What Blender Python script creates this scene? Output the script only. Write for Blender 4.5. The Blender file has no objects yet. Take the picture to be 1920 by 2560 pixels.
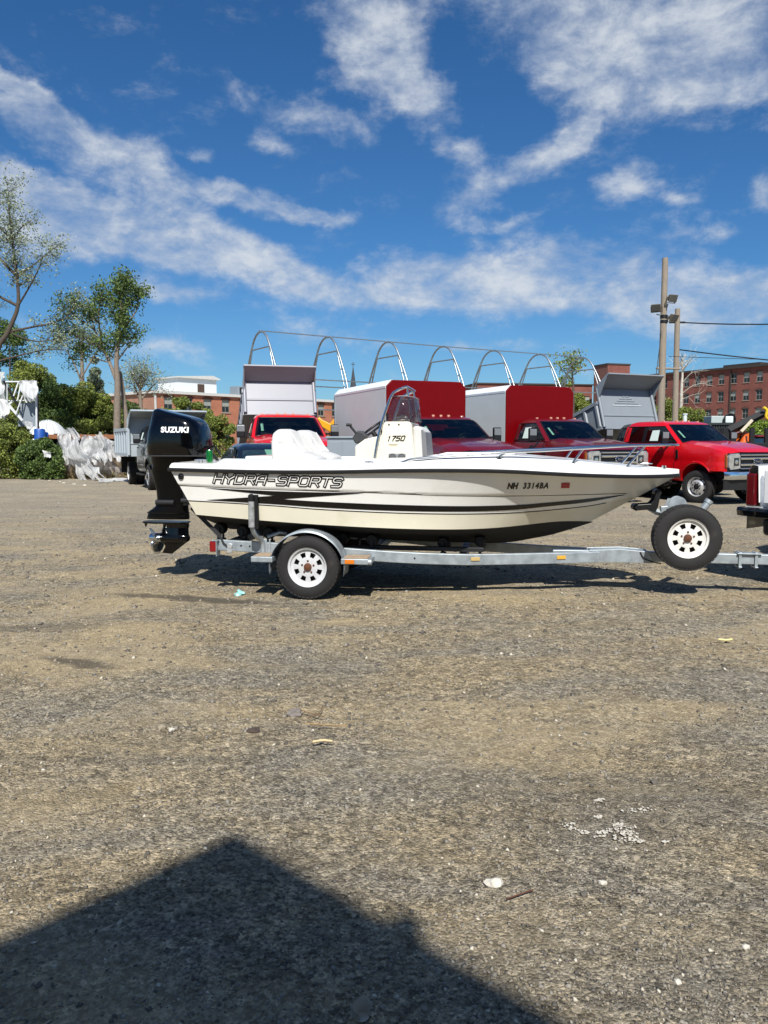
import bpy, bmesh, math, random
import numpy as np
from mathutils import Vector, Matrix, Euler, noise as mnoise
R = math.radians
random.seed(7); RNG = np.random.default_rng(7)
scn = bpy.context.scene
col = scn.collection

# ---------------------------------------------------------------- camera
FPX, CXP, CYP, EYE, YHOR = 1923.0, 960.0, 1280.0, 1.5, 1104.0
PITCH = math.atan((CYP - YHOR) / FPX)
cd = bpy.data.cameras.new('camera'); cam = bpy.data.objects.new('camera', cd); col.objects.link(cam)
cam.location = (0, 0, EYE); cam.rotation_euler = (R(90) - PITCH, 0, 0)
cd.sensor_fit = 'VERTICAL'; cd.sensor_height = 36.0; cd.lens = FPX / 2560 * 36.0
cd.clip_start = 0.05; cd.clip_end = 3000
scn.camera = cam

def ray(px, py):
    x = (px - CXP) / FPX; y = -(py - CYP) / FPX
    return Vector((x, math.cos(PITCH) + y * math.sin(PITCH), -math.sin(PITCH) + y * math.cos(PITCH)))
def atY(px, py, Y):
    d = ray(px, py); return Vector((0, 0, EYE)) + d * (Y / d.y)
def gnd(px, py, z=0.0):
    d = ray(px, py); return Vector((0, 0, EYE)) + d * ((z - EYE) / d.z)

# ---------------------------------------------------------------- sun + sky
SUN_EL, SUN_AZ = R(48), R(177)        # azimuth clockwise from +Y: behind the camera, a little to the right
sd = bpy.data.lights.new('sun', 'SUN'); sun = bpy.data.objects.new('sun', sd); col.objects.link(sun)
sd.energy = 5.0; sd.angle = R(0.5); sd.color = (1.0, 0.965, 0.905)
tosun = Vector((math.sin(SUN_AZ) * math.cos(SUN_EL), math.cos(SUN_AZ) * math.cos(SUN_EL), math.sin(SUN_EL)))
sun.rotation_euler = tosun.to_track_quat('Z', 'Y').to_euler(); sun.location = tosun * 60

w = bpy.data.worlds.new('World'); scn.world = w; w.use_nodes = True
nt = w.node_tree; nt.nodes.clear()
def WN(t, **k):
    n = nt.nodes.new(t)
    for a, b in k.items(): setattr(n, a, b)
    return n
def wl(a, b): nt.links.new(a, b)
def wmath(op, a, b=None, clamp=False):
    n = WN('ShaderNodeMath', operation=op, use_clamp=clamp)
    for i, s in enumerate((a, b)):
        if s is None: continue
        if isinstance(s, (int, float)): n.inputs[i].default_value = s
        else: wl(s, n.inputs[i])
    return n.outputs[0]
sky = WN('ShaderNodeTexSky', sky_type='NISHITA', sun_disc=False)
sky.sun_elevation = SUN_EL; sky.sun_rotation = SUN_AZ
sky.air_density = 1.0; sky.dust_density = 0.35; sky.ozone_density = 2.6; sky.altitude = 60
hs = WN('ShaderNodeHueSaturation'); hs.inputs['Saturation'].default_value = 1.08; hs.inputs['Value'].default_value = 1.0
tint = WN('ShaderNodeMixRGB', blend_type='MULTIPLY'); tint.inputs[0].default_value = 1.0; tint.inputs[2].default_value = (0.68, 1.01, 1.33, 1)
wl(sky.outputs[0], tint.inputs[1]); wl(tint.outputs[0], hs.inputs['Color'])
tc = WN('ShaderNodeTexCoord'); sep = WN('ShaderNodeSeparateXYZ'); wl(tc.outputs['Generated'], sep.inputs[0])
az = wmath('ARCTAN2', sep.outputs[0], sep.outputs[1]); el = wmath('ARCSINE', sep.outputs[2])
uv = WN('ShaderNodeCombineXYZ'); wl(az, uv.inputs[0]); wl(el, uv.inputs[1])
# billows: noise on a flat cloud deck seen in perspective
zz = wmath('ADD', wmath('MAXIMUM', sep.outputs[2], 0.0), 0.10)
deck = WN('ShaderNodeCombineXYZ'); wl(wmath('DIVIDE', sep.outputs[0], zz), deck.inputs[0]); wl(wmath('DIVIDE', sep.outputs[1], zz), deck.inputs[1])
def wnoise(vec, scale, detail=8, rough=0.55, dist=0.0):
    n = WN('ShaderNodeTexNoise'); n.inputs['Scale'].default_value = scale; n.inputs['Detail'].default_value = detail
    n.inputs['Roughness'].default_value = rough; n.inputs['Distortion'].default_value = dist
    wl(vec, n.inputs['Vector']); return n
warp = wnoise(uv.outputs[0], 16.0, 6, 0.6)
wsub = WN('ShaderNodeVectorMath', operation='MULTIPLY_ADD'); wl(warp.outputs['Color'], wsub.inputs[0])
wsub.inputs[1].default_value = (0.05, 0.036, 0); wsub.inputs[2].default_value = (-0.025, -0.018, 0)
wuv = WN('ShaderNodeVectorMath', operation='ADD'); wl(uv.outputs[0], wuv.inputs[0]); wl(wsub.outputs[0], wuv.inputs[1])
CLOUDS = [  # centre x, y, half width, half height (sky-view pixels / 1.157), tilt, strength
 (790,40,140,90,15,1.25),(850,150,120,70,25,.9),(905,225,85,55,20,.7),
 (1180,40,260,90,15,1.0),(1500,90,330,130,5,1.15),(1230,160,120,70,10,.9),(1610,190,150,50,5,.8),(1380,270,160,90,0,.42),
 (110,275,240,60,22,1.15),(50,192,90,22,22,.8),(300,325,80,40,15,1.1),(428,335,50,22,5,1.0),
 (260,490,280,75,8,1.15),(100,480,150,80,0,1.0),(380,410,95,35,10,.9),(25,385,90,42,20,.9),(450,530,200,60,12,1.0),(590,575,130,45,15,.95),
 (495,420,65,25,0,1.0),(600,448,90,30,10,1.1),(700,468,85,20,5,.95),(370,627,130,30,6,.9),
 (850,610,280,48,-3,.85),(1180,570,300,70,0,.95),(1300,640,330,65,5,.8),(1550,670,190,85,0,.7),(1000,650,330,40,0,.6),
 (1190,330,120,42,-30,1.05),(1030,410,100,55,-28,.85),(1255,298,50,34,-20,.9),(1350,402,72,28,5,.85),(1372,362,45,20,0,.7),
 (640,250,160,50,10,.6),(580,315,55,22,10,.6),(785,290,60,55,20,.6),(1655,410,40,55,0,.95),
 (700,720,150,35,3,.5),(330,745,110,26,0,.6),(1000,747,190,16,2,.6),(1000,330,55,28,0,.55),(1470,430,45,16,0,.5),(1560,510,60,20,0,.55),(770,385,50,22,0,.5),
 (1085,478,90,16,-8,.6),(1640,640,120,60,0,.6)]
acc = None
for (cx, cy, rx, ry, an, st) in CLOUDS:
    d = ray(cx * 1.1573, cy * 1.1573).normalized()
    u0, v0 = math.atan2(d.x, d.y), math.asin(d.z)
    k = 1.1573 / FPX * math.cos(math.atan(math.hypot(cx*1.1573-CXP, cy*1.1573-CYP)/FPX))**1.3
    mp = WN('ShaderNodeMapping', vector_type='TEXTURE')
    mp.inputs['Location'].default_value = (u0, v0, 0); mp.inputs['Rotation'].default_value = (0, 0, R(-an))
    mp.inputs['Scale'].default_value = (rx * k * 1.35, ry * k * 1.35, 1)
    wl(wuv.outputs[0], mp.inputs['Vector'])
    g = WN('ShaderNodeTexGradient', gradient_type='SPHERICAL'); wl(mp.outputs[0], g.inputs[0])
    n = WN('ShaderNodeMath', operation='MULTIPLY_ADD'); wl(g.outputs['Fac'], n.inputs[0]); n.inputs[1].default_value = st * 1.3
    if acc is not None: wl(acc, n.inputs[2])
    else: n.inputs[2].default_value = 0
    acc = n.outputs[0]
acc = wmath('MINIMUM', acc, 1.0)
# beyond the part of the sky in view: added cloud, denser to whiten the fill
big = wnoise(deck.outputs[0], 0.55, 4, 0.5)
far_m = wmath('MULTIPLY', wmath('SUBTRACT', big.outputs['Fac'], 0.43), 4.0, True)
def ss(x, lo, hi):
    n = WN('ShaderNodeMapRange', interpolation_type='SMOOTHSTEP'); wl(x, n.inputs[0])
    n.inputs[1].default_value = lo; n.inputs[2].default_value = hi; return n.outputs[0]
offv = wmath('MAXIMUM', ss(wmath('ABSOLUTE', az), R(31), R(40)), ss(el, R(32), R(42)))
mask = wmath('MAXIMUM', acc, wmath('MULTIPLY', offv, far_m))
st_uv = WN('ShaderNodeVectorMath', operation='MULTIPLY'); wl(uv.outputs[0], st_uv.inputs[0]); st_uv.inputs[1].default_value = (1, 1.7, 1)
bil = wnoise(st_uv.outputs[0], 9.5, 12, 0.64, 0.18)
fine = wnoise(st_uv.outputs[0], 52.0, 8, 0.6, 0.2)
nn = wmath('ADD', wmath('MULTIPLY', bil.outputs['Fac'], 0.86), wmath('MULTIPLY', fine.outputs['Fac'], 0.14))
dens = wmath('ADD', wmath('MULTIPLY', mask, 0.80), wmath('MULTIPLY', wmath('SUBTRACT', nn, 0.5), 2.7))
cl = ss(dens, 0.06, 1.22)
cl = wmath('MULTIPLY', cl, 0.90)
shade = WN('ShaderNodeMixRGB'); wl(ss(nn, 0.42, 0.66), shade.inputs[0])
shade.inputs[1].default_value = (6.6, 7.6, 9.2, 1); shade.inputs[2].default_value = (9.6, 10.2, 10.9, 1)
mix = WN('ShaderNodeMixRGB'); wl(cl, mix.inputs[0]); wl(hs.outputs[0], mix.inputs[1]); wl(shade.outputs[0], mix.inputs[2])
bg = WN('ShaderNodeBackground'); bg.inputs['Strength'].default_value = 0.057; wl(mix.outputs[0], bg.inputs['Color'])
wo = WN('ShaderNodeOutputWorld'); wl(bg.outputs[0], wo.inputs['Surface'])
w.cycles.sampling_method = 'MANUAL'; w.cycles.sample_map_resolution = 512

vs = scn.view_settings; vs.view_transform = 'Standard'; vs.look = 'None'; vs.exposure = 0.34; vs.gamma = 1.0
vs.use_curve_mapping = False
scn.render.engine = 'CYCLES'; scn.cycles.use_denoising = True
scn.cycles.max_bounces = 6; scn.cycles.transparent_max_bounces = 12; scn.cycles.caustics_reflective = False; scn.cycles.caustics_refractive = False

# ---------------------------------------------------------------- materials
def lin(h):
    if isinstance(h, str):
        h = h.lstrip('#'); c = [int(h[i:i+2], 16) / 255 for i in (0, 2, 4)]
        return tuple(((x + .055) / 1.055) ** 2.4 if x > .04045 else x / 12.92 for x in c)
    return tuple(h)
MATS = {}
def mat(name, c, rough=.5, metal=0.0, var=.10, scale=6.0, bump=0.0, bscale=None, spec=.5, coat=0.0, alpha=1.0, trans=0.0, dirt=None, dirt_amt=.0, emit=None, stretch=None, transl=None):
    if name in MATS: return MATS[name]
    m = bpy.data.materials.new(name); m.use_nodes = True; MATS[name] = m
    t = m.node_tree; b = t.nodes['Principled BSDF']; L = t.links.new
    c = lin(c)
    def N(k): return t.nodes.new(k)
    tcn = N('ShaderNodeTexCoord'); mp = N('ShaderNodeMapping'); L(tcn.outputs['Object'], mp.inputs[0])
    if stretch: mp.inputs['Scale'].default_value = stretch
    n1 = N('ShaderNodeTexNoise'); n1.inputs['Scale'].default_value = scale; n1.inputs['Detail'].default_value = 6; L(mp.outputs[0], n1.inputs['Vector'])
    mx = N('ShaderNodeMixRGB'); L(n1.outputs['Fac'], mx.inputs[0])
    mx.inputs[1].default_value = (*[max(0, x * (1 - var * 1.6)) for x in c], 1); mx.inputs[2].default_value = (*[min(1, x * (1 + var * 1.6)) for x in c], 1)
    out = mx.outputs[0]
    if dirt is not None:
        n2 = N('ShaderNodeTexNoise'); n2.inputs['Scale'].default_value = scale * .45; n2.inputs['Detail'].default_value = 9; n2.inputs['Roughness'].default_value = .65; L(mp.outputs[0], n2.inputs['Vector'])
        rp = N('ShaderNodeMapRange'); L(n2.outputs['Fac'], rp.inputs[0]); rp.inputs[1].default_value = .62 - dirt_amt * .3; rp.inputs[2].default_value = .78
        rp.inputs[4].default_value = min(1, .35 + dirt_amt)
        m2 = N('ShaderNodeMixRGB'); L(rp.outputs[0], m2.inputs[0]); L(out, m2.inputs[1]); m2.inputs[2].default_value = (*lin(dirt), 1); out = m2.outputs[0]
    L(out, b.inputs['Base Color'])
    rr = N('ShaderNodeMapRange'); L(n1.outputs['Fac'], rr.inputs[0]); rr.inputs[3].default_value = max(0, rough * .85); rr.inputs[4].default_value = min(1, rough * 1.15)
    L(rr.outputs[0], b.inputs['Roughness'])
    b.inputs['Metallic'].default_value = metal; b.inputs['Specular IOR Level'].default_value = spec
    b.inputs['Coat Weight'].default_value = coat; b.inputs['Coat Roughness'].default_value = .04
    b.inputs['Alpha'].default_value = alpha; b.inputs['Transmission Weight'].default_value = trans
    if emit: b.inputs['Emission Color'].default_value = (*lin(emit), 1); b.inputs['Emission Strength'].default_value = 1
    if bump:
        n3 = N('ShaderNodeTexNoise'); n3.inputs['Scale'].default_value = bscale or scale * 6; n3.inputs['Detail'].default_value = 5; L(mp.outputs[0], n3.inputs['Vector'])
        bp = N('ShaderNodeBump'); bp.inputs['Strength'].default_value = bump; bp.inputs['Distance'].default_value = .02; L(n3.outputs['Fac'], bp.inputs['Height']); L(bp.outputs[0], b.inputs['Normal'])
    if transl:
        tr = N('ShaderNodeBsdfTranslucent'); L(out, tr.inputs['Color']); ms = N('ShaderNodeMixShader'); ms.inputs[0].default_value = transl
        o = t.nodes['Material Output']; L(b.outputs[0], ms.inputs[1]); L(tr.outputs[0], ms.inputs[2]); L(ms.outputs[0], o.inputs['Surface'])
    return m

# ---------------------------------------------------------------- mesh helpers
def V3(p): return Vector(p)
class MB:
    def __init__(s): s.v = []; s.f = []; s.mi = []; s.m = 0
    def add(s, vs_, fs):
        o = len(s.v); s.v += [tuple(p) for p in vs_]; s.f += [tuple(i + o for i in f) for f in fs]; s.mi += [s.m] * len(fs); return s
    def bx(s, x0, x1, y0, y1, z0, z1):
        return s.add([(x0,y0,z0),(x1,y0,z0),(x1,y1,z0),(x0,y1,z0),(x0,y0,z1),(x1,y0,z1),(x1,y1,z1),(x0,y1,z1)],
                     [(0,3,2,1),(4,5,6,7),(0,1,5,4),(1,2,6,5),(2,3,7,6),(3,0,4,7)])
    def obox(s, c, size, rot=(0,0,0)):
        m = Euler(rot).to_matrix(); c = Vector(c); h = [q / 2 for q in size]
        return s.add([c + m @ Vector((a*h[0], b*h[1], d*h[2])) for d in (-1,1) for a, b in ((-1,-1),(1,-1),(1,1),(-1,1))],
                     [(0,3,2,1),(4,5,6,7),(0,1,5,4),(1,2,6,5),(2,3,7,6),(3,0,4,7)])
    def prism(s, poly, a, b, axis='y'):
        n = len(poly)
        P = {'y': lambda p, h: (p[0], h, p[1]), 'x': lambda p, h: (h, p[0], p[1]), 'z': lambda p, h: (p[0], p[1], h)}[axis]
        return s.add([P(p, a) for p in poly] + [P(p, b) for p in poly],
                     [tuple(range(n)), tuple(range(2*n-1, n-1, -1))] + [(i, n+i, n+(i+1)%n, (i+1)%n) for i in range(n)])
    def loft(s, secs, closed=True, caps=True):
        n = len(secs[0]); vs_ = [p for q in secs for p in q]; fs = []
        for i in range(len(secs) - 1):
            for j in range(n if closed else n - 1):
                k = (j + 1) % n; fs.append((i*n+j, i*n+k, (i+1)*n+k, (i+1)*n+j))
        if caps and closed: fs += [tuple(range(n-1, -1, -1)), tuple(range((len(secs)-1)*n, len(secs)*n))]
        return s.add(vs_, fs)
    def grid(s, rows): return s.loft(rows, closed=False, caps=False)
    def tube(s, path, r, n=8, closed=False, caps=True):
        P = [Vector(p) for p in path]; m = len(P); rs = r if isinstance(r, (list, tuple)) else [r] * m
        up = None; secs = []
        for i in range(m):
            if closed: t = (P[(i+1) % m] - P[i-1])
            else: t = P[min(i+1, m-1)] - P[max(i-1, 0)]
            t = t.normalized() if t.length > 1e-9 else Vector((0, 0, 1))
            if up is None:
                up = Vector((0, 0, 1)) if abs(t.z) < .9 else Vector((1, 0, 0))
            up = (up - t * up.dot(t)); up = up.normalized() if up.length > 1e-6 else t.orthogonal().normalized()
            sd_ = t.cross(up)
            secs.append([P[i] + (up * math.cos(a) + sd_ * math.sin(a)) * rs[i] for a in [2*math.pi*k/n for k in range(n)]])
        if closed: secs.append(secs[0])
        return s.loft(secs, True, caps and not closed)
    def cyl(s, a, b, r, n=16): return s.tube([a, b], r, n)
    def lathe(s, prof, c=(0,0,0), axis='y', n=32, closed=False):
        c = Vector(c); secs = []
        for (rr, h) in (prof + [prof[0]] if closed else prof):
            ring = []
            for k in range(n):
                a = 2*math.pi*k/n; u, v_ = rr*math.cos(a), rr*math.sin(a)
                ring.append(c + Vector({'y': (u, h, v_), 'x': (h, u, v_), 'z': (u, v_, h)}[axis]))
            secs.append(ring)
        return s.loft(secs, True, False)
    def ribbon(s, path, wd, th):   # flat strap: path points with a width direction
        P = [Vector(p) for p in path]; wd = Vector(wd)
        secs = []
        for i in range(len(P)):
            t = (P[min(i+1, len(P)-1)] - P[max(i-1, 0)]).normalized(); nrm = t.cross(wd).normalized() * th / 2
            secs.append([P[i]-wd/2-nrm, P[i]+wd/2-nrm, P[i]+wd/2+nrm, P[i]-wd/2+nrm])
        return s.loft(secs)
    def mesh(s, name, mats=None, smooth=None):
        me = bpy.data.meshes.new(name); me.from_pydata(s.v, [], s.f)
        for m in (mats if isinstance(mats, (list, tuple)) else [mats] if mats else []): me.materials.append(m)
        if any(s.mi): me.polygons.foreach_set('material_index', s.mi)
        bm = bmesh.new(); bm.from_mesh(me); bmesh.ops.recalc_face_normals(bm, faces=bm.faces); bm.to_mesh(me); bm.free()
        if smooth:
            me.polygons.foreach_set('use_smooth', [True] * len(me.polygons)); me.set_sharp_from_angle(angle=R(smooth))
        me.update(); return me
    def build(s, name, mats, parent=None, smooth=None, bevel=0, seg=2, loc=None, rot=None):
        return link(name, s.mesh(name, mats, smooth), parent, bevel, seg, loc, rot)
def link(name, me, parent=None, bevel=0, seg=2, loc=None, rot=None):
    o = bpy.data.objects.new(name, me); col.objects.link(o)
    if parent: o.parent = parent
    if loc: o.location = loc
    if rot: o.rotation_euler = rot
    if bevel:
        b = o.modifiers.new('bevel', 'BEVEL'); b.width = bevel; b.segments = seg; b.limit_method = 'ANGLE'; b.angle_limit = R(38); b.harden_normals = False
    return o
def thing(name, label, cat, loc=(0,0,0), rz=0.0, group=None, scale=1.0, rot=None):
    o = bpy.data.objects.new(name, None); col.objects.link(o); o.empty_display_size = .2
    o.location = loc; o.rotation_euler = rot or (0, 0, rz); o.scale = (scale,)*3
    return tag(o, label, cat, group)
def tag(o, label, cat, group=None):
    o['label'] = label; o['category'] = cat
    if group: o['group'] = group
    return o
def struct(o): o['kind'] = 'structure'; return o
def lerp(a, b, t): return a + (b - a) * t
def interp(x, pts):
    if x <= pts[0][0]: return pts[0][1]
    for (a, b), (c, d) in zip(pts, pts[1:]):
        if x <= c: return b + (d - b) * (x - a) / (c - a)
    return pts[-1][1]
def sinterp(x, pts):     # smooth (Catmull-Rom) curve through points
    n = len(pts)
    if x <= pts[0][0]: return pts[0][1]
    if x >= pts[-1][0]: return pts[-1][1]
    for i in range(n - 1):
        if x <= pts[i+1][0]:
            x0, y0 = pts[i]; x1, y1 = pts[i+1]; h = x1 - x0; t = (x - x0) / h
            def sl(j):
                if j <= 0: return (pts[1][1]-pts[0][1])/(pts[1][0]-pts[0][0])
                if j >= n-1: return (pts[-1][1]-pts[-2][1])/(pts[-1][0]-pts[-2][0])
                return (pts[j+1][1]-pts[j-1][1])/(pts[j+1][0]-pts[j-1][0])
            m0, m1 = sl(i)*h, sl(i+1)*h
            return (2*t**3-3*t*t+1)*y0+(t**3-2*t*t+t)*m0+(-2*t**3+3*t*t)*y1+(t**3-t*t)*m1
def smoothpath(P, n=6, closed=False):
    P = [Vector(p) for p in P]; out = []
    m = len(P)
    for i in range(m if closed else m - 1):
        p0, p1, p2, p3 = (P[(i-1) % m], P[i], P[(i+1) % m], P[(i+2) % m]) if closed else (P[max(i-1,0)], P[i], P[i+1], P[min(i+2,m-1)])
        for k in range(n):
            t = k / n
            out.append(.5*((2*p1)+(-p0+p2)*t+(2*p0-5*p1+4*p2-p3)*t*t+(-p0+3*p1-3*p2+p3)*t**3))
    if not closed: out.append(P[-1])
    return out
def text_mesh(body, size, shear=0.0, offset=0.0, sx=1.0, align='LEFT', spacing=1.0):
    cu = bpy.data.curves.new('txt', 'FONT'); cu.body = body; cu.size = size; cu.shear = shear; cu.offset = offset; cu.align_x = align; cu.space_character = spacing; cu.resolution_u = 3
    o = bpy.data.objects.new('txt', cu); col.objects.link(o)
    bpy.context.view_layer.update()
    dg = bpy.context.evaluated_depsgraph_get()
    me = bpy.data.meshes.new_from_object(o.evaluated_get(dg))
    vs_ = [(v.co.x * sx, v.co.y) for v in me.vertices]; fs = [tuple(p.vertices) for p in me.polygons]
    bpy.data.objects.remove(o); bpy.data.meshes.remove(me); bpy.data.curves.remove(cu)
    return vs_, fs
# angular block lettering drawn as strokes on a 4 x 6 grid
GLY = {'H': [[(0,0),(0,6)],[(4,0),(4,6)],[(0,3),(4,3)]], 'Y': [[(0,6),(0,4.6),(2,2.6),(4,4.6),(4,6)],[(2,2.6),(2,0)]],
 'D': [[(0,0),(0,6),(3,6),(4,5),(4,1),(3,0),(0,0)]], 'R': [[(0,0),(0,6),(3.4,6),(4,5.2),(4,3.6),(3.4,2.8),(.6,2.8)],[(2.2,2.8),(4,0)]],
 'A': [[(0,0),(0,4.6),(1.4,6),(4,6),(4,0)],[(0,2.4),(4,2.4)]], '-': [[(.4,3),(3,3)]], 'S': [[(4,5.2),(3.4,6),(.8,6),(0,5.2),(0,3.8),(.6,3.1),(3.4,3.1),(4,2.3),(4,.8),(3.2,0),(0,0)]],
 'P': [[(0,0),(0,6),(3.4,6),(4,5.2),(4,3.4),(3.4,2.6),(.6,2.6)]], 'O': [[(.7,0),(0,.8),(0,5.2),(.7,6),(3.3,6),(4,5.2),(4,.8),(3.3,0),(.7,0)]],
 'T': [[(-.3,6),(4.3,6)],[(2,6),(2,0)]], '1': [[(2.4,0),(2.4,6),(1.4,5)]], '7': [[(0,6),(4,6),(4,5),(2,2.4),(2,0)]],
 '5': [[(4,6),(0,6),(0,3.4),(3.4,3.4),(4,2.8),(4,.7),(3.4,0),(0,0)]], '0': [[(.6,0),(0,.6),(0,5.4),(.6,6),(3.4,6),(4,5.4),(4,.6),(3.4,0),(.6,0)]]}
def stroke_text(body, h, adv, wch, shear, width):
    """quads (2D) of the strokes of a word"""
    vs_, fs = [], []
    for i, ch in enumerate(body):
        for st in GLY[ch]:
            pts = [Vector((p[0]/4*wch + i*adv + shear*p[1]/6*h, p[1]/6*h)) for p in st]
            n = len(pts); L_, Rr = [], []
            cl_ = (pts[0]-pts[-1]).length < 1e-6
            for j in range(n):
                a = pts[j]-pts[j-1] if j > 0 else (pts[0]-pts[-2] if cl_ else None)
                b = pts[j+1]-pts[j] if j < n-1 else (pts[1]-pts[0] if cl_ else None)
                da = a.normalized() if a is not None else b.normalized(); db = b.normalized() if b is not None else da
                na, nb = Vector((-da.y, da.x)), Vector((-db.y, db.x)); m = (na+nb).normalized()
                q = width/2/max(.5, m.dot(na)); e = Vector((0, 0))
                if not cl_ and j == 0: e = -da*width/2*.9
                if not cl_ and j == n-1: e = db*width/2*.9
                L_.append(pts[j]+m*q+e); Rr.append(pts[j]-m*q+e)
            o = len(vs_); vs_ += [tuple(p) for p in L_] + [tuple(p) for p in Rr]
            fs += [(o+j, o+j+1, o+n+j+1, o+n+j) for j in range(n-1)]
    return vs_, fs
# ================================================================ GROUND
def ground_mat():
    m = bpy.data.materials.new('dirt_gravel'); m.use_nodes = True; t = m.node_tree; b = t.nodes['Principled BSDF']; L = t.links.new
    N = lambda k: t.nodes.new(k)
    geo = N('ShaderNodeNewGeometry')
    def noise(scale, det=8, rough=.6, st=(1,1,1), dist=0):
        mp = N('ShaderNodeMapping'); mp.inputs['Scale'].default_value = st; L(geo.outputs['Position'], mp.inputs[0])
        n = N('ShaderNodeTexNoise'); n.inputs['Scale'].default_value = scale; n.inputs['Detail'].default_value = det; n.inputs['Roughness'].default_value = rough; n.inputs['Distortion'].default_value = dist
        L(mp.outputs[0], n.inputs['Vector']); return n.outputs['Fac']
    def rng(x, a, c, lo=0, hi=1):
        r = N('ShaderNodeMapRange'); L(x, r.inputs[0]); r.inputs[1].default_value = a; r.inputs[2].default_value = c; r.inputs[3].default_value = lo; r.inputs[4].default_value = hi; return r.outputs[0]
    def mixc(f, a, c, mode='MIX'):
        x = N('ShaderNodeMixRGB'); x.blend_type = mode
        (L(f, x.inputs[0]) if not isinstance(f, float) else setattr(x.inputs[0], 'default_value', f))
        for i, q in ((1, a), (2, c)):
            if isinstance(q, tuple): x.inputs[i].default_value = (*q, 1)
            else: L(q, x.inputs[i])
        return x.outputs[0]
    tan, tan2, gry, drk = lin('#af9c79'), lin('#c2ae88'), lin('#938d80'), lin('#676155')
    c = mixc(rng(noise(1.3, 10, .62, (.55, 1.25, 1), .6), .40, .60), gry, tan)
    c = mixc(rng(noise(.75, 9, .6, (.5, 1.5, 1), .8), .56, .72), c, tan2)
    c = mixc(rng(noise(.42, 9, .66, (.45, 1.3, 1), .5), .54, .74, 0, .62), c, drk)
    c = mixc(rng(noise(7, 8, .7), .35, .68, 0, .55), c, mixc(.5, tan, gry))
    c = mixc(rng(noise(15, 9, .72, (.7, 1.2, 1)), .40, .62, 0, .5), c, drk)
    c = mixc(rng(noise(22, 9, .72, (.7, 1.2, 1), .3), .52, .68, 0, .5), c, tan2)
    g1 = noise(150, 4, .75); g2 = noise(46, 6, .72)
    c = mixc(rng(g2, .36, .66), mixc(.35, c, drk), c)
    c = mixc(rng(g1, .30, .60), mixc(.35, c, drk), c)
    def grains(scale, lo, hi, c):
        vr = N('ShaderNodeTexVoronoi'); vr.inputs['Scale'].default_value = scale; L(geo.outputs['Position'], vr.inputs['Vector'])
        sx = N('ShaderNodeSeparateColor'); L(vr.outputs['Color'], sx.inputs[0]); r = rng(sx.outputs[0], 0, 1, lo, hi)
        cc = N('ShaderNodeCombineColor'); [L(r, cc.inputs[i]) for i in range(3)]
        return mixc(1.0, c, cc.outputs[0], 'MULTIPLY'), vr.outputs['Distance']
    c, d1 = grains(95, .50, 1.74, c); c, d2 = grains(42, .66, 1.34, c); c, d3 = grains(17, .80, 1.20, c)
    # broad worn sweeps left by turning vehicles
    w1 = noise(.55, 5, .55, (.62, 1.0, 1), 1.6)
    c = mixc(rng(w1, .50, .62, 0, .42), c, tan2)
    c = mixc(rng(w1, .44, .34, 0, .24), c, drk)
    w2 = noise(2.4, 7, .62, (.35, 1.5, 1), .8)
    c = mixc(rng(w2, .54, .68, 0, .30), c, tan2)
    # oily stains left of the trailer
    for (px, py, rx, ry, an, k) in ((520, 1487, 1.15, .16, -14, .75), (285, 1640, .42, .10, -20, .75), (640, 1497, .6, .10, -8, .5), (120, 1560, .9, .18, 6, .4), (1650, 1960, 1.0, .5, 10, .25)):
        g = gnd(px, py); mp = N('ShaderNodeMapping'); mp.vector_type = 'TEXTURE'; mp.inputs['Location'].default_value = (g.x, g.y, 0); mp.inputs['Rotation'].default_value = (0, 0, R(an)); mp.inputs['Scale'].default_value = (rx, ry, 50)
        wp = N('ShaderNodeVectorMath'); wp.operation = 'MULTIPLY_ADD'; nz = N('ShaderNodeTexNoise'); nz.inputs['Scale'].default_value = 3.5; nz.inputs['Detail'].default_value = 6; L(geo.outputs['Position'], nz.inputs['Vector']); L(nz.outputs['Color'], wp.inputs[0]); wp.inputs[1].default_value = (.35, .22, 0); L(geo.outputs['Position'], wp.inputs[2]); L(wp.outputs[0], mp.inputs[0])
        gg = N('ShaderNodeTexGradient'); gg.gradient_type = 'SPHERICAL'; L(mp.outputs[0], gg.inputs[0]); c = mixc(rng(gg.outputs['Fac'], .05, .5, 0, k), c, lin('#4f4a42'))
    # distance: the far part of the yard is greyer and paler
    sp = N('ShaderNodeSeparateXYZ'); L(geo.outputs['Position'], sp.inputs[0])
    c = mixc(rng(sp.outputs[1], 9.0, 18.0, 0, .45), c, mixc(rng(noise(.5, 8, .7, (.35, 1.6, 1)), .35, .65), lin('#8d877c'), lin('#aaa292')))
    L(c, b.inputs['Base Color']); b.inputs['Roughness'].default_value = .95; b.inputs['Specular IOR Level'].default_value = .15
    bp = N('ShaderNodeBump'); bp.inputs['Strength'].default_value = .9; bp.inputs['Distance'].default_value = .012
    a0 = N('ShaderNodeMath'); a0.operation = 'SUBTRACT'; L(g2, a0.inputs[0]); L(d1, a0.inputs[1]); ad = N('ShaderNodeMath'); ad.operation = 'ADD'; L(g1, ad.inputs[0]); L(a0.outputs[0], ad.inputs[1]); L(ad.outputs[0], bp.inputs['Height']); L(bp.outputs[0], b.inputs['Normal'])
    return m
def axis(a, b, d, lo, hi, k=1.14):
    c = list(np.arange(a, b + 1e-6, d)); s = d; x = c[-1]
    while x < hi: s *= k; x += s; c.append(x)
    s = d; x = c[0]
    while x > lo: s *= k; x -= s; c.insert(0, x)
    return np.array(c)
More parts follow.
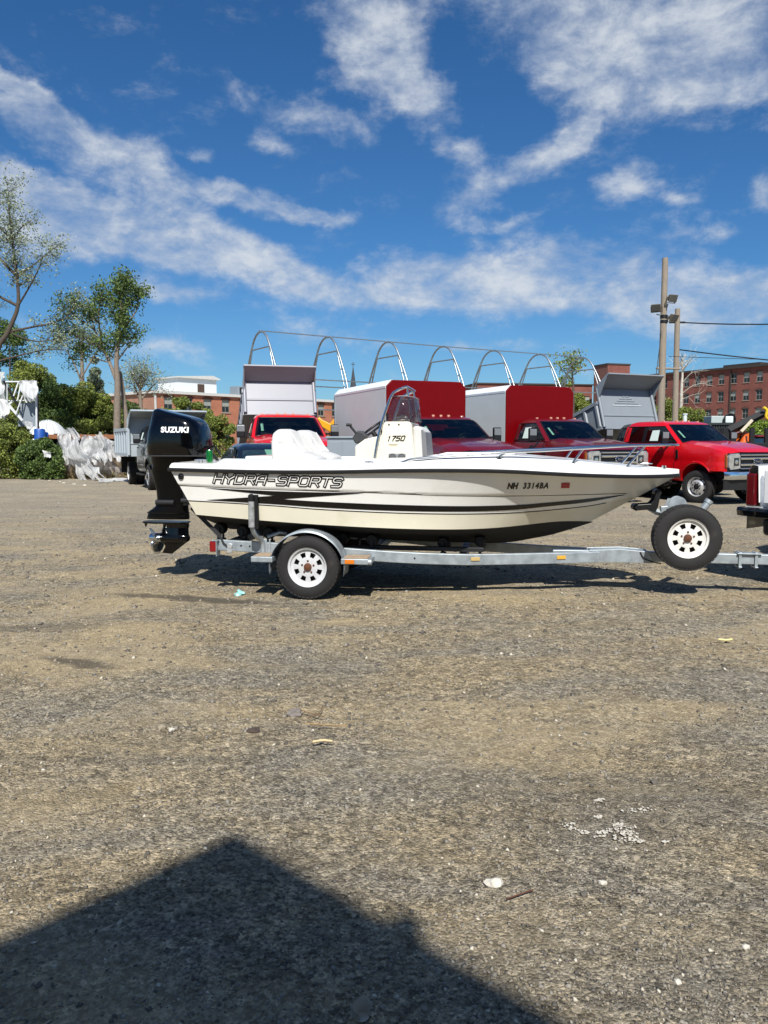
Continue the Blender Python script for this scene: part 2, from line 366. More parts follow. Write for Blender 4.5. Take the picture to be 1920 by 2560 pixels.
def relief(x, y):
    n = mnoise.noise
    z = .020 * n(Vector((x*.7, y*.9, 3))) + .010 * n(Vector((x*2.1, y*3.1, 9))) + .006 * n(Vector((x*9, y*9, 1)))
    k = max(0, 1 - max(0, y - 11) / 8) * max(0, 1 - max(0, abs(x) - 6) / 4) * (1 if y > -1 else 0)
    return (z - .012) * k
def add_ground():
    xs = axis(-5, 5, .045, -900, 900, 1.16); ys = axis(1.5, 10.5, .045, -60, 1500, 1.16)
    nx, ny = len(xs), len(ys); v = np.zeros((ny, nx, 3)); v[:, :, 0] = xs; v[:, :, 1] = ys[:, None]
    for j, y in enumerate(ys):
        if y < -2 or y > 19: continue
        for i, x in enumerate(xs):
            if abs(x) < 10: v[j, i, 2] = relief(x, y)
    idx = np.arange(nx*ny).reshape(ny, nx)
    f = np.stack([idx[:-1, :-1], idx[:-1, 1:], idx[1:, 1:], idx[1:, :-1]], -1).reshape(-1, 4)
    me = bpy.data.meshes.new('ground'); me.vertices.add(nx*ny); me.vertices.foreach_set('co', v.ravel())
    me.loops.add(f.size); me.loops.foreach_set('vertex_index', f.ravel()); me.polygons.add(len(f)); me.polygons.foreach_set('loop_start', np.arange(0, f.size, 4))
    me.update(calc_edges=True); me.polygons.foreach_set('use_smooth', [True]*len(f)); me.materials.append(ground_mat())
    o = bpy.data.objects.new('ground', me); col.objects.link(o); struct(o)
    return o
add_ground()

def fast_mesh(name, verts, faces_n, k, mats, mi=None):
    """verts (N,3), faces (M,k)"""
    me = bpy.data.meshes.new(name); me.vertices.add(len(verts)); me.vertices.foreach_set('co', np.ascontiguousarray(verts, dtype=np.float32).ravel())
    me.loops.add(faces_n.size); me.loops.foreach_set('vertex_index', faces_n.astype(np.int32).ravel()); me.polygons.add(len(faces_n)); me.polygons.foreach_set('loop_start', np.arange(0, faces_n.size, k, dtype=np.int32))
    for m in mats: me.materials.append(m)
    if mi is not None: me.polygons.foreach_set('material_index', mi.astype(np.int32))
    me.update(calc_edges=True); return me

OCT = np.array([(1,0,0),(0,1,0),(-1,0,0),(0,-1,0),(0,0,1),(0,0,-.6)], float)
OCF = np.array([(0,1,4),(1,2,4),(2,3,4),(3,0,4),(1,0,5),(2,1,5),(3,2,5),(0,3,5)])
def pebbles(n, y0, y1, smin, smax, mats, probs, name, label='loose grey and tan gravel stones scattered over the dirt yard'):
    u = RNG.random(n); y = 1 / (1/y0 + u * (1/y1 - 1/y0)); x = (RNG.random(n)*2 - 1) * (.56 * y + .3)
    # clumped: keep more where a low-frequency noise is high
    keep = np.array([mnoise.noise(Vector((a*.9, b*1.3, 5))) * .6 + mnoise.noise(Vector((a*3, b*3, 2))) * .4 + .55 > r for a, b, r in zip(x, y, RNG.random(n))])
    x, y = x[keep], y[keep]; n = len(x)
    s = smin * (smax/smin) ** (RNG.random(n) ** 4.0)
    s *= np.clip(y/3.2, .8, 2.2)
    ang = RNG.random(n) * 6.283; sc = np.stack([s*(.7+.7*RNG.random(n)), s*(.7+.7*RNG.random(n)), s*(.4+.5*RNG.random(n))], 1)
    v = OCT[None] * sc[:, None] + (RNG.random((n, 6, 3)) - .5) * s[:, None, None] * .55
    ca, sa = np.cos(ang)[:, None], np.sin(ang)[:, None]
    X = v[:, :, 0]*ca - v[:, :, 1]*sa; Yv = v[:, :, 0]*sa + v[:, :, 1]*ca
    z = np.array([relief(a, b) for a, b in zip(x, y)])
    P = np.stack([X + x[:, None], Yv + y[:, None], v[:, :, 2] + z[:, None] + s[:, None]*.12], 2).reshape(-1, 3)
    F = (OCF[None] + (np.arange(n)*6)[:, None, None]).reshape(-1, 3)
    mi = np.repeat(RNG.choice(len(mats), n, p=probs), 8)
    o = bpy.data.objects.new(name, fast_mesh(name, P, F, 3, mats, mi)); col.objects.link(o)
    o['kind'] = 'stuff'; tag(o, label, 'gravel'); return o
PM = [mat('stone_grey', '#857f74', .9, var=.25, scale=30), mat('stone_dark', '#5a554e', .9, var=.25, scale=30), mat('stone_tan', '#8d8371', .9, var=.2, scale=30), mat('stone_pale', '#bdb5a4', .85, var=.15, scale=30)]
pebbles(95000, 1.7, 13.0, .0018, .0125, PM, [.42, .26, .295, .025], 'gravel')
pebbles(22000, 9.0, 34.0, .004, .012, PM, [.42, .26, .30, .02], 'gravel', 'sparse fine gravel on the ground around the parked trucks')

# ---- the workshop behind the photographer: its roof corner throws the big shadow in the foreground
def workshop():
    H = 8.0; off = H / math.tan(SUN_EL); sx, sy = math.sin(SUN_AZ), math.cos(SUN_AZ)
    cx, cy = -.57 + off*sx, 2.85 + off*sy
    t = thing('workshop_building', 'grey metal-clad workshop behind the photographer whose roof corner shades the gravel', 'building', (cx, cy, 0), math.atan2(-.68, .73))
    # local: corner at origin, +x along one wall, -y along the other
    wl_, dp = 24.0, 20.0
    clad = mat('cladding', '#63676a', .5, var=.06, scale=2, metal=.2)
    b = MB(); b.bx(.25, wl_-.25, -dp+.25, -.25, 0, H-.3); b.build('wall', clad, t)
    b = MB(); b.bx(0, wl_, -dp, 0, H-.3, H); b.build('roof', mat('roof_dark', '#54575a', .7), t)
    b = MB(); b.cyl((.93, -.05, H), (.93, -.05, H+.13), .055, 14); b.build('vent_pipe', mat('roof_dark', '#54575a', .7), t)
    for k in range(3):
        b = MB(); b.bx(1.4+k*3.4, 4.0+k*3.4, -.25, -.20, .05, 3.4); b.build('roller_door', mat('door_white', '#c9c9c4', .5), t)
workshop()
# ================================================================ shared materials
rubber = mat('rubber', '#201f1f', .82, var=.2, scale=14, dirt='#4a443d', dirt_amt=.22, bump=.25, bscale=90)
blk = mat('black_plastic', '#0e0e0f', .45, var=.2)
blkgloss = mat('black_gloss', '#050506', .08, var=.1, coat=.6)
galv = mat('galvanised', '#a8b1b6', .5, metal=.6, var=.28, scale=11, dirt='#77736b', dirt_amt=.2, bump=.05, bscale=40)
chrome = mat('chrome', '#e4e6e8', .09, metal=1.0, var=.03)
steel = mat('stainless', '#d3d6d8', .16, metal=1.0, var=.05)
rimwhite = mat('rim_white', '#d8d6d0', .38, var=.08, scale=20, dirt='#8b7f6d', dirt_amt=.14)
rust = mat('rust', '#5a3622', .85, var=.35, scale=40)
redlens = mat('red_lens', '#7d0710', .15, var=.1, coat=.5)
amber = mat('amber_lens', '#d2741a', .2, var=.1, coat=.5)
gelcoat = mat('gelcoat_white', '#e6e5e0', .22, var=.035, scale=3, coat=.35, dirt='#c3bba4', dirt_amt=.12)
gelcream = mat('gelcoat_cream', '#dbd6c2', .26, var=.05, scale=3, coat=.3, dirt='#b3a886', dirt_amt=.14)
whitevinyl = mat('vinyl_white', '#cdccc9', .55, var=.05, dirt='#b6b1a4', dirt_amt=.08)
decalblk = mat('decal_black', '#08080a', .25, var=.1)
_wc = {}
def wheel(parent, loc, Rt=.305, W=.18, Rr=.185, style='spoke', side=-1, rmat=None, dual=False):
    key = (Rt, W, Rr, style, side, rmat.name if rmat else '', dual)
    if key not in _wc:
        s = side; h = W / 2; t = Rt - Rr
        prof = [(Rr-.004, -h*.80), (Rr+.012, -h*.93), (Rr+t*.35, -h*1.03), (Rr+t*.65, -h*1.0), (Rt-.022, -h*.90), (Rt-.006, -h*.80)]
        g = [(-.62,-.55),(-.22,-.15),(.15,.22),(.55,.62)]
        for a, b_ in g:
            prof += [(Rt, h*a), (Rt-.010, h*(a+.01)), (Rt-.010, h*(b_-.01)), (Rt, h*b_)]
        prof += [(r_, -y) for r_, y in prof[:6][::-1]]
        b = MB(); b.lathe(prof, n=44)
        # tread blocks: small lugs at the shoulder
        for k in range(44):
            a = 2*math.pi*k/44
            for sg in (-1, 1):
                c = Vector((math.cos(a)*(Rt-.009), sg*h*.78, math.sin(a)*(Rt-.009)))
                b.obox(c, (.016, h*.20, Rt*.11), (0, -a, 0))
        tm = b.mesh('tyre', rubber, 40)
        b = MB(); o = s * h
        n = 64
        if style == 'spoke':
            rp = [(Rr+.006, .98), (Rr+.002, .90), (Rr-.012, .84), (Rr-.018, .64), (Rr-.030, .58), (Rr*.76, .58), (Rr*.52, .64), (Rr*.42, .67), (Rr*.20, .67)]
            holes = 5, lambda k: 2 <= k % 8 <= 5
        elif style == 'dish':     # dual-wheel front: hub stands proud, hand holes in the disc
            rp = [(Rr+.006, .98), (Rr, .88), (Rr-.018, .70), (Rr-.03, .45), (Rr*.74, .62), (Rr*.60, .95), (Rr*.52, 1.0), (Rr*.40, .98), (Rr*.30, .98)]
            holes = 3, lambda k: 2 <= k % 8 <= 4
        else:                     # alloy
            rp = [(Rr+.006, .98), (Rr, .9), (Rr-.02, .72), (Rr-.035, .66), (Rr*.6, .72), (Rr*.34, .78), (Rr*.12, .78)]
            holes = 3, lambda k: k % 10 in (2, 3, 4, 5, 6)
        secs = [[(r_*math.cos(2*math.pi*k/n), o*y, r_*math.sin(2*math.pi*k/n)) for k in range(n)] for r_, y in rp]
        vs_ = [p for q in secs for p in q]; fs = []
        for i in range(len(rp)-1):
            for k in range(n):
                if i == holes[0] and holes[1](k): continue
                fs.append((i*n+k, i*n+(k+1) % n, (i+1)*n+(k+1) % n, (i+1)*n+k))
        b.add(vs_, fs)
        b.lathe([(Rr+.004, -o*.9), (Rr-.014, -o*.8), (Rr-.016, o*.3), (Rr-.022, o*.52)], n=48)
        rm = b.mesh('wheel', rmat or rimwhite, 35)
        b = MB(); b.lathe([(Rr*.80, o*.18), (.001, o*.2)], n=24); bm_ = b.mesh('brake', blk, 30)
        b = MB(); hh = .85 if style != 'dish' else 1.15
        b.lathe([(Rr*.21, o*.60), (Rr*.2, o*hh), (Rr*.13, o*(hh+.08)), (.001, o*(hh+.08))], n=18)
        for k in range(5 if style != 'dish' else 8):
            a = 2*math.pi*k/(5 if style != 'dish' else 8)+.3; q = Rr*(.32 if style != 'dish' else .42)
            yb = .6 if style != 'dish' else .95
            b.cyl((q*math.cos(a), o*yb, q*math.sin(a)), (q*math.cos(a), o*(yb+.14), q*math.sin(a)), .010 if style != 'dish' else .016, 6)
        hm = b.mesh('hub', rust if style == 'spoke' else blk, 40)
        _wc[key] = (rm, tm, bm_, hm)
    rm, tm, bm_, hm = _wc[key]
    w_ = link('wheel', rm, parent, loc=loc)
    link('tyre', tm, w_); link('brake', bm_, w_); link('hub', hm, w_)
    return w_

# ================================================================ BOAT (local frame: origin on the ground under the trailer axle, +x to the bow)
BO = Vector((-.585, 8.22, 0)); BYAW = R(-9)
boat = thing('motor_boat', 'white centre console motor boat with black stripes and outboard, sitting on a trailer', 'boat', BO, BYAW)
SHY = [(-1.43,.925),(-.886,.95),(-.29,.965),(.36,.985),(.9,.985),(1.49,.945),(1.9,.875),(2.25,.77),(2.6,.63),(3.02,.42),(3.30,.245),(3.47,.125),(3.58,.012)]
SHZ = [(-1.43,1.238),(-.886,1.227),(-.29,1.220),(.36,1.226),(.9,1.240),(1.49,1.243),(1.9,1.234),(2.25,1.214),(2.6,1.194),(3.02,1.177),(3.36,1.172),(3.58,1.176)]
CHY = [(-1.20,.855),(-.56,.88),(.13,.895),(.8,.865),(1.3,.765),(1.7,.60),(2.05,.41),(2.35,.235),(2.58,.10),(2.72,.006)]
CHZ = [(-1.20,.786),(-.56,.744),(.13,.708),(.8,.682),(1.48,.667),(1.85,.674),(2.35,.706),(2.58,.702),(2.72,.69)]
KZ = [(-1.16,.545),(0,.49),(.74,.457),(1.45,.447),(1.85,.457),(2.15,.512),(2.35,.56),(2.72,.685)]
KNK = [(-1.4,1.08),(-.655,1.056),(.1,1.04),(.68,1.027),(1.22,1.006),(1.8,.995),(2.4,.994),(3.1,.995)]
WB = [(-1.35,.925),(-1.03,.915),(-.33,.885),(.12,.857),(.81,.831),(1.49,.818),(2.02,.822),(2.4,.842),(2.75,.875),(3.1,.95)]
def side_pt(s, t):
    xc = -1.15 + s*3.87; xs = -1.375 + s*4.955
    yc, zc, ys, zs = sinterp(xc, CHY), sinterp(xc, CHZ), sinterp(xs, SHY), sinterp(xs, SHZ)
    x = lerp(xc, xs, t); z = lerp(zc, zs, t); p = 1.0 + 1.35*min(1, max(0, (s-.30)/.40))
    y = yc + (ys-yc)*t**p
    k = min(1, max(0, (z - interp(x, KNK)) / .008)); y += .011*k*min(1, (1-s)*14)
    return Vector((x, -y, z))
def hull_pt(x, z, off=.003):
    lo, hi = 0.0, 1.0
    for _ in range(32):
        s = (lo+hi)/2; xc = -1.15 + s*3.87; xs = -1.375 + s*4.955; zc, zs = sinterp(xc, CHZ), sinterp(xs, SHZ)
        t = (z-zc)/(zs-zc)
        if lerp(xc, xs, t) < x: lo = s
        else: hi = s
    t = min(1, max(0, t)); p = side_pt(s, t)
    du = (side_pt(min(1, s+.004), t)-side_pt(max(0, s-.004), t)); dv = side_pt(s, min(1, t+.02))-side_pt(s, max(0, t-.02))
    n = du.cross(dv); n = n.normalized() if n.length else Vector((0, -1, 0))
    if n.y > 0: n = -n
    p.x = x; p.z = z
    return p + n*off
def mirrored(b):   # add the mirror image across y=0
    o = len(b.v); b.v += [(x, -y, z) for x, y, z in b.v]; nf = len(b.f)
    b.f += [tuple(i+o for i in reversed(f)) for f in b.f[:nf]]; b.mi += b.mi[:nf]; return b
def make_hull():
    NS, NT = 90, 44
    ss_ = [1-(1-i/NS)**1.15 for i in range(NS+1)]
    b = MB(); rows = [[side_pt(s, j/NT) for j in range(NT+1)] for s in ss_]
    vs_ = [p for r in rows for p in r]; fs, mi = [], []
    for i in range(NS):
        for j in range(NT):
            f = (i*(NT+1)+j, (i+1)*(NT+1)+j, (i+1)*(NT+1)+j+1, i*(NT+1)+j+1); fs.append(f)
            c = sum((vs_[q] for q in f), Vector())/4; mi.append(1 if c.z < interp(c.x, WB) else 0)
    b.add(vs_, fs); b.mi = mi
    b.m = 2   # bottom paint
    bot = []
    for s in ss_:
        xc = -1.15+s*3.87; c = side_pt(s, 0); zk = sinterp(xc, KZ) if s < 1 else c.z-.004
        bot.append([Vector((lerp(xc, xc+.03, k), c.y*(1-k), lerp(c.z, zk, k**.92))) for k in (0, .25, .5, .75, 1)])
    b.grid(bot)
    mirrored(b)
    b.m = 0   # transom
    e = rows[0]; bt = bot[0]
    L_ = [tuple(p) for p in reversed(e)] + [tuple(p) for p in bt[1:]]
    Rr_ = [(x, -y, z) for x, y, z in L_]
    b.grid([L_, [(x-.0, 0, z) for x, y, z in L_], Rr_])
    return b.build('hull', [gelcoat, gelcream, mat('bottom_paint', '#0c0c0d', .75, var=.3)], boat, smooth=30)
make_hull()
HC = [(-1.45,.055),(-.96,.062),(-.90,.105),(.9,.105),(1.10,.112),(1.2,.135),(1.9,.14),(2.5,.125),(3.0,.092),(3.3,.068),(3.6,.035)]
def make_deck():
    b = MB(); rows = []
    xs = sorted(set([round(-1.43+i*.05, 3) for i in range(100)] + [-1.375, -.96, -.93, -.90, 1.10, 1.15, 1.2, 3.56])); xs = [x for x in xs if -1.376 <= x <= 3.565]
    for x in xs:
        ys, zs, h = sinterp(x, SHY), sinterp(x, SHZ), interp(x, HC); k = min(1, ys/.35)
        prof = [(ys+.014*k, zs-.012), (ys+.016*k, zs+.014), (ys+.004*k, zs+.030), (ys-.035*k, zs+.044+h*.12), (ys-.11*k, zs+lerp(.06, h, .45)), (ys-.17*k, zs+h-.008), (ys-.20*k, zs+h), (ys-.29*k, zs+h+.002)]
        if x > 1.95 or x < -.93:
            yi = prof[-1][0]; crown = .012
            prof += [(yi*q, zs+h+crown*(1-q)) for q in (.75, .5, .25, 0)]
        else:
            yi = prof[-1][0]
            prof += [(yi-.015, zs+h-.012), (yi-.02, zs+h-.10), (yi-.03, .95), (yi-.05, .80)]
        rows.append([(x, -y, z) for y, z in prof])
    b.grid(rows); mirrored(b)
    # bulkheads between the deck ends and the well
    for x in (1.975, -.93):
        ys, zs, h = sinterp(x, SHY), sinterp(x, SHZ), interp(x+(.03 if x > 0 else -.03), HC)
        yy = ys-.29; b.prism([(-yy, zs+h+.004), (yy, zs+h+.004), (yy*.8, 1.0), (yy*.55, .79), (-yy*.55, .79), (-yy*.8, 1.0)], x-.01, x+.01, 'x')
    b.prism([(-.94,-.66),(1.0,-.70),(1.98,-.38),(1.98,.38),(1.0,.70),(-.94,.66)], .77, .80, 'z')
    return b.build('deck', gelcoat, boat, smooth=40)
make_deck()
b = MB(); pth = []
xs = [-1.385+i*.06 for i in range(83)]
near = [Vector((x, -(sinterp(x, SHY)+.018), sinterp(x, SHZ)-.006)) for x in xs if x <= 3.56]
secs = []
for i, p in enumerate(near):
    t = (near[min(i+1, len(near)-1)]-near[max(i-1, 0)]).normalized(); n = Vector((t.y, -t.x, 0)).normalized()
    secs.append([p+n*a+Vector((0, 0, c)) for a, c in ((-.02, -.019), (.012, -.020), (.024, -.011), (.025, .006), (.014, .016), (-.02, .016))])
b.loft(secs); mirrored(b)
tip = secs[-1]; b.loft([tip, [(x+.025, 0, z) for x, y, z in tip], [(x, -y, z) for x, y, z in tip]])
st_ = secs[0]; b.loft([st_, [(x, y*.4, z) for x, y, z in st_], [(x, -y*.4, z) for x, y, z in st_], [(x, -y, z) for x, y, z in st_]])
b.build('rub_rail', mat('rub_rail_black', '#141415', .5, var=.15), boat, smooth=40)

# stripes laid on the near and far side of the hull
BT = [(-.255,.952),(.12,.934),(.816,.911),(1.487,.897),(2.02,.902),(2.27,.917),(2.67,.945),(3.04,.981)]
BB = [(-1.03,.932),(-.3,.901),(.12,.878),(.815,.853),(1.487,.844),(1.95,.852),(2.27,.877),(2.67,.911),(3.04,.977)]
UT = [(-1.04,1.053),(-.255,1.027),(.56,1.020)]
def strip(b, x0, x1, top, bot, off=.004, nz=2, dx=.05):
    n = max(2, int((x1-x0)/dx)); rows = []
    for i in range(n+1):
        x = lerp(x0, x1, i/n); a, c = bot(x), top(x); rows.append([hull_pt(x, lerp(a, c, k/nz), off) for k in range(nz+1)])
    b.grid(rows)
L2 = lambda p, q: (lambda x: lerp(p[1], q[1], (x-p[0])/(q[0]-p[0])))
S_ = lambda T: (lambda x: sinterp(x, T))
A_, G_, F_, D_, C_ = (-1.04,1.053), (-.315,.985), (-1.03,.932), (-.255,.952), (.56,1.020)
b = MB()
strip(b, -1.04, -.315, S_(UT), L2(A_, G_)); strip(b, -1.03, -.315, L2(F_, G_), S_(BB)); strip(b, -.315, -.255, S_(UT), S_(BB), nz=4)
strip(b, -.255, .56, S_(UT), L2(D_, C_)); strip(b, -.255, 3.03, S_(BT), S_(BB))
mirrored(b); b.build('black_stripe', decalblk, boat, smooth=60)
b = MB(); strip(b, -1.30, 3.05, lambda x: interp(x, KNK)-.002, lambda x: interp(x, KNK)-.0085, .0015, 1); strip(b, -1.24, 2.85, lambda x: sinterp(x, WB)+.005, lambda x: sinterp(x, WB)-.004, .002, 1)
mirrored(b); b.build('pinstripe', decalblk, boat, smooth=60)
def decal(vs2, fs, x0, z0, dx, dz, off, name, m, sub=0):
    b = MB(); b.add([hull_pt(x0+u*dx[0]+v*dz[0], z0+u*dx[1]+v*dz[1], off) for u, v in vs2], fs); return b.build(name, m, boat)
v2, f2 = stroke_text('HYDRA-SPORTS', .082, .1065, .082, .40, .031); decal(v2, f2, -.925, 1.108, (1, -.024), (0, 1), .004, 'lettering', decalblk)
v2, f2 = stroke_text('HYDRA-SPORTS', .082, .1065, .082, .40, .0085); decal(v2, f2, -.925, 1.108, (1, -.024), (0, 1), .0055, 'lettering_inline', gelcoat)
v2, f2 = text_mesh('NH', .078, .25, .004, .82); decal(v2, f2, 1.875, 1.063, (1, .004), (0, 1), .004, 'registration_letters', decalblk)
v2, f2 = text_mesh('3314BA', .078, .25, .003, .80, spacing=1.22); decal(v2, f2, 2.02, 1.064, (1, .004), (0, 1), .004, 'registration_number', decalblk)
b = MB(); b.grid([[hull_pt(x, 1.063+k*.027+.0*x, .004) for k in range(3)] for x in (2.38, 2.42, 2.46)]); b.build('registration_sticker', mat('sticker_red', '#9c2a2c', .4, var=.25, scale=60), boat)
b = MB(); p = hull_pt(-1.262, 1.162, .0); b.lathe([(.030, -.004), (.030, .008), (.018, .010), (.016, .002), (.001, .002)], (0,0,0), 'y', 18)
b.v = [(p.x+x, p.y-h, p.z+z) for x, h, z in b.v]; b.build('through_hull_fitting', blk, boat, smooth=40)
# cleats, nav light
def cleat(x, y, z, L_=.11):
    b = MB(); b.tube([(x-L_/2, y, z+.028), (x-L_/4, y, z+.030), (x+L_/4, y, z+.030), (x+L_/2, y, z+.028)], [.004, .007, .007, .004], 8)
    b.cyl((x-.018, y, z-.01), (x-.018, y, z+.028), .007, 8); b.cyl((x+.018, y, z-.01), (x+.018, y, z+.028), .007, 8); b.build('cleat', steel, boat, smooth=40)
for sgn in (-1, 1):
    cleat(.61, sgn*.905, 1.282); cleat(-1.11, sgn*.80, 1.292, .13)
cleat(3.25, 0, 1.252, .12)
b = MB(); b.cyl((3.42, 0, 1.225), (3.42, 0, 1.262), .022, 14); b.build('bow_light', chrome, boat, smooth=40)
# bow rail
railp = [(.86,-.90,1.290),(.93,-.895,1.315),(1.03,-.885,1.340),(1.45,-.845,1.372),(1.9,-.765,1.403),(2.25,-.66,1.418),(2.71,-.48,1.444),(3.08,-.29,1.462),(3.40,-.13,1.467),(3.55,0,1.467)]
full = railp + [(x, -y, z) for x, y, z in reversed(railp[:-1])]
b = MB(); b.tube(smoothpath(full, 5), .0125, 10); b.build('bow_rail', steel, boat, smooth=60)
for (x0, z0, x1, z1) in ((1.80, 1.36, 1.875, 1.405), (2.49, 1.30, 2.585, 1.436), (3.03, 1.255, 3.20, 1.463)):
    for sgn in (-1, 1):
        y1 = abs(interp(x1, [(p[0], p[1]) for p in railp])); y0 = y1+.0
        b = MB(); b.tube([(x0, sgn*y0, z0), (x1, sgn*y1, z1)], .0105, 8); b.cyl((x0, sgn*y0, z0-.008), (x0, sgn*y0, z0+.006), .026, 12); b.build('rail_stanchion', steel, boat, smooth=50)
# bow eye
b = MB(); b.tube([(3.06,0,.93),(3.14,0,.90),(3.16,0,.95),(3.10,0,.97)], .008, 8); b.build('bow_eye', steel, boat, smooth=50)

# console ---------------------------------------------------------
cons_mat = mat('gelcoat_ivory', '#e9e4d0', .28, var=.03, scale=3, coat=.3, dirt='#cdc5ab', dirt_amt=.05)
b = MB()
b.prism([(.35,.80),(.35,1.452),(.45,1.525),(.585,1.555),(.625,1.665),(.66,1.70),(.90,1.70),(.925,1.68),(.985,1.05),(.985,.80)], -.355, .355)
cons = b.build('console', cons_mat, boat, bevel=.022, seg=3)
b = MB(); b.prism([(.66,1.60),(.895,1.60),(.95,1.39),(.965,1.15),(.62,1.15),(.63,1.39)], -.362, -.350); b.build('side_panel', cons_mat, cons, bevel=.006)
b = MB(); b.prism([(.95,.85),(.93,1.655),(1.005,1.655),(1.055,1.60),(1.085,1.30),(1.09,.85)], -.30, .30); b.build('front_cushion', whitevinyl, cons, bevel=.03, seg=3)
b = MB(); b.prism([(1.035,1.30),(1.015,1.62),(1.03,1.625),(1.062,1.59),(1.09,1.30)], -.305, .305); b.build('cushion_piping', mat('piping_grey', '#77787a', .5), cons, bevel=.01)
v2, f2 = stroke_text('1750', .046, .047, .032, .38, .0095)
b = MB(); b.add([(.676+u, -.3665, 1.507+v+u*.02) for u, v in v2], f2); b.build('model_number', decalblk, cons)
b = MB(); b.bx(.70, .79, -.3655, -.364, 1.472, 1.476); b.bx(.705, .785, -.3655, -.364, 1.458, 1.461); b.build('small_decal', mat('decal_tan', '#b09a72', .5), cons)
b = MB(); b.bx(.695, .87, -.368, -.352, 1.31, 1.383)
b.build('speaker_panel', mat('speaker_grey', '#8b8e90', .5), cons, bevel=.006)
for cx in (.738, .828):
    b = MB(); b.lathe([(.001, -.372), (.015, -.372), (.03, -.370), (.036, -.374), (.039, -.368)], (cx, 0, 1.343), 'y', 20); b.build('speaker', mat('speaker_mesh', '#55585a', .6), cons, smooth=40)
# windshield, frame
wtint = mat('smoked_acrylic', '#39303a', .04, var=.02, alpha=.42, spec=.6)
b = MB()
path_b = [(.66,-.335,1.70),(.88,-.335,1.70),(.945,-.29,1.70),(.975,-.15,1.70),(.985,0,1.70)]
path_t = [(.735,-.315,1.955),(.86,-.315,1.955),(.915,-.275,1.95),(.945,-.15,1.945),(.95,0,1.945)]
pb = path_b + [(x, -y, z) for x, y, z in reversed(path_b[:-1])]; pt_ = path_t + [(x, -y, z) for x, y, z in reversed(path_t[:-1])]
rows = [pb, [lerp(Vector(p), Vector(q), .5) for p, q in zip(pb, pt_)], pt_]
b.grid(rows); ws = b.build('windshield', wtint, cons, smooth=50)
sm = ws.modifiers.new('solid', 'SOLIDIFY'); sm.thickness = .006
b = MB(); b.tube([(x+.0, y*1.0, z) for x, y, z in pt_], .005, 6); b.build('windshield_trim', mat('trim_grey', '#8a8689', .4), cons, smooth=50)
loop = [(.546,-.385,1.10),(.560,-.385,1.36),(.618,-.375,1.64),(.69,-.36,1.87),(.725,-.355,1.955),(.765,-.35,2.0),(.85,-.345,2.036),(.875,-.30,2.042)]
lp = loop + [(x, -y, z) for x, y, z in reversed(loop)]
b = MB(); b.tube(smoothpath(lp, 5), .0145, 10); b.build('grab_rail', steel, cons, smooth=60)
for sgn in (-1, 1):
    b = MB(); b.obox((.615, sgn*.365, 1.62), (.035, .03, .06)); b.build('rail_clamp', blk, cons, bevel=.006)
    b = MB(); b.tube([(.915, sgn*.275, 1.72), (.885, sgn*.27, 1.95), (.87, sgn*.27, 2.03)], .010, 8); b.build('windshield_strut', steel, cons, smooth=50)
for x in (.70, .80):
    b = MB(); b.cyl((x, -.362, 1.672), (x, -.350, 1.672), .008, 10); b.build('screw', steel, cons)
# helm: wheel, throttle
b = MB(); c = Vector((.455, .02, 1.618)); ax = Vector((-.60, 0, .80)).normalized(); u = Vector((0, 1, 0)); v_ = ax.cross(u)
ring = [c + (u*math.cos(a)+v_*math.sin(a))*.165 for a in [2*math.pi*k/28 for k in range(28)]]
b.tube(ring, .013, 8, closed=True)
for a in (.3, 2.4, 4.5): b.tube([c - ax*.03, c + (u*math.cos(a)+v_*math.sin(a))*.165], .008, 6)
b.tube([c - ax*.12, c - ax*.02], .025, 10); b.build('steering_wheel', blk, cons, smooth=50)
b = MB(); b.prism([(.315,1.535),(.375,1.612),(.425,1.605),(.475,1.555),(.44,1.50),(.355,1.475)], -.345, -.23); thr = b.build('throttle_box', mat('grey_black', '#3a3b3d', .5), cons, bevel=.015, seg=3)
b = MB(); b.tube([(.365,-.335,1.575),(.30,-.335,1.655)], .012, 8); b.tube([(.315,-.35,1.665),(.262,-.35,1.668)], .015, 8); b.build('throttle_lever', blk, cons, smooth=50)
b = MB(); b.bx(.705, .86, -.10, .05, 1.70, 1.735); b.tube([(.74,-.1,1.74),(.80,-.1,1.765),(.86,-.1,1.74)], .014, 8); b.build('hand_microphone', mat('pale_plastic', '#dcd9cd', .5), cons, bevel=.008)
b = MB(); b.tube([(.665,-.25,1.70),(.66,-.25,1.79)], [.012,.009], 8); b.build('gps_stub', blk, cons, smooth=50)

# seats ------------------------------------------------------------
def seat(y):
    prof = [(-.475,1.02),(-.478,1.50),(-.465,1.595),(-.425,1.628),(-.335,1.628),(-.285,1.610),(-.235,1.53),(-.195,1.455),(-.13,1.39),(-.02,1.352),(.02,1.33),(.02,1.20),(-.10,1.02)]
    W_ = .235; b = MB(); secs = []
    cxm, czm = -.30, 1.30
    for k in range(9):
        q = k/8*2-1; sh = 1-.10*abs(q)**4
        secs.append([(cxm+(x-cxm)*sh, y+q*W_, czm+(z-czm)*(1-.12*abs(q)**3)) for x, z in prof])
    b.loft(secs); s_ = b.build('seat', whitevinyl, boat, smooth=40, bevel=.015, seg=3)
    b = MB()
    for k in range(6):      # stitched ribs down the inside of the backrest
        yy = y-.15+k*.06; b.tube([(-.29, yy, 1.60), (-.245, yy, 1.535), (-.20, yy, 1.455), (-.14, yy, 1.388)], .013, 6)
    b.build('rib', whitevinyl, s_, smooth=60)
    b = MB(); b.tube([(-.473, y-W_*.9, 1.50), (-.38, y-W_*1.0, 1.495), (-.23, y-W_*.97, 1.50)], .004, 6); b.build('piping', mat('piping_pale', '#c9c7c0', .5), s_)
seat(-.33); seat(.42)
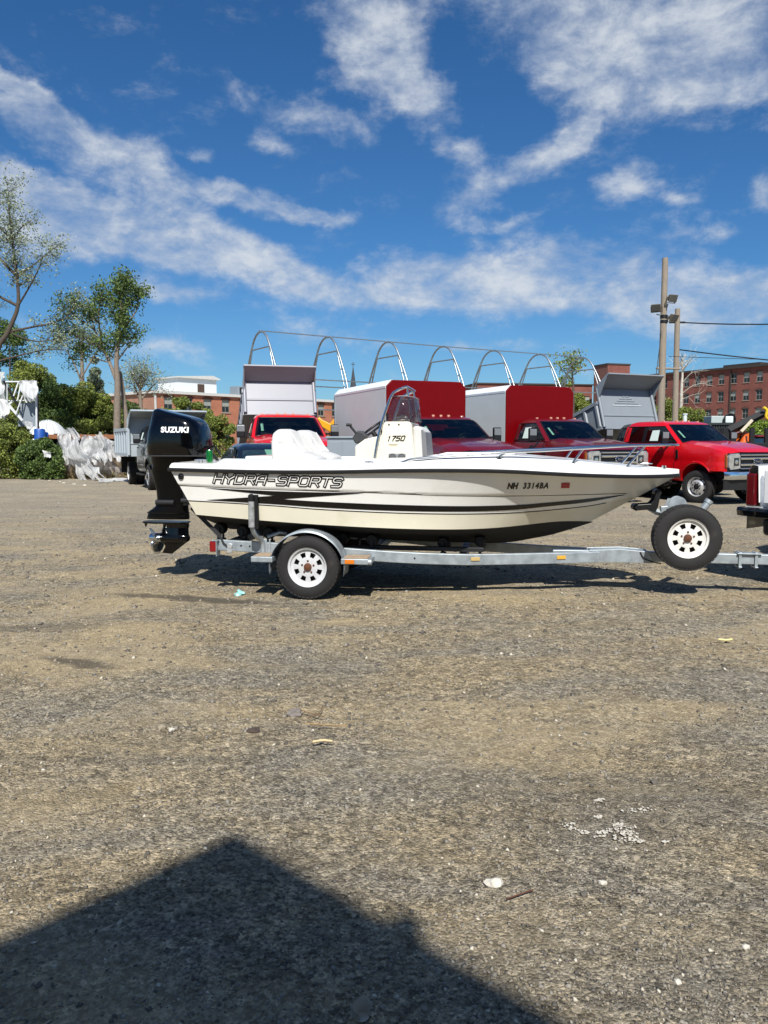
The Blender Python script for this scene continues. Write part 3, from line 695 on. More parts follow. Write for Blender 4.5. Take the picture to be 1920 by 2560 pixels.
b = MB(); b.bx(-.40, .10, -.54, .62, .80, 1.25); b.build('seat_box', gelcoat, boat, bevel=.03)
b = MB(); b.bx(-.80, -.46, -.40, .40, .80, 1.352); b.build('live_well_box', gelcoat, boat, bevel=.02)

# outboard -----------------------------------------------------------
mgloss = mat('outboard_black', '#030304', .12, var=.05, coat=.25, spec=.35)
COWL = [(1.861,-1.895,-1.895,.05),(1.848,-1.925,-1.84,.11),(1.822,-1.935,-1.74,.165),(1.79,-1.938,-1.60,.205),(1.762,-1.940,-1.50,.23),(1.73,-1.943,-1.44,.248),(1.69,-1.950,-1.405,.262),(1.62,-1.970,-1.378,.275),(1.54,-1.985,-1.362,.282),(1.46,-1.995,-1.352,.282),(1.40,-1.996,-1.350,.278),(1.345,-1.992,-1.356,.265)]
def sup(xl, xr, hw, z, n=40, e=2.7, shift=0):
    xc, a = (xl+xr)/2, (xr-xl)/2; out = []
    for k in range(n):
        t = 2*math.pi*k/n; c, s = math.cos(t), math.sin(t)
        out.append((xc + a*abs(c)**(2/e)*(1 if c > 0 else -1), hw*abs(s)**(2/e)*(1 if s > 0 else -1), z))
    return out
b = MB(); b.loft([sup(xl, xr, hw, z, e=3.8) for z, xl, xr, hw in COWL][::-1])
motor = b
MID = [(1.35,-1.99,-1.365,.255),(1.30,-1.99,-1.385,.235),(1.24,-1.985,-1.43,.19),(1.18,-2.005,-1.50,.15),(1.08,-1.985,-1.535,.12),(.96,-1.957,-1.565,.10),(.88,-1.952,-1.58,.095),(.82,-1.955,-1.60,.09),(.775,-1.985,-1.60,.088),(.73,-2.055,-1.595,.088),(.68,-2.075,-1.59,.085),(.645,-2.085,-1.59,.08)]
b2 = MB(); b2.loft([sup(xl, xr, hw, z, e=2.3) for z, xl, xr, hw in MID][::-1])
mid = b2.build('outboard_motor', mat('outboard_satin', '#030304', .42, var=.05, spec=.22), boat, smooth=40)
motor.build('cowl', mgloss, mid, smooth=35)
b = MB(); b.tube([(x, y, 1.347) for x, y, z in sup(-1.996, -1.351, .27, 0, e=3.8)], .006, 6, closed=True); b.build('cowl_seam', mat('seam_grey', '#3c3d40', .4), mid)
def cowl_y(x, z):
    tb = sorted(COWL); xl = interp(z, [(q[0], q[1]) for q in tb]); xr = interp(z, [(q[0], q[2]) for q in tb]); hw = interp(z, [(q[0], q[3]) for q in tb])
    u = abs((x-(xl+xr)/2)/((xr-xl)/2)); return -hw*max(0, 1-u**3.8)**(1/3.8)
v2, f2 = text_mesh('SUZUKI', .088, 0, .004, 1.0, spacing=1.06)
wt = max(p[0] for p in v2); kx = .300/wt
b = MB(); b.add([(-1.765+u*kx, cowl_y(-1.765+u*kx, 1.60+v*.9-u*.01)-.004, 1.60+v*.9-u*.01) for u, v in v2], f2)
b.build('cowl_lettering', mat('decal_white', '#f2f2f2', .3, var=.02), mid)
# anti-ventilation plate, trim tab, leg, gear case, skeg
b = MB(); b.prism([(-2.12,-.05),(-2.09,-.09),(-1.95,-.125),(-1.65,-.11),(-1.60,-.06),(-1.60,.06),(-1.65,.11),(-1.95,.125),(-2.09,.09),(-2.12,.05)], .600, .618, 'z'); b.build('cavitation_plate', mgloss, mid, bevel=.004)
for z, d in ((.665, .012), (.715, .010)):
    b = MB(); b.loft([sup(-2.078, -1.587, .094, z-.006, e=2.3), sup(-2.078, -1.587, .094, z+.006, e=2.3)]); b.build('splash_rib', mgloss, mid, smooth=40)
b = MB(); b.prism([(-2.115,.60),(-2.105,.552),(-2.085,.585),(-2.06,.602)], -.012, .012); b.build('trim_tab', mgloss, mid)
b = MB(); b.loft([sup(-1.90, -1.595, .045, z, e=2.0) for z in (.61, .55)] [::-1]+[]); b.loft([sup(-1.905, -1.60, .04, .55, e=2), sup(-1.915, -1.598, .05, .47, e=2)][::-1]); b.build('leg', mgloss, mid, smooth=40)
b = MB(); b.lathe([(.001,-1.585),(.030,-1.595),(.050,-1.625),(.060,-1.70),(.062,-1.80),(.058,-1.87),(.055,-1.915),(.001,-1.916)], (0, 0, .435), 'x', 22); b.build('gear_case', mgloss, mid, smooth=40)
b = MB(); b.prism([(-1.905,.40),(-1.876,.335),(-1.915,.262),(-1.80,.255),(-1.60,.405)], -.009, .009); b.build('skeg', mgloss, mid, bevel=.003)
b = MB(); b.lathe([(.052,-1.917),(.050,-2.02),(.042,-2.05),(.001,-2.05)], (0, 0, .435), 'x', 20)
hubp = b.build('propeller', steel, mid, smooth=40)
for k in range(3):
    a0 = 2*math.pi*k/3 + .5; b = MB(); rows = []
    for i in range(7):
        r_ = .045 + .135*i/6; wd = .075*math.sin(math.pi*(.22+.70*i/6))+.012; row = []
        for j in range(7):
            q = (j/6-.5)*2; ang = a0 + q*wd/max(r_, .06)*.8; row.append((-1.965+q*wd*.55-.015*i/6, r_*math.cos(ang), .435+r_*math.sin(ang)))
        rows.append(row)
    b.grid(rows); bl = b.build('blade', steel, hubp, smooth=60); bl.modifiers.new('s', 'SOLIDIFY').thickness = .006
# clamp bracket, tilt gear, hoses
b = MB(); b.prism([(-1.60,1.24),(-1.42,1.27),(-1.385,1.22),(-1.36,.98),(-1.44,.84),(-1.60,.80)], -.13, -.09); b.prism([(-1.60,1.24),(-1.42,1.27),(-1.385,1.22),(-1.36,.98),(-1.44,.84),(-1.60,.80)], .09, .13)
b.bx(-1.62, -1.40, -.09, .09, .86, 1.20); b.build('clamp_bracket', blk, mid, bevel=.006)
b = MB(); b.cyl((-1.62, -.12, .86), (-1.50, -.12, .86), .028, 12); b.cyl((-1.93, -.09, .835), (-1.72, -.09, .835), .030, 12); b.build('tilt_cylinder', mat('dark_grey_metal', '#2b2c2e', .45, metal=.3), mid, smooth=40)
b = MB(); b.tube(smoothpath([(-1.42,-.10,1.32),(-1.32,-.14,1.40),(-1.22,-.2,1.36),(-1.15,-.25,1.30)], 5), .016, 8); b.tube(smoothpath([(-1.44,.05,1.34),(-1.30,.02,1.45),(-1.20,-.05,1.36)], 5), .013, 8); b.build('rigging_hose', blk, mid, smooth=60)
# drinks can on the stern
def can():
    t = thing('drink_can', 'green drink can standing on the stern corner of the boat', 'can', BO + Vector((math.cos(BYAW)*-1.06 - math.sin(BYAW)*-.70, math.sin(BYAW)*-1.06 + math.cos(BYAW)*-.70, 1.2965)))
    b = MB(); b.lathe([(.001,0),(.024,0),(.033,.010),(.033,.105),(.026,.120)], (0,0,0), 'z', 20); b.build('can_body', mat('can_green', '#1f7d3a', .25, metal=.6, var=.5, scale=45), t, smooth=40)
    b = MB(); b.lathe([(.027,.120),(.026,.122),(.024,.118),(.001,.118)], (0,0,0), 'z', 20); b.build('can_lid', steel, t, smooth=40)
can()

# ================================================================ TRAILER
trailer = thing('boat_trailer', 'galvanised single axle boat trailer with spare wheel on its tongue', 'trailer', BO, BYAW)
def rect_tube(b, path, wy, hz):
    P = [Vector(p) for p in path]; secs = []
    for i, p in enumerate(P):
        t = (P[min(i+1, len(P)-1)]-P[max(i-1, 0)]); t.z = 0; t.normalize(); n = Vector((-t.y, t.x, 0))*wy/2; u = Vector((0, 0, hz/2))
        secs.append([p-n-u, p+n-u, p+n+u, p-n+u])
    b.loft(secs)
RAIL = [(-.99,.72,.470),(-.37,.72,.448),(.36,.72,.410),(.75,.705,.388),(1.10,.62,.365),(1.5,.52,.348),(2.1,.34,.345),(2.80,.12,.345)]
for sgn in (-1, 1):
    b = MB(); rect_tube(b, [(x, sgn*y, z) for x, y, z in RAIL], .052, .108); b.build('frame_rail', galv, trailer, bevel=.006)
b = MB(); rect_tube(b, [(2.35,0,.345),(3.6,0,.345),(4.86,0,.34)], .078, .10); b.build('tongue', galv, trailer, bevel=.006)
b = MB(); b.prism([(2.70,.29),(2.70,.41),(3.02,.425),(3.28,.405),(3.33,.29)], -.105, -.099); b.prism([(2.70,.29),(2.70,.41),(3.02,.425),(3.28,.405),(3.33,.29)], .099, .105); b.bx(2.72, 3.28, -.099, .099, .402, .408); b.build('tongue_gusset', galv, trailer, bevel=.003)
for x in (4.16, 4.31):
    b = MB()
    for sgn in (-1, 1): b.bx(x-.014, x+.014, sgn*.052-.006, sgn*.052+.006, .252, .405)
    b.bx(x-.014, x+.014, -.06, .06, .398, .412); b.bx(x-.016, x+.016, -.075, .075, .262, .272); b.build('u_bolt', galv, trailer, bevel=.003)
b = MB(); b.bx(4.13, 4.36, -.07, .07, .394, .404); b.build('clamp_plate', galv, trailer, bevel=.003)
b = MB(); b.prism([(4.78,.31),(4.78,.40),(4.92,.43),(5.02,.42),(5.05,.385),(5.02,.37),(4.90,.34)], -.055, .055); b.build('coupler', galv, trailer, bevel=.012)
for x in (-.90, -.30, .55, 1.45):
    y = interp(x, [(a, c) for a, c, d in RAIL])-.03; z = interp(x, [(a, d) for a, c, d in RAIL])
    b = MB(); b.bx(x-.038, x+.038, -y, y, z-.04, z+.035); b.build('cross_member', galv, trailer, bevel=.005)
b = MB(); b.cyl((0, -.86, .305), (0, .86, .305), .03, 14); b.build('axle', mat('dark_grey_metal', '#2b2c2e', .45, metal=.3), trailer, smooth=40)
for sgn in (-1, 1):
    wheel(trailer, (0, sgn*.87, .302), .305, .182, .186, 'spoke', sgn, mat('rim_grey_white', '#c3c5c6', .4, var=.12, scale=20, dirt='#7d7568', dirt_amt=.2))
    b = MB(); rows = []
    for k in range(33):      # fender: half round skirt with a rolled lip
        a = R(-12) + (math.pi+R(24))*k/32; Rf = .352 + (.0 if 3 < k < 30 else .006)
        cx, cz = math.cos(a), math.sin(a)
        fl = min(k, 32-k); lift = .0
        rows.append([(Rf*cx*1.03-.005, sgn*y, .305+Rf*cz+dz) for y, dz in ((.745, 0), (.80, .006), (.93, .006), (.965, 0), (.972, -.018*max(.2, cz)), (.968, -.022*max(.2, cz)))])
    b.grid(rows); f = b.build('fender', galv, trailer, smooth=50); sm = f.modifiers.new('s', 'SOLIDIFY'); sm.thickness = .005
    for x0, x1 in ((.335, .62), (-.55, -.335)):
        b = MB(); b.bx(x0, x1, sgn*.99 if sgn < 0 else .75, -.75 if sgn < 0 else .99, .345, .40) if sgn < 0 else b.bx(x0, x1, .75, .99, .345, .40)
        st_ = b.build('fender_step', galv, trailer, bevel=.008)
        b = MB(); b.bx(x0+.02, x1-.03, min(sgn*.76, sgn*.975), max(sgn*.76, sgn*.975), .401, .406); b.build('step_pad', mat('worn_tan', '#a08b73', .9, var=.3, scale=30, dirt='#5d4c3d', dirt_amt=.3), st_)
        if x0 > 0:
            b = MB(); b.bx(x0+.04, x0+.13, min(sgn*.99, sgn*1.0), max(sgn*.99, sgn*1.0), .352, .392); b.build('side_marker', amber, st_, bevel=.004)
            b = MB(); b.cyl((x1-.02, sgn*.985, .372), (x1+.012, sgn*.985, .372), .028, 12); b.build('step_end', galv, st_, smooth=40)
    # tail light on its bracket
    b = MB(); b.bx(-1.015, -.955, min(sgn*.80, sgn*.70), max(sgn*.80, sgn*.70), .515, .522); b.bx(-.975, -.968, min(sgn*.80, sgn*.70), max(sgn*.80, sgn*.70), .36, .522); tb = b.build('light_bracket', galv, trailer, bevel=.002)
    b = MB(); b.bx(-1.045, -.976, min(sgn*.795, sgn*.705), max(sgn*.795, sgn*.705), .405, .512); b.build('tail_light', redlens, tb, bevel=.012, seg=3)
    # guide post, strap and hook plate
    b = MB(); b.tube(smoothpath([(-.50, sgn*.755, .40), (-.505, sgn*.77, .52), (-.54, sgn*.90, .62), (-.548, sgn*.945, .74), (-.548, sgn*.95, .985)], 5), .026, 10); gp = b.build('guide_post', galv, trailer, smooth=60)
    b = MB(); b.tube([(-.548, sgn*.95, .68), (-.548, sgn*.95, .93)], .031, 10); b.build('post_pipe', mat('pipe_worn', '#8f9291', .5, var=.35, scale=25, dirt='#4b3d33', dirt_amt=.35), gp, smooth=50)
    b = MB(); b.tube([(-.548, sgn*.95, .93), (-.548, sgn*.95, .985), (-.548, sgn*.95, 1.0)], [.033, .033, .012], 10); b.build('post_cap', blk, gp, smooth=50)
    b = MB(); b.tube([(-.510, sgn*.915, .66), (-.510, sgn*.93, .99)], .027, 8); b.build('post_pad', blk, gp, smooth=50)
    b = MB(); b.bx(-.53, -.46, min(sgn*.748, sgn*.756), max(sgn*.748, sgn*.756), .36, .54); b.bx(-.44, -.425, min(sgn*.748, sgn*.756), max(sgn*.748, sgn*.756), .36, .54); b.build('post_clamp', galv, gp, bevel=.003)
    b = MB(); b.ribbon([(-1.245, sgn*.74, .84), (-1.10, sgn*.745, .705), (-.94, sgn*.75, .555)], (0, .0, .0) if 0 else Vector((.030, 0, .028)), .004); b.ribbon([(-.94, sgn*.752, .555), (-.91, sgn*.757, .49), (-.85, sgn*.757, .445)], Vector((.016, 0, .012)), .004); b.build('tie_down_strap', mat('webbing', '#26272a', .8, var=.3, scale=60), trailer)
    b = MB(); b.cyl((-.845, sgn*.748, .465), (-.845, sgn*.762, .465), .028, 14); b.bx(-.875, -.825, min(sgn*.750, sgn*.758), max(sgn*.750, sgn*.758), .395, .45); b.build('hook_plate', mat('zinc_bright', '#d6dadd', .35, metal=.7), trailer, bevel=.003)
    for x, z in ((-.73, .47), (-.64, .465), (-.33, .452), (-.27, .45), (1.0, .372)):
        b = MB(); y = interp(x, [(a, c) for a, c, d in RAIL])+.026; b.cyl((x, sgn*y, z), (x, sgn*(y+.006), z), .009, 8); b.build('bolt', mat('dark_grey_metal', '#2b2c2e', .45, metal=.3), trailer)
    for x, m_ in ((1.58, mat('marker_worn', '#b9a06a', .4)), (2.42, mat('marker_yellow', '#d8a53a', .4))):
        y = interp(x, [(a, c) for a, c, d in RAIL])+.028; z = interp(x, [(a, d) for a, c, d in RAIL])
        b = MB(); b.obox((x, sgn*(y+.005), z+.008), (.09, .010, .035), (0, 0, sgn*-R(16.5) if sgn > 0 else R(16.5))); b.build('reflector', m_, trailer, bevel=.003)
    # roller sets under the hull
    for x in (-1.05, -.80, -.52, .25, .55, 1.25, 1.62):
        yb = .46 if x < 1 else .36
        xc = x; zk = sinterp(xc, KZ); zc = sinterp(xc, CHZ); yc = sinterp(xc, CHY); zb = lerp(zk, zc, (yb/yc)**.95)
        rr_ = .062 if x < 1 else .055
        b = MB(); b.lathe([(.012,-.06),(rr_*.8,-.06),(rr_,-.045),(rr_*.93,0),(rr_,.045),(rr_*.8,.06),(.012,.06)], (x, sgn*yb, zb-rr_-.004), 'y', 16); ro = b.build('roller', mat('roller_black', '#121213', .6), trailer, smooth=40)
        zr = interp(x, [(a, d) for a, c, d in RAIL])
        b = MB(); b.bx(x-.012, x+.012, sgn*yb-.075, sgn*yb-.068, zr-.02, zb-rr_+.01); b.bx(x-.012, x+.012, sgn*yb+.068, sgn*yb+.075, zr-.02, zb-rr_+.01); b.bx(x-.03, x+.03, sgn*yb-.075, sgn*yb+.075, zr+.0, zr+.03); b.build('roller_bracket', mat('dark_grey_metal', '#2b2c2e', .45, metal=.3), ro, bevel=.002)
    b = MB(); b.bx(-1.08, 1.66, sgn*.46-.03 if 1 else 0, sgn*.46+.03, .42, .462); b.build('bunk_beam', mat('dark_grey_metal', '#2b2c2e', .45, metal=.3), trailer, bevel=.004)
b = MB(); b.tube([(-.47,-.71,.56),(-.36,-.66,.60),(-.30,-.62,.585)], .02, 8); b.build('bunk_arm', galv, trailer, smooth=50)
# winch post, bow stop, winch, jack, spare wheel
b = MB(); b.obox((3.46, 0, .60), (.075, .075, .52), (0, R(-6), 0)); b.build('winch_post', galv, trailer, bevel=.006)
b = MB(); b.tube([(3.46,0,.78),(3.36,0,.80),(3.27,0,.855)], .032, 4); b.build('winch_arm', galv, trailer)
for sgn in (-1, 1):
    b = MB(); b.prism([(3.335,.80),(3.36,.85),(3.385,1.0),(3.345,1.03),(3.32,.92),(3.29,.885),(3.16,.875),(3.135,.845),(3.16,.815),(3.26,.825)], sgn*.085-.008, sgn*.085+.008); b.build('bow_stop_plate', blk, trailer, bevel=.006)
for x, z in ((3.155, .845), (3.36, .995)):
    b = MB(); b.lathe([(.006,-.075),(.034,-.075),(.026,0),(.034,.075),(.006,.075)], (x, 0, z), 'y', 14); b.build('bow_roller', blk, trailer, smooth=40)
b = MB(); b.lathe([(.001,-.06),(.072,-.06),(.072,-.05),(.03,-.048),(.03,.048),(.072,.05),(.072,.06),(.001,.06)], (3.565, 0, .885), 'y', 22); b.build('winch_drum', galv, trailer, smooth=40)
b = MB(); b.prism([(3.43,.80),(3.48,.93),(3.62,.93),(3.64,.83),(3.55,.78)], -.075, -.069); b.prism([(3.43,.80),(3.48,.93),(3.62,.93),(3.64,.83),(3.55,.78)], .069, .075); b.build('winch_side_plate', galv, trailer)
b = MB(); b.tube([(3.60,-.08,.86),(3.60,-.10,.86),(3.50,-.10,.74)], .010, 8); b.cyl((3.5,-.10,.74), (3.5,-.17,.74), .016, 10); b.build('winch_handle', blk, trailer, smooth=50)
b = MB(); b.tube([(3.66,.03,.60),(3.865,.03,.905)], .036, 14); b.tube([(3.855,.03,.89),(3.875,.03,.92)], .042, 14); b.build('tongue_jack', galv, trailer, smooth=40)
b = MB(); b.bx(3.52, 3.68, -.18, -.04, .42, .60); b.build('spare_carrier', galv, trailer, bevel=.005)
wheel(trailer, (3.60, -.255, .575), .318, .182, .186, 'spoke', -1)
b = MB(); b.tube(smoothpath([(3.20,-.11,.40),(3.25,-.115,.33),(3.40,-.12,.29)], 4), .006, 6); b.build('wiring', blk, trailer)
# ================================================================ VEHICLES (local frame: +x forward, origin on the ground under the front axle)
glass = mat('car_glass', '#1c2a28', .05, var=.5, scale=1.6, spec=1.0, coat=1.0)
def glass_mat():
    m = bpy.data.materials.new('tinted_glass'); m.use_nodes = True; t = m.node_tree; t.nodes.remove(t.nodes['Principled BSDF']); L = t.links.new
    tr = t.nodes.new('ShaderNodeBsdfTransparent'); tr.inputs[0].default_value = (.42, .50, .47, 1); gl = t.nodes.new('ShaderNodeBsdfGlossy'); gl.inputs['Roughness'].default_value = .03; gl.inputs['Color'].default_value = (.9, .95, .95, 1)
    fr = t.nodes.new('ShaderNodeFresnel'); fr.inputs[0].default_value = 1.7; ms = t.nodes.new('ShaderNodeMixShader'); L(fr.outputs[0], ms.inputs[0]); L(tr.outputs[0], ms.inputs[1]); L(gl.outputs[0], ms.inputs[2]); L(ms.outputs[0], t.nodes['Material Output'].inputs['Surface']); return m
tglass = glass_mat(); interior_m = mat('cab_interior', '#2a2a2b', .8, var=.2)
undercarriage = mat('undercarriage', '#0b0b0c', .8)
lamp_clear = mat('lamp_clear', '#d2d6d9', .14, metal=.75, var=.4, scale=12)
sticker_w = mat('sticker_paper', '#d8e8dd', .6, var=.12, scale=40)
sticker_g = mat('sticker_green', '#5b8a76', .6, var=.5, scale=40)
def paint(name, c, **k): return mat(name, c, .28, var=.05, scale=3, coat=.7, **k)
def dir_of(phi): return Vector((math.sin(R(phi)), -math.cos(R(phi)), 0))
def truck(name, label, loc, phi, pm, cab='regular', scale=1.0, group=None, rear='dual', wb=3.7, wmat=None, wstyle='dish', bumper_m=None, cat='truck', grille_m=None, front_detail=True):
    t = thing(name, label, cat, loc, R(phi-90), group, scale)
    cr = {'regular': -2.18, 'super': -2.82, 'crew': -3.2}[cab]; SX = -.20
    grille_m = grille_m or chrome; bumper_m = bumper_m or chrome
    def zb(x):
        if x < -.62: return 1.44
        q = (x+.62)/1.48; return 1.46 - .09*q - .145*q**3
    def zbot(x):
        z = .52
        if abs(x) < .53: z = max(z, .44+math.sqrt(.53**2-x*x))
        if x > .44: z = max(z, .80)
        return z
    def wd(x, z):
        w_ = .975 + .028*math.exp(-(x/.55)**2)*max(0, 1-abs(z-.95)/.5)
        if z > 1.15: w_ -= .075*((z-1.15)/.3)**2
        if z < .78: w_ -= .06*((.78-z)/.26)**2
        if x > .40: w_ -= .15*((x-.40)/.46)**2.6
        w_ -= .018*math.exp(-((z-1.02)/.05)**2)*(1 if x < -.5 else .4)
        return w_
    xs = [lerp(cr, -.60, i/12) for i in range(13)] + [-.56+i*.035 for i in range(41)]
    xs = [x for x in xs if x <= .86]
    NR = 12
    b = MB()
    b.grid([[(x, -wd(x, lerp(zbot(x), zb(x), k/NR)), lerp(zbot(x), zb(x), k/NR)) for k in range(NR+1)] for x in xs])
    # wheel-arch lip and return
    lip = [x for x in xs if abs(x) < .53]
    b.grid([[(x, -wd(x, zbot(x))-q, zbot(x)+d) for q, d in ((0, 0), (.012, .012), (.012, .045), (0, .055))] for x in lip])
    b.grid([[(x, -wd(x, zbot(x)), zbot(x)), (x, -.62, zbot(x)+.02)] for x in lip])
    mirrored(b)
    # cab back wall
    zr = [lerp(zbot(cr), zb(cr), k/NR) for k in range(NR+1)]
    b.grid([[(cr, -wd(cr, z), z) for z in zr], [(cr, wd(cr, z), z) for z in zr]])
    # upper cab
    XF = [(1.44,-.60),(1.60,-.80),(1.80,-1.06),(1.93,-1.25),(1.99,-1.38),(2.03,-1.56),(2.045,-1.75)]
    HW = [(1.44,.925),(1.60,.885),(1.80,.825),(1.93,.775),(1.99,.725),(2.03,.62),(2.045,.42)]
    XR = [(1.44,cr),(1.80,cr+.07),(1.93,cr+.10),(1.99,cr+.15),(2.03,cr+.24),(2.045,cr+.36)]
    def ring(z, o=0.0):
        xf, xr, hw = interp(z, XF), interp(z, XR), interp(z, HW); c = .10; p = []
        for k in range(9):   # windscreen bow
            y = lerp(-hw+c, hw-c, k/8); p.append((xf+.075*(1-(y/hw)**2), y, z))
        for k in range(1, 5): a = R(90-k*22.5); p.append((xf-c+.02+c*math.sin(a)*.9, hw-c+c*math.cos(a), z))
        p.append((lerp(xf, xr, .5), hw+.012, z))
        for k in range(5): a = R(k*22.5); p.append((xr+c-c*math.sin(a), hw-c+c*math.cos(a), z))
        n = len(p); p += [(x, -y, zz) for x, y, zz in reversed(p[9:])]
        return p
    zl = [1.44, 1.475, 1.56, 1.66, 1.76, 1.85, 1.90, 1.935, 1.965, 1.99, 2.012, 2.03, 2.04, 2.045]
    rg = [ring(z) for z in zl]; nr = len(rg[0]); fs = []
    for i in range(len(zl)-1):
        for j in range(nr):
            if j < 8 and 1 <= i <= 6: continue            # windscreen opening
            if j in (12, 13, 23, 24) and 1 <= i <= 5: continue   # side openings
            if j == 18 and 2 <= i <= 4: continue          # rear window
            fs.append((i*nr+j, i*nr+(j+1) % nr, (i+1)*nr+(j+1) % nr, (i+1)*nr+j))
    fs.append(tuple(range((len(zl)-1)*nr, len(zl)*nr)))
    b.add([p for q in rg for p in q], fs)
    body = b.build('cab', pm, t, smooth=38)
    # hood
    b = MB(); rows = []
    for x in [-.66+i*.055 for i in range(29)]:
        x = min(x, .86); w0, z0 = wd(x, zb(x))*.995, zb(x); row = []
        for k in range(17):
            f = k/16*2-1; cr_ = .055*(1-abs(f)**3.5) + .022*math.exp(-((abs(f)-.62)/.12)**2)
            row.append((x+.05*(1-f*f)*max(0, (x-.3)/.56), f*w0, z0-.002+cr_*(1 if x < .7 else 1-.5*(x-.7)/.16)))
        rows.append(row)
    b.grid(rows); hd = b.build('hood', pm, t, smooth=50)
    # front closing panel
    b = MB(); b.grid([[(.84+.05*(1-f*f), f*.86, z) for f in [k/8*2-1 for k in range(9)]] for z in (.62, .9, 1.2, 1.235)]); b.bx(-.5, .80, -.60, .60, .45, 1.15); b.build('radiator_support', undercarriage, t)
    # glass
    b = MB(); b.grid([[(interp(z, XF)+.075*(1-(f*.90)**2)+.007, f*.90*interp(z, HW), z+.003) for f in [k/10*2-1 for k in range(11)]] for z in (1.485, 1.6, 1.7, 1.8, 1.88, 1.935)])
    wsn = b.build('windshield', tglass, t, smooth=60)
    wp = lambda f, z: (interp(z, XF)+.075*(1-(f*.91)**2)+.006, f*.91*interp(z, HW), z)
    b = MB(); b.tube([wp(k/10*2-1, 1.48) for k in range(11)] + [wp(1, z) for z in (1.6, 1.7, 1.8, 1.9)] + [wp(1-k/10*2, 1.937) for k in range(11)] + [wp(-1, z) for z in (1.9, 1.8, 1.7, 1.6)], .014, 6, closed=True); b.build('windshield_seal', blk, wsn, smooth=60)
    b = MB(); b.bx(cr+.06, -.62, -.88, .88, 1.425, 1.437); b.prism([(-.62,1.437),(-.70,1.485),(-.92,1.475),(-.98,1.437)], -.84, .84); it = b.build('interior', interior_m, t)
    for y in (-.42, .42):
        b = MB(); b.prism([(-1.62,1.437),(-1.72,1.72),(-1.66,1.76),(-1.58,1.74),(-1.50,1.437)], y-.24, y+.24); b.prism([(-1.73,1.77),(-1.74,1.90),(-1.68,1.92),(-1.64,1.78)], y-.13, y+.13); b.build('seat', interior_m, it, bevel=.03)
    b = MB(); b.tube([(-1.08+.06*math.sin(a_)*.5, .42+.18*math.cos(a_), 1.50+.13*math.sin(a_)) for a_ in [2*math.pi*k/18 for k in range(18)]], .014, 6, closed=True); b.build('steering_wheel', blk, it)
    if cab != 'regular':
        b = MB(); b.prism([(cr+.18,1.437),(cr+.12,1.74),(cr+.22,1.76),(cr+.32,1.437)], -.70, .70); b.build('rear_seat', interior_m, it, bevel=.03)
    b = MB(); b.grid([[(interp(z, XR)-.002, f*(interp(z, HW)-.10), z) for f in (-1, 0, 1)] for z in (1.56, 1.70, 1.85)]); b.build('rear_window', tglass, t)
    b = MB(); b.grid([[(interp(z, XF)+.075*(1-(f*.7+.1)**2)+.011, f*.035-.64, z) for f in (-1, 0, 1)] for z in (1.60, 1.69, 1.78)]); b.build('window_sticker', sticker_g, wsn)
    b = MB(); b.obox((SX-.44+.045, -.2, 1.49), (.02, .55, .018), (0, 0, .1)); b.obox((SX-.44+.045, .38, 1.49), (.02, .5, .018), (0, 0, .1)); b.build('wiper', blk, wsn)
    win = {'regular': [[(-.74,1.475),(-1.14,1.885),(-1.80,1.885),(-1.84,1.475)]],
           'super': [[(-.74,1.475),(-1.14,1.885),(-1.66,1.885),(-1.67,1.475)], [(-1.80,1.475),(-1.80,1.885),(-2.34,1.875),(-2.47,1.74),(-2.50,1.475)]],
           'crew': [[(-.74,1.475),(-1.14,1.885),(-1.70,1.885),(-1.71,1.475)], [(-1.84,1.475),(-1.84,1.885),(-2.68,1.875),(-2.84,1.72),(-2.88,1.475)]]}[cab]
    win = [[(x+SX, z) for x, z in p] for p in win]
    yw = lambda x, z: interp(z, HW) + .012*max(0, 1-abs((x-(lerp(interp(z, XF), interp(z, XR), .5)))/.9))
    for sgn in (-1, 1):
        sd_i = (12, 13, 14) if sgn > 0 else (25, 24, 23)
        zw = (1.475, 1.56, 1.66, 1.76, 1.85, 1.90)
        b = MB(); b.grid([[tuple(Vector(ring(z)[q])+Vector((0, sgn*.002, 0))) for q in sd_i] for z in zw]); sw = b.build('side_window', tglass, t, smooth=60)
        def spt(x, z, o): q = ring(z); a0, a1, a2 = (Vector(q[i]) for i in sd_i); return (x, (interp(x, [(a2.x, a2.y), (a1.x, a1.y), (a0.x, a0.y)])) + sgn*o, z)
        ends = lambda z: (Vector(ring(z)[sd_i[2]]).x, Vector(ring(z)[sd_i[0]]).x)
        b = MB(); lo, hi = zw[0], zw[-1]; (r0, f0), (r1, f1) = ends(lo), ends(hi)
        pth = [spt(lerp(r0, f0, k/6), lo+.008, .006) for k in range(7)] + [spt(ends(z)[1]-.012, z, .006) for z in zw[1:-1]] + [spt(lerp(f1, r1, k/6), hi-.006, .006) for k in range(7)] + [spt(ends(z)[0]+.012, z, .006) for z in zw[-2:0:-1]]
        b.tube(pth, .013, 6, closed=True); b.build('window_trim', blk, sw, smooth=60)
        def post(xa, xb, m_, nm): b = MB(); b.grid([[spt(x, z, .005) for x in (xa, (xa+xb)/2, xb)] for z in zw]); o_ = b.build(nm, m_, t); o_.modifiers.new('s', 'SOLIDIFY').thickness = .02
        if cab == 'regular': post(cr+.12, cr+.26, pm, 'rear_pillar')
        else:
            post(-2.0, -1.87, blk, 'door_pillar'); post(cr+.10, cr+.30, pm, 'rear_pillar')
        b = MB(); b.add([spt(x, z, .008) for x, z in ((-1.40,1.52),(-1.42,1.80),(-1.68,1.79),(-1.70,1.52))], [(0,1,2,3)]); b.build('window_sticker', sticker_w, sw)
        # doors: panels set a hair proud with a dark seam round them
        doors = [(-.75, {'regular': -2.10, 'super': -1.96, 'crew': -1.98}[cab])] + ([(-1.99, cr+.10)] if cab != 'regular' else [])
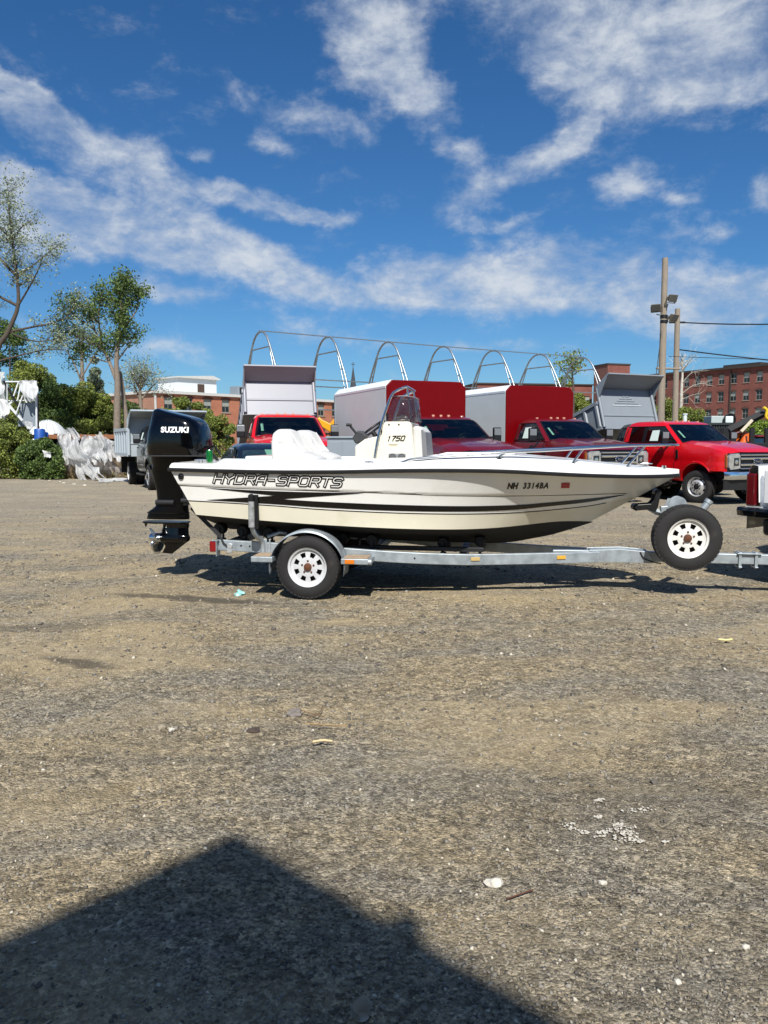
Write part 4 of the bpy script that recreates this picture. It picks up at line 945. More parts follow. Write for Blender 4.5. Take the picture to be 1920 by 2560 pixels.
        for x1, x0 in doors:
            zz = [.60+.845*k/10 for k in range(11)]
            b = MB()
            for xe in (x0, x1): b.grid([[(xe-.008, sgn*(wd(xe, z)+.002), z) for z in zz], [(xe+.008, sgn*(wd(xe, z)+.002), z) for z in zz]])
            b.grid([[(x, sgn*(wd(x, z)+.002), z) for z in (.592, .606)] for x in (x0, x1)])
            sm_ = b.build('door_seam', blk, t)
            b = MB(); b.grid([[(x, sgn*(wd(x, z)+.006), z) for z in zz] for x in [lerp(x0+.012, x1-.012, k/8) for k in range(9)]]); dr = b.build('door', pm, t, smooth=50)
            b = MB(); b.obox((x0+.16, sgn*(wd(-1, 1.30)+.02), 1.30), (.20, .03, .035)); b.build('handle', pm if cab != 'regular' else blk, dr, bevel=.01)
        # fender vent
        b = MB(); b.prism([(-.68,1.06),(-.60,1.08),(-.62,1.29),(-.68,1.32)], sgn*(wd(-.64, 1.15)-.005), sgn*(wd(-.64, 1.15)+.012)); b.build('fender_vent', blk, t, bevel=.006)
        # towing mirror
        b = MB(); b.obox((-.90, sgn*1.16, 1.60), (.10, .20, .33)); mr = b.build('mirror', mat('mirror_black', '#17181a', .4), t, bevel=.03, seg=3)
        b = MB(); b.obox((-.90, sgn*1.02, 1.53), (.06, .16, .05)); b.build('mirror_arm', blk, mr)
        b = MB(); b.obox((-.855, sgn*1.16, 1.66), (.03, .19, .16)); b.build('mirror_cap', mat('mirror_grey', '#7e8386', .35, metal=.3), mr, bevel=.012)
        # headlight
        hx = lambda y: .86+.05*(1-(y/.86)**2)
        b = MB(); b.prism([(sgn*.50,.86),(sgn*.50,1.17),(sgn*.56,1.225),(sgn*.80,1.215),(sgn*.86,1.16),(sgn*.86,.90),(sgn*.80,.83)], .80, .90, 'x'); hl = b.build('headlight', lamp_clear, t, bevel=.012)
        b = MB(); b.prism([(sgn*.56,.93),(sgn*.56,1.12),(sgn*.72,1.12),(sgn*.72,.93)], .895, .908, 'x'); b.build('lamp_bezel', mat('lamp_dark', '#2e3133', .2), hl, bevel=.01)
        b = MB(); b.lathe([(.001,.915),(.05,.913),(.055,.905)], (0, sgn*.64, 1.02), 'x', 16); b.build('lamp_projector', chrome, hl)
        b = MB(); b.prism([(.72,.86),(.72,1.21),(.83,1.20),(.84,.88)], sgn*.84, sgn*.885); b.build('corner_lamp', mat('amber_dull', '#8c4a1c', .25, coat=.4), hl, bevel=.01)
    # grille
    b = MB(); b.prism([(-.50,.84),(-.52,1.16),(-.48,1.215),(.48,1.215),(.52,1.16),(.50,.84)], .86, .905, 'x'); gr = b.build('grille', mat('grille_black', '#101112', .5), t, bevel=.01)
    for z, h in ((1.185, .035), (1.10, .055), (.955, .055), (.865, .03)):
        b = MB(); b.bx(.90, .935, -.51, .51, z-h/2, z+h/2); b.build('grille_bar', grille_m, gr, bevel=.01)
    for z in (1.055, 1.005, .905):
        b = MB(); b.bx(.90, .918, -.50, .50, z-.008, z+.008); b.build('grille_slat', blk, gr)
    b = MB(); b.lathe([(.001,.952),(.9,.950),(1.0,.935)], (0,0,0), 'x', 28); b.v = [(x, y*.135, 1.03+z*.062) for x, y, z in b.v]; em = b.build('emblem', mat('emblem_blue', '#0f1830', .3, coat=.2), gr)
    b = MB(); b.tube([(.95, .135*math.cos(a), 1.03+.062*math.sin(a)) for a in [2*math.pi*k/28 for k in range(28)]], .008, 6, closed=True); b.build('emblem_ring', chrome, em, smooth=60)
    if front_detail:
        v2, f2 = text_mesh('Ford', .075, .25, 0, 1.1, align='CENTER'); b = MB(); b.add([(.9555, u, 1.008+v) for u, v in v2], f2); b.build('emblem_script', chrome, em)
    # bumper
    b = MB(); rows = []
    prof = [(.0,.60),(.045,.62),(.06,.66),(.06,.74),(.045,.79),(0,.80),(-.06,.80)]
    for f in [k/12*2-1 for k in range(13)]:
        cx = .93+.07*(1-abs(f)**3)-.10*max(0, abs(f)-.85)/.15; rows.append([(cx+a, f*.99, z) for a, z in prof])
    b.grid(rows); bp = b.build('front_bumper', bumper_m, t, smooth=50)
    b = MB(); b.loft([[(.90-.06*abs(f)**3, f*.96, z) for z in (.36, .615)]+[(.99-.10*abs(f)**3, f*.94, .60), (.96-.10*abs(f)**3, f*.93, .36)] for f in (-1, -.6, 0, .6, 1)]); b.build('valance', mat('valance_black', '#1b1c1d', .55), bp, smooth=40)
    b = MB(); b.bx(.985, 1.0, -.16, .16, .63, .77); b.build('plate_bracket', blk, bp)
    # roof marker lamps
    for y in (-.58, -.20, 0, .20, .58):
        x = -1.50 if abs(y) < .5 else -1.56; z = 2.030 if abs(y) < .5 else 2.018
        b = MB(); b.prism([(x-.04, z-.01), (x+.03, z-.01), (x+.015, z+.03), (x-.03, z+.032)], y-.03, y+.03); b.build('marker_lamp', mat('marker_clear', '#b5806a', .2, coat=.4), t, bevel=.008)
    # chassis and wheels
    b = MB()
    for sgn in (-1, 1): b.bx(-wb-1.0, .75, sgn*.43-.04, sgn*.43+.04, .52, .72)
    b.bx(-wb-.1, -wb+.1, -.75, .75, .30, .48); b.bx(-.09, .09, -.8, .8, .33, .48); b.bx(cr+.05, .3, -.85, .85, .50, .62); b.build('chassis', undercarriage, t)
    wm = wmat or mat('wheel_silver', '#c9c9c7', .3, metal=.55, var=.1)
    for sgn in (-1, 1):
        wheel(t, (0, sgn*.86, .40), .40, .245, .235, wstyle, sgn, wm)
        wheel(t, (-wb, sgn*(.94 if rear == 'dual' else .86), .40), .40, .245, .235, wstyle if rear != 'dual' else 'alloy', sgn, wm if rear != 'dual' else rimwhite)
        if rear == 'dual': wheel(t, (-wb, sgn*.66, .40), .40, .245, .235, 'alloy', sgn, rimwhite)
        b = MB(); b.bx(-2.1, -.70, min(sgn*.80, sgn*1.02), max(sgn*.80, sgn*1.02), .42, .47); b.build('running_board', blk, t, bevel=.01)
    return t, cr

def box_body(t, cr, L_, W_, z0, z1, side_m, front_m):
    x1 = cr-.12; x0 = x1-L_; h = W_/2; c = .14
    sec = lambda x: [(x, -h, z0), (x, -h, z1-c), (x, -h+c, z1), (x, h-c, z1), (x, h, z1-c), (x, h, z0)]
    b = MB(); b.loft([sec(x0), sec(x1-.02)]); bd = b.build('cargo_box', side_m, t)
    b = MB(); b.loft([sec(x1-.018), sec(x1+.03)]); b.build('front_panel', front_m, bd, bevel=.012)
    b = MB()
    for sgn in (-1, 1): b.loft([[(x, sgn*(h+.006), z1-c-.05), (x, sgn*(h+.010), z1-c), (x, sgn*(h-c+.004), z1+.008), (x, sgn*(h-c-.06), z1+.008)] for x in (x0-.01, x1-.03)])
    b.build('roof_edge_trim', mat('trim_white', '#dfe2e4', .45), bd)
    b = MB()
    for sgn in (-1, 1):
        b.bx(x0, x1-.05, sgn*(h+.004)-.006, sgn*(h+.004)+.006, z0, z0+.09); b.bx(x0-.01, x0+.06, sgn*(h+.004)-.008, sgn*(h+.004)+.008, z0, z1-c-.05)
    b.build('side_rail', galv, bd)
    return bd

def dump_body(t, cr, m, tilt=0.0, L_=3.1, W_=2.2, H_=1.05, shield=.75, louvre=False, z0=.98, panels=True, head_h=None):
    """tipper body hinged at its rear lower edge"""
    xr = cr-.15-L_
    h = W_/2; Hh = head_h or H_+.35
    b = MB(); b.bx(0, L_, -h, h, 0, .08)
    for sgn in (-1, 1):
        b.bx(.0, L_, sgn*h-.03 if sgn > 0 else -h, h if sgn > 0 else -h+.03, .08, H_)
    body = b.build('dump_body', m, t, bevel=.008, loc=(xr, 0, z0), rot=(0, -R(tilt), 0))
    for sgn in (-1, 1):
        b = MB(); b.bx(-.02, L_+.0, min(sgn*h, sgn*(h+.05)), max(sgn*h, sgn*(h+.05)), H_-.10, H_+.01); b.build('top_rail', m, body, bevel=.006)
        b = MB(); b.bx(-.02, L_, min(sgn*h, sgn*(h+.04)), max(sgn*h, sgn*(h+.04)), .0, .10); b.build('lower_rail', m, body, bevel=.006)
    n = 5
    for sgn in (-1, 1):
        for k in range(n+1):
            x = lerp(.10, L_-.10, k/n); b = MB(); b.prism([(x-.07, min(sgn*h, sgn*(h+.001))), (x+.07, min(sgn*h, sgn*(h+.001))), (x+.04, sgn*(h+.045)), (x-.04, sgn*(h+.045))], .11, H_-.11, 'z'); b.build('side_rib', m, body)
    # headboard with a folded lower part, cab shield
    b = MB(); b.bx(L_, L_+.03, -h, h, 0, Hh); hb = b.build('headboard', m, body, bevel=.006)
    b = MB(); b.prism([(L_+.03,.40),(L_+.055,.42),(L_+.055,.45),(L_+.03,.47)], -h+.01, h-.01); b.build('headboard_fold', m, hb)
    b = MB(); b.prism([(L_+.0,Hh),(L_+shield*.92,Hh+.22),(L_+shield,Hh+.20),(L_+shield,Hh+.16),(L_+.06,Hh-.04)], -h-.01, h+.01); sh_ = b.build('cab_shield', m, hb, bevel=.01)
    for sgn in (-1, 1):
        b = MB(); b.prism([(L_+.03,Hh-.42),(L_+.03,Hh-.02),(L_+shield*.9,Hh+.17)], sgn*h-.012, sgn*h+.012); b.build('shield_gusset', m, hb)
    for sgn in (-1, 1):
        b = MB(); b.tube([(L_+.06, sgn*(h-.02), .05), (L_+.06, sgn*(h-.02), Hh-.05)], .05, 10); b.build('corner_post', m, hb, smooth=50)
    if louvre:
        for r_ in range(5):
            half = .14+.11*r_
            for sgn in (-1, 1):
                z = Hh-.30-r_*.075; b = MB(); b.prism([(L_+.028, z), (L_+.05, z+.01), (L_+.045, z+.035), (L_+.028, z+.04)], sgn*.02 if sgn > 0 else -half, half if sgn > 0 else -.02); b.build('louvre', mat('louvre_pale', '#aeb4b8', .4) if r_ == 4 else m, hb)
    b = MB(); b.bx(-.05, -.01, -h+.01, h-.01, .02, H_-.05); b.build('tailgate', m, body, bevel=.006)
    if tilt > 5:    # hoist cylinder and subframe
        b = MB(); ex = xr+L_*.55*math.cos(R(tilt)); ez = z0+L_*.55*math.sin(R(tilt))
        b.tube([(xr+L_*.75, 0, .75), (ex, 0, ez)], .07, 12); b.build('hoist_cylinder', undercarriage, t, smooth=50)
    b = MB()
    for sgn in (-1, 1): b.bx(xr, cr-.05, sgn*.45-.05, sgn*.45+.05, .74, z0-.02)
    b.build('subframe', undercarriage, t)
    for sgn in (-1, 1):
        b = MB(); b.bx(xr+.05, xr+.06, min(sgn*.55, sgn*1.05), max(sgn*.55, sgn*1.05), .35, .95); b.build('mud_flap', blk, t)
    return body

red = paint('paint_red', '#cf0a16'); maroon = paint('paint_maroon', '#64060f'); black_p = paint('paint_black', '#0b0c0e'); white_p = paint('paint_white', '#e6e7e6')
boxside = mat('box_panel', '#c6cbcc', .55, var=.05, scale=2.5); boxred = mat('box_red', '#680005', .4, var=.06, spec=.2)
grey_dump = mat('dump_grey', '#7f868c', .42, var=.05, scale=3); silver_dump = mat('dump_silver', '#85878f', .4, var=.05, scale=3); lt_dump = mat('dump_light', '#a3adb3', .42, var=.05)
PH = 23
# bright red extended-cab truck beside the tow vehicle
wpos = gnd(1560+850*.217, 1040+1000*.217); lf = Vector((math.cos(R(PH)), math.sin(R(PH)), 0))
red_t, cr = truck('pickup_truck', 'bright red extended cab truck with chrome grille parked behind the bow', wpos + lf*.88, PH, red, 'super', group='trucks parked in a row')
for w_ in list(red_t.children):
    if w_.name.startswith('wheel') and abs(w_.location.x) < .1: w_.rotation_euler = (0, 0, R(14))
b = MB(); b.bx(cr-2.2, cr-.15, -1.0, 1.0, .80, .92); b.build('flat_bed', undercarriage, red_t)
# maroon trucks with cargo boxes
e_t, cr = truck('box_truck', 'dark red cab truck with a cargo box, parked behind the boat console', Vector((1.98, 17.5, 0)), PH-1, maroon, 'regular', 1.045, 'trucks parked in a row', bumper_m=chrome)
box_body(e_t, cr, 3.9, 2.12, .95, 2.90, boxside, boxred)
f_t, cr = truck('box_truck', 'dark red cab truck with a cargo box, parked next to the bright red truck', Vector((5.28, 19.4, 0)), PH, maroon, 'regular', 1.045, 'trucks parked in a row')
box_body(f_t, cr, 3.9, 2.12, .95, 2.90, boxside, boxred)
# red cab tipper with its silver body raised
c_t, cr = truck('dump_truck', 'red cab dump truck with raised silver tipper body behind the boat seats', Vector((-2.40, 20.4, 0)), 14, red, 'regular', 1.12, 'trucks parked in a row')
dump_body(c_t, cr, silver_dump, 22, 2.9, 1.9, .75, .55, z0=.95, head_h=1.0)
# dark cab tipper with a grey raised body, between the maroon and the bright red truck
g_t, cr = truck('dump_truck', 'dark cab dump truck with raised grey louvred tipper body beside the utility poles', Vector((8.75, 21.9, 0)), PH+2, black_p, 'regular', 1.0, 'trucks parked in a row', front_detail=False)
dump_body(g_t, cr, grey_dump, 18, 3.0, 2.2, .9, .72, louvre=True, z0=.95, head_h=1.35)
# black cab, light grey body lowered, behind the outboard
a_t, cr = truck('dump_truck', 'black cab dump truck with lowered light grey body behind the outboard motor', Vector((-6.45, 24.3, 0)), 26, black_p, 'regular', 1.0, 'trucks parked in a row', front_detail=False)
dump_body(a_t, cr, lt_dump, 0, 3.3, 2.45, .95, .9, z0=1.0, head_h=1.32)

# white tow pickup: its rear corner shows at the right edge
hitch = BO + Vector((math.cos(BYAW), math.sin(BYAW), 0))*5.0
hd_ = R(37); fw = Vector((math.cos(hd_), math.sin(hd_), 0))
tow, cr = truck('tow_pickup', 'white pickup truck hitched to the boat trailer, only its rear corner in view', hitch + fw*5.02, math.degrees(hd_)+90, white_p, 'crew', 1.0, None, rear='single', wb=3.75, wstyle='alloy', cat='pickup', front_detail=False)
def pickup_bed(t, cr, m):
    x0, x1 = -4.83, cr-.06; zt = 1.25
    def arch(x):
        d = x+3.75; return max(.55, .44+math.sqrt(.53**2-d*d)) if abs(d) < .53 else .55
    xs = [lerp(x0, x1, k/40) for k in range(41)]; b = MB(); rows = []
    for x in xs:
        bl = 1.0 if x > x0+.12 else 1-.35*((x0+.12-x)/.12)**2*.12
        zs = [lerp(arch(x), zt-.05, k/8) for k in range(9)]
        row = [(x, -(.985-.03*max(0, (z-1.1)/.2)**2)*bl, z) for z in zs] + [(x, -.955*bl, zt-.012), (x, -.90, zt), (x, -.84, zt-.01), (x, -.82, .85)]
        rows.append(row)
    b.grid(rows); mirrored(b); b.bx(x0+.05, x1, -.83, .83, .80, .85); b.bx(x1-.04, x1, -.95, .95, .6, zt-.01)
    bd = b.build('pickup_bed', m, t, smooth=40)
    b = MB(); b.prism([(x0-.012,.84),(x0-.018,1.20),(x0+.01,1.235),(x0+.06,1.235),(x0+.06,.84)], -.77, .77); tg = b.build('tailgate', m, t, bevel=.012)
    b = MB(); b.obox((x0-.022, 0, 1.20), (.02, .22, .08)); b.build('tailgate_handle', blk, tg, bevel=.008)
    for sgn in (-1, 1):
        b = MB(); b.prism([(x0-.02,.81),(x0-.02,1.16),(x0+.10,1.16),(x0+.10,.81)], sgn*.855, sgn*.96); b.build('tail_light', mat('lens_dark_red', '#57060d', .2, var=.1, coat=.4), t, bevel=.02, seg=3)
        b = MB(); b.prism([(x0-.01,.74),(x0-.02,.805),(x0+.10,.805),(x0+.10,.74)], sgn*.78, sgn*.955); b.build('corner_panel', m, t)
    b = MB()
    prof = [(x0-.25,.80),(x0-.27,.77),(x0-.25,.71),(x0-.02,.69),(x0+.06,.70),(x0+.06,.80)]
    rows = [[(x+(.05+.10*max(0, abs(f)-.8)/.2 if x < x0-.1 else 0), f*1.0, z) for x, z in prof] for f in (-1, -.9, -.6, 0, .6, .9, 1)]
    b.loft(rows); rb = b.build('rear_bumper', blkgloss, t, smooth=35)
    b = MB(); b.prism([(x0-.10,.52),(x0-.12,.69),(x0+.05,.69),(x0+.05,.50)], -.72, .72); b.build('bumper_lower', mat('bumper_grey', '#2a2b2c', .4), rb, bevel=.03)
    b = MB(); b.bx(x0-.125, x0-.115, -.66, -.30, .545, .665); b.build('step_recess', blk, rb)
    b = MB(); b.bx(-5.02, -4.3, -.035, .035, .40, .47); b.lathe([(.001,.525),(.02,.52),(.026,.50),(.02,.478),(.012,.47)], (-5.02,0,0), 'z', 14); b.bx(-4.95, -4.80, -.55, .55, .41, .48); b.build('hitch', blk, t)
pickup_bed(tow, cr, white_p)

# ---- dark saloon car between the boat and the red tipper
def sedan(loc, phi):
    t = thing('sedan_car', 'black sedan parked behind the boat seats with decals in its rear window', 'car', loc, R(phi-90))
    m = paint('paint_charcoal', '#101316')
    def zt(x): return interp(x, [(-3.75,.98),(-3.5,1.02),(-2.8,1.0),(0,.98),(.5,.86),(.82,.70)])
    def zb(x):
        z = .28
        for c in (0, -2.8):
            if abs(x-c) < .37: z = max(z, .32+math.sqrt(.37**2-(x-c)**2))
        return z
    def wd(x, z):
        w_ = .90-.05*((z-.62)/.4)**2
        if x > .3: w_ -= .22*((x-.3)/.55)**2
        if x < -3.2: w_ -= .15*((-3.2-x)/.55)**2
        return w_
    xs = [-3.75+i*.0655 for i in range(70)]; b = MB()
    b.grid([[(x, -wd(x, lerp(zb(x), zt(x), k/8)), lerp(zb(x), zt(x), k/8)) for k in range(9)] for x in xs]); mirrored(b)
    b.grid([[(x, f*wd(x, zt(x)), zt(x)+.04*(1-f*f)) for f in [k/8*2-1 for k in range(9)]] for x in xs])
    for x in (xs[0], xs[-1]): b.grid([[(x, f*wd(x, z), z) for f in [k/6*2-1 for k in range(7)]] for z in (.28, .5, zt(x))])
    b.build('body', m, t, smooth=45)
    XF = [(.96,-.45),(1.20,-.95),(1.38,-1.35),(1.45,-1.65),(1.475,-2.0)]; XR = [(.96,-3.35),(1.20,-2.95),(1.38,-2.65),(1.45,-2.45),(1.475,-2.15)]; HW = [(.96,.80),(1.20,.71),(1.38,.62),(1.45,.52),(1.475,.30)]
    def ring(z):
        xf, xr, hw = interp(z, XF), interp(z, XR), interp(z, HW); p = []
        for k in range(7): y = lerp(-hw+.08, hw-.08, k/6); p.append((xf+.06*(1-(y/hw)**2), y, z))
        p += [(xf-.06, hw, z), (lerp(xf, xr, .5), hw+.02, z), (xr+.06, hw, z)]
        for k in range(7): y = lerp(hw-.08, -hw+.08, k/6); p.append((xr-.06*(1-(y/hw)**2), y, z))
        p += [(xr+.06, -hw, z), (lerp(xf, xr, .5), -hw-.02, z), (xf-.06, -hw, z)]
        return p
    b = MB(); b.loft([ring(z) for z in (.96, 1.08, 1.2, 1.3, 1.38, 1.42, 1.45, 1.465, 1.475)]); b.build('cabin', m, t, smooth=45)
    b = MB(); b.grid([[(interp(z, XF)+.06*(1-(f*.88)**2)+.006, f*.88*interp(z, HW), z) for f in [k/6*2-1 for k in range(7)]] for z in (1.0, 1.12, 1.25, 1.385)]); ws_ = b.build('windshield', glass, t, smooth=60)
    b = MB(); b.grid([[(interp(z, XF)+.06*(1-(f*.12+.1)**2)+.012, f*.08-.05, z) for f in (-1, 0, 1)] for z in (1.16, 1.25, 1.34)]); b.build('window_sticker', sticker_g, ws_)
    for sgn in (-1, 1):
        for poly in ([(-.85,1.0),(-1.42,1.37),(-1.92,1.39),(-1.92,1.0)], [(-1.98,1.0),(-1.98,1.39),(-2.52,1.36),(-2.95,1.10),(-2.92,1.0)]):
            b = MB(); b.add([(x, sgn*(interp(z, HW)+.03), z) for x, z in poly], [tuple(range(len(poly)))]); b.build('side_window', glass, t)
        for x in (0, -2.8): wheel(t, (x, sgn*.78, .32), .32, .21, .21, 'alloy', sgn, chrome)
        b = MB(); b.obox((-.80, sgn*.93, 1.03), (.12, .16, .12)); b.build('mirror', m, t, bevel=.03)
        b = MB(); b.prism([(.55,.66),(.55,.78),(.80,.72),(.82,.62)], sgn*.52, sgn*.76); b.build('headlight', lamp_clear, t, bevel=.02)
sedan(Vector((-1.9, 14.6, 0)), 20)
# ================================================================ HOOP HOUSE FRAME
def hoop_house():
    P1, P7 = Vector((-4.27, 27.0, 0)), Vector((8.92, 35.3, 0)); u = (P7-P1).normalized(); yaw = math.atan2(u.y, u.x); L_ = (P7-P1).length
    t = thing('hoop_house_frame', 'bare galvanised hoop house frame of seven arches rising behind the parked trucks', 'frame', P1, yaw)
    TH = 5.27; arch = [(0,0),(.28,-.05),(.55,-.22),(.78,-.52),(1.08,-1.0),(1.42,-1.65),(1.72,-2.6),(1.92,-3.8),(2.0,-5.27)]
    g = mat('hoop_steel', '#a3aaad', .4, metal=.8, var=.15)
    full = [(-a, z) for a, z in reversed(arch[1:])] + arch
    tz = [0, -.18, -.05, -.20, .02, -.18, .0]
    for k in range(7):
        x = L_*k/6; dz = 0
        b = MB(); b.tube(smoothpath([(x, a, TH+z) for a, z in full], 4), .036, 8); h = b.build('hoop', g, t, smooth=60)
        b = MB(); b.tube([(x, -.78, TH-.56), (x, .78, TH-.56)], .026, 8); b.build('cross_tie', g, h, smooth=60)
        for s in (-1, 1):
            b = MB(); b.tube(smoothpath([(x, s*.74, TH-.56), (x, s*1.20, TH-1.65), (x, s*1.50, TH-2.6), (x, s*1.72, TH-3.8), (x, s*1.8, TH-5.27)], 3), .026, 8); b.build('inner_leg', g, h, smooth=60)
            for zz, a0, a1 in ((-1.2, 1.00, 1.18), (-2.2, 1.38, 1.60), (-3.2, 1.62, 1.83)):
                b = MB(); b.tube([(x, s*a0, TH+zz), (x, s*a1, TH+zz-.05)], .02, 6); b.build('brace', g, h)
    for a, z in ((0, -.02), (-1.43, -1.72), (-1.75, -2.75), (1.43, -1.72)):
        b = MB(); b.tube([(-.05, a, TH+z+.06), (L_*.5, a, TH+z+.03), (L_+.05, a, TH+z+.06)], .02, 6); b.build('purlin', g, t, smooth=60)
hoop_house()

# ================================================================ UTILITY POLES, WIRES
wood = mat('weathered_wood', '#8d8172', .9, var=.25, scale=5, bump=.5, stretch=(6, 6, .6), dirt='#574e45', dirt_amt=.15)
def wire(P, r=.018, m=None, name='utility_wire', label='', sag=.0, seg=12, group=None):
    a, c = Vector(P[0]), Vector(P[1]); pts = [a.lerp(c, k/seg) - Vector((0, 0, sag*4*(k/seg)*(1-k/seg))) for k in range(seg+1)]
    b = MB(); b.tube(pts, r, 6); o = b.build(name, m or blk, None, smooth=60); tag(o, label, 'wire', group); return o
def flood(t, p, yaw, pitch):
    m = mat('flood_brown', '#6b6256', .6, var=.2)
    b = MB(); b.loft([[(-.05,-.18,-.14),(-.05,.18,-.14),(-.05,.18,.14),(-.05,-.18,.14)], [(.20,-.25,-.20),(.20,.25,-.20),(.20,.25,.20),(.20,-.25,.20)]]); f = b.build('floodlight', m, t, bevel=.02, loc=p, rot=(0, pitch, yaw))
    b = MB(); b.bx(.201, .208, -.22, .22, -.17, .17); b.build('lens', mat('flood_lens', '#4c4d4b', .15), f)
    b = MB(); b.bx(-.02, .06, -.30, -.26, -.25, .05); b.bx(-.02, .06, .26, .30, -.25, .05); b.bx(-.02, .06, -.30, .30, -.28, -.25); b.build('yoke', m, f)
    return f
def poles():
    Y1, Y2 = 42.0, 47.0
    top1, base1 = atY(1663, 645, Y1), atY(1652, 1045, Y1)
    d = (top1-base1)/(top1.z-base1.z); g1 = base1 - d*base1.z
    t = thing('utility_pole', 'tall weathered wooden utility pole carrying floodlights near the brick mill', 'pole', (g1.x, g1.y, 0), group='utility poles beside the mill')
    b = MB(); rel = lambda z: (d.x*z, d.y*z, z)
    b.tube([rel(z) for z in (0, top1.z*.4, top1.z*.75, top1.z)], [.21, .19, .165, .15], 14); b.build('pole', wood, t, smooth=50)
    def loc(px, py, Y=Y1): q = atY(px, py, Y); return Vector((q.x-g1.x, q.y-g1.y, q.z))
    flood(t, loc(1638, 769)+Vector((0, -.2, 0)), R(-120), R(25)); flood(t, loc(1673, 747)+Vector((0, -.3, 0)), R(-70), R(20)); flood(t, loc(1681, 792), R(-60), R(30))
    b = MB(); b.tube([loc(1641, 786), loc(1657, 789)], .03, 8); b.tube([loc(1670, 760), loc(1664, 780)], .03, 8); b.tube([loc(1660, 803), loc(1684, 803)], .05, 8); b.build('lamp_arm', galv, t, smooth=50)
    for y0, y1 in ((788, 796), (801, 808)):
        b = MB(); b.cyl(loc(1659.5, y1), loc(1660, y0), .20, 14); b.build('band_clamp', blk, t, smooth=50)
    b = MB(); b.tube([loc(1640, 921), loc(1655, 921), loc(1700, 922)], .055, 8); b.build('crossbar', wood, t, smooth=50)
    top2, base2 = atY(1694, 772, Y2), atY(1688, 1030, Y2); d2 = (top2-base2)/(top2.z-base2.z); g2 = base2 - d2*base2.z
    t2 = thing('utility_pole', 'shorter weathered wooden utility pole with service wires near the brick mill', 'pole', (g2.x, g2.y, 0), group='utility poles beside the mill')
    b = MB(); b.tube([(d2.x*z, d2.y*z, z) for z in (0, top2.z*.5, top2.z)], [.19, .17, .15], 14); b.build('pole', wood, t2, smooth=50)
    b = MB(); q = atY(1694, 806, Y2); b.tube([(q.x-g2.x-.5, 0, q.z), (q.x-g2.x+.45, 0, q.z)], .06, 8); b.build('insulator_bar', mat('dark_grey_metal', '#2b2c2e', .45, metal=.3), t2, smooth=50)
    wire((atY(1702, 806, Y2), atY(2700, 730, 36)), .035, None, 'utility_wire', 'upper black service wire running right from the shorter utility pole', .6)
    wire((atY(1697, 874, Y2), atY(2700, 943, 36)), .035, None, 'utility_wire', 'lower black service wire running right from the shorter utility pole', .3)
    wire((atY(1672, 891, Y1), atY(2700, 917, 42)), .014, None, 'utility_wire', 'thin grey wire below the service wires at the utility poles', .05)
    wire((atY(1656, 810, Y1), atY(1632, 1010, 41)), .022, None, 'guy_wire', 'slanting guy wire beside the tall utility pole', .0)
poles()

# ================================================================ BRICK BUILDINGS
def brick_mat(name, c1, c2, mortar):
    m = bpy.data.materials.new(name); m.use_nodes = True; t = m.node_tree; b = t.nodes['Principled BSDF']; L = t.links.new
    tcn = t.nodes.new('ShaderNodeTexCoord'); mp = t.nodes.new('ShaderNodeMapping'); L(tcn.outputs['Object'], mp.inputs[0]); mp.inputs['Rotation'].default_value = (R(90), 0, 0)
    br = t.nodes.new('ShaderNodeTexBrick'); L(mp.outputs[0], br.inputs['Vector']); br.inputs['Scale'].default_value = 1.0; br.inputs['Brick Width'].default_value = .23; br.inputs['Row Height'].default_value = .075; br.inputs['Mortar Size'].default_value = .008
    br.inputs['Color1'].default_value = (*lin(c1), 1); br.inputs['Color2'].default_value = (*lin(c2), 1); br.inputs['Mortar'].default_value = (*lin(mortar), 1)
    n = t.nodes.new('ShaderNodeTexNoise'); n.inputs['Scale'].default_value = .35; n.inputs['Detail'].default_value = 8; n.inputs['Roughness'].default_value = .7; L(tcn.outputs['Object'], n.inputs['Vector'])
    r = t.nodes.new('ShaderNodeMapRange'); L(n.outputs['Fac'], r.inputs[0]); r.inputs[1].default_value = .3; r.inputs[2].default_value = .7; r.inputs[3].default_value = .72; r.inputs[4].default_value = 1.15
    mx = t.nodes.new('ShaderNodeMixRGB'); mx.blend_type = 'MULTIPLY'; mx.inputs[0].default_value = 1; L(br.outputs['Color'], mx.inputs[1]); L(r.outputs[0], mx.inputs[2]); L(mx.outputs[0], b.inputs['Base Color'])
    b.inputs['Roughness'].default_value = .9; return m
brickA = brick_mat('brick_orange', '#b4694a', '#a05a3e', '#9d8674'); brickB = brick_mat('brick_red', '#84443a', '#733a31', '#7c6459')
pane_m = mat('window_pane', '#1d2423', .08, var=.6, scale=.9, spec=.7); sash_m = mat('sash_grey', '#8e8d86', .6); stone_m = mat('sill_stone', '#8c7d70', .85); gutter = mat('eaves_white', '#c4c4bf', .6)
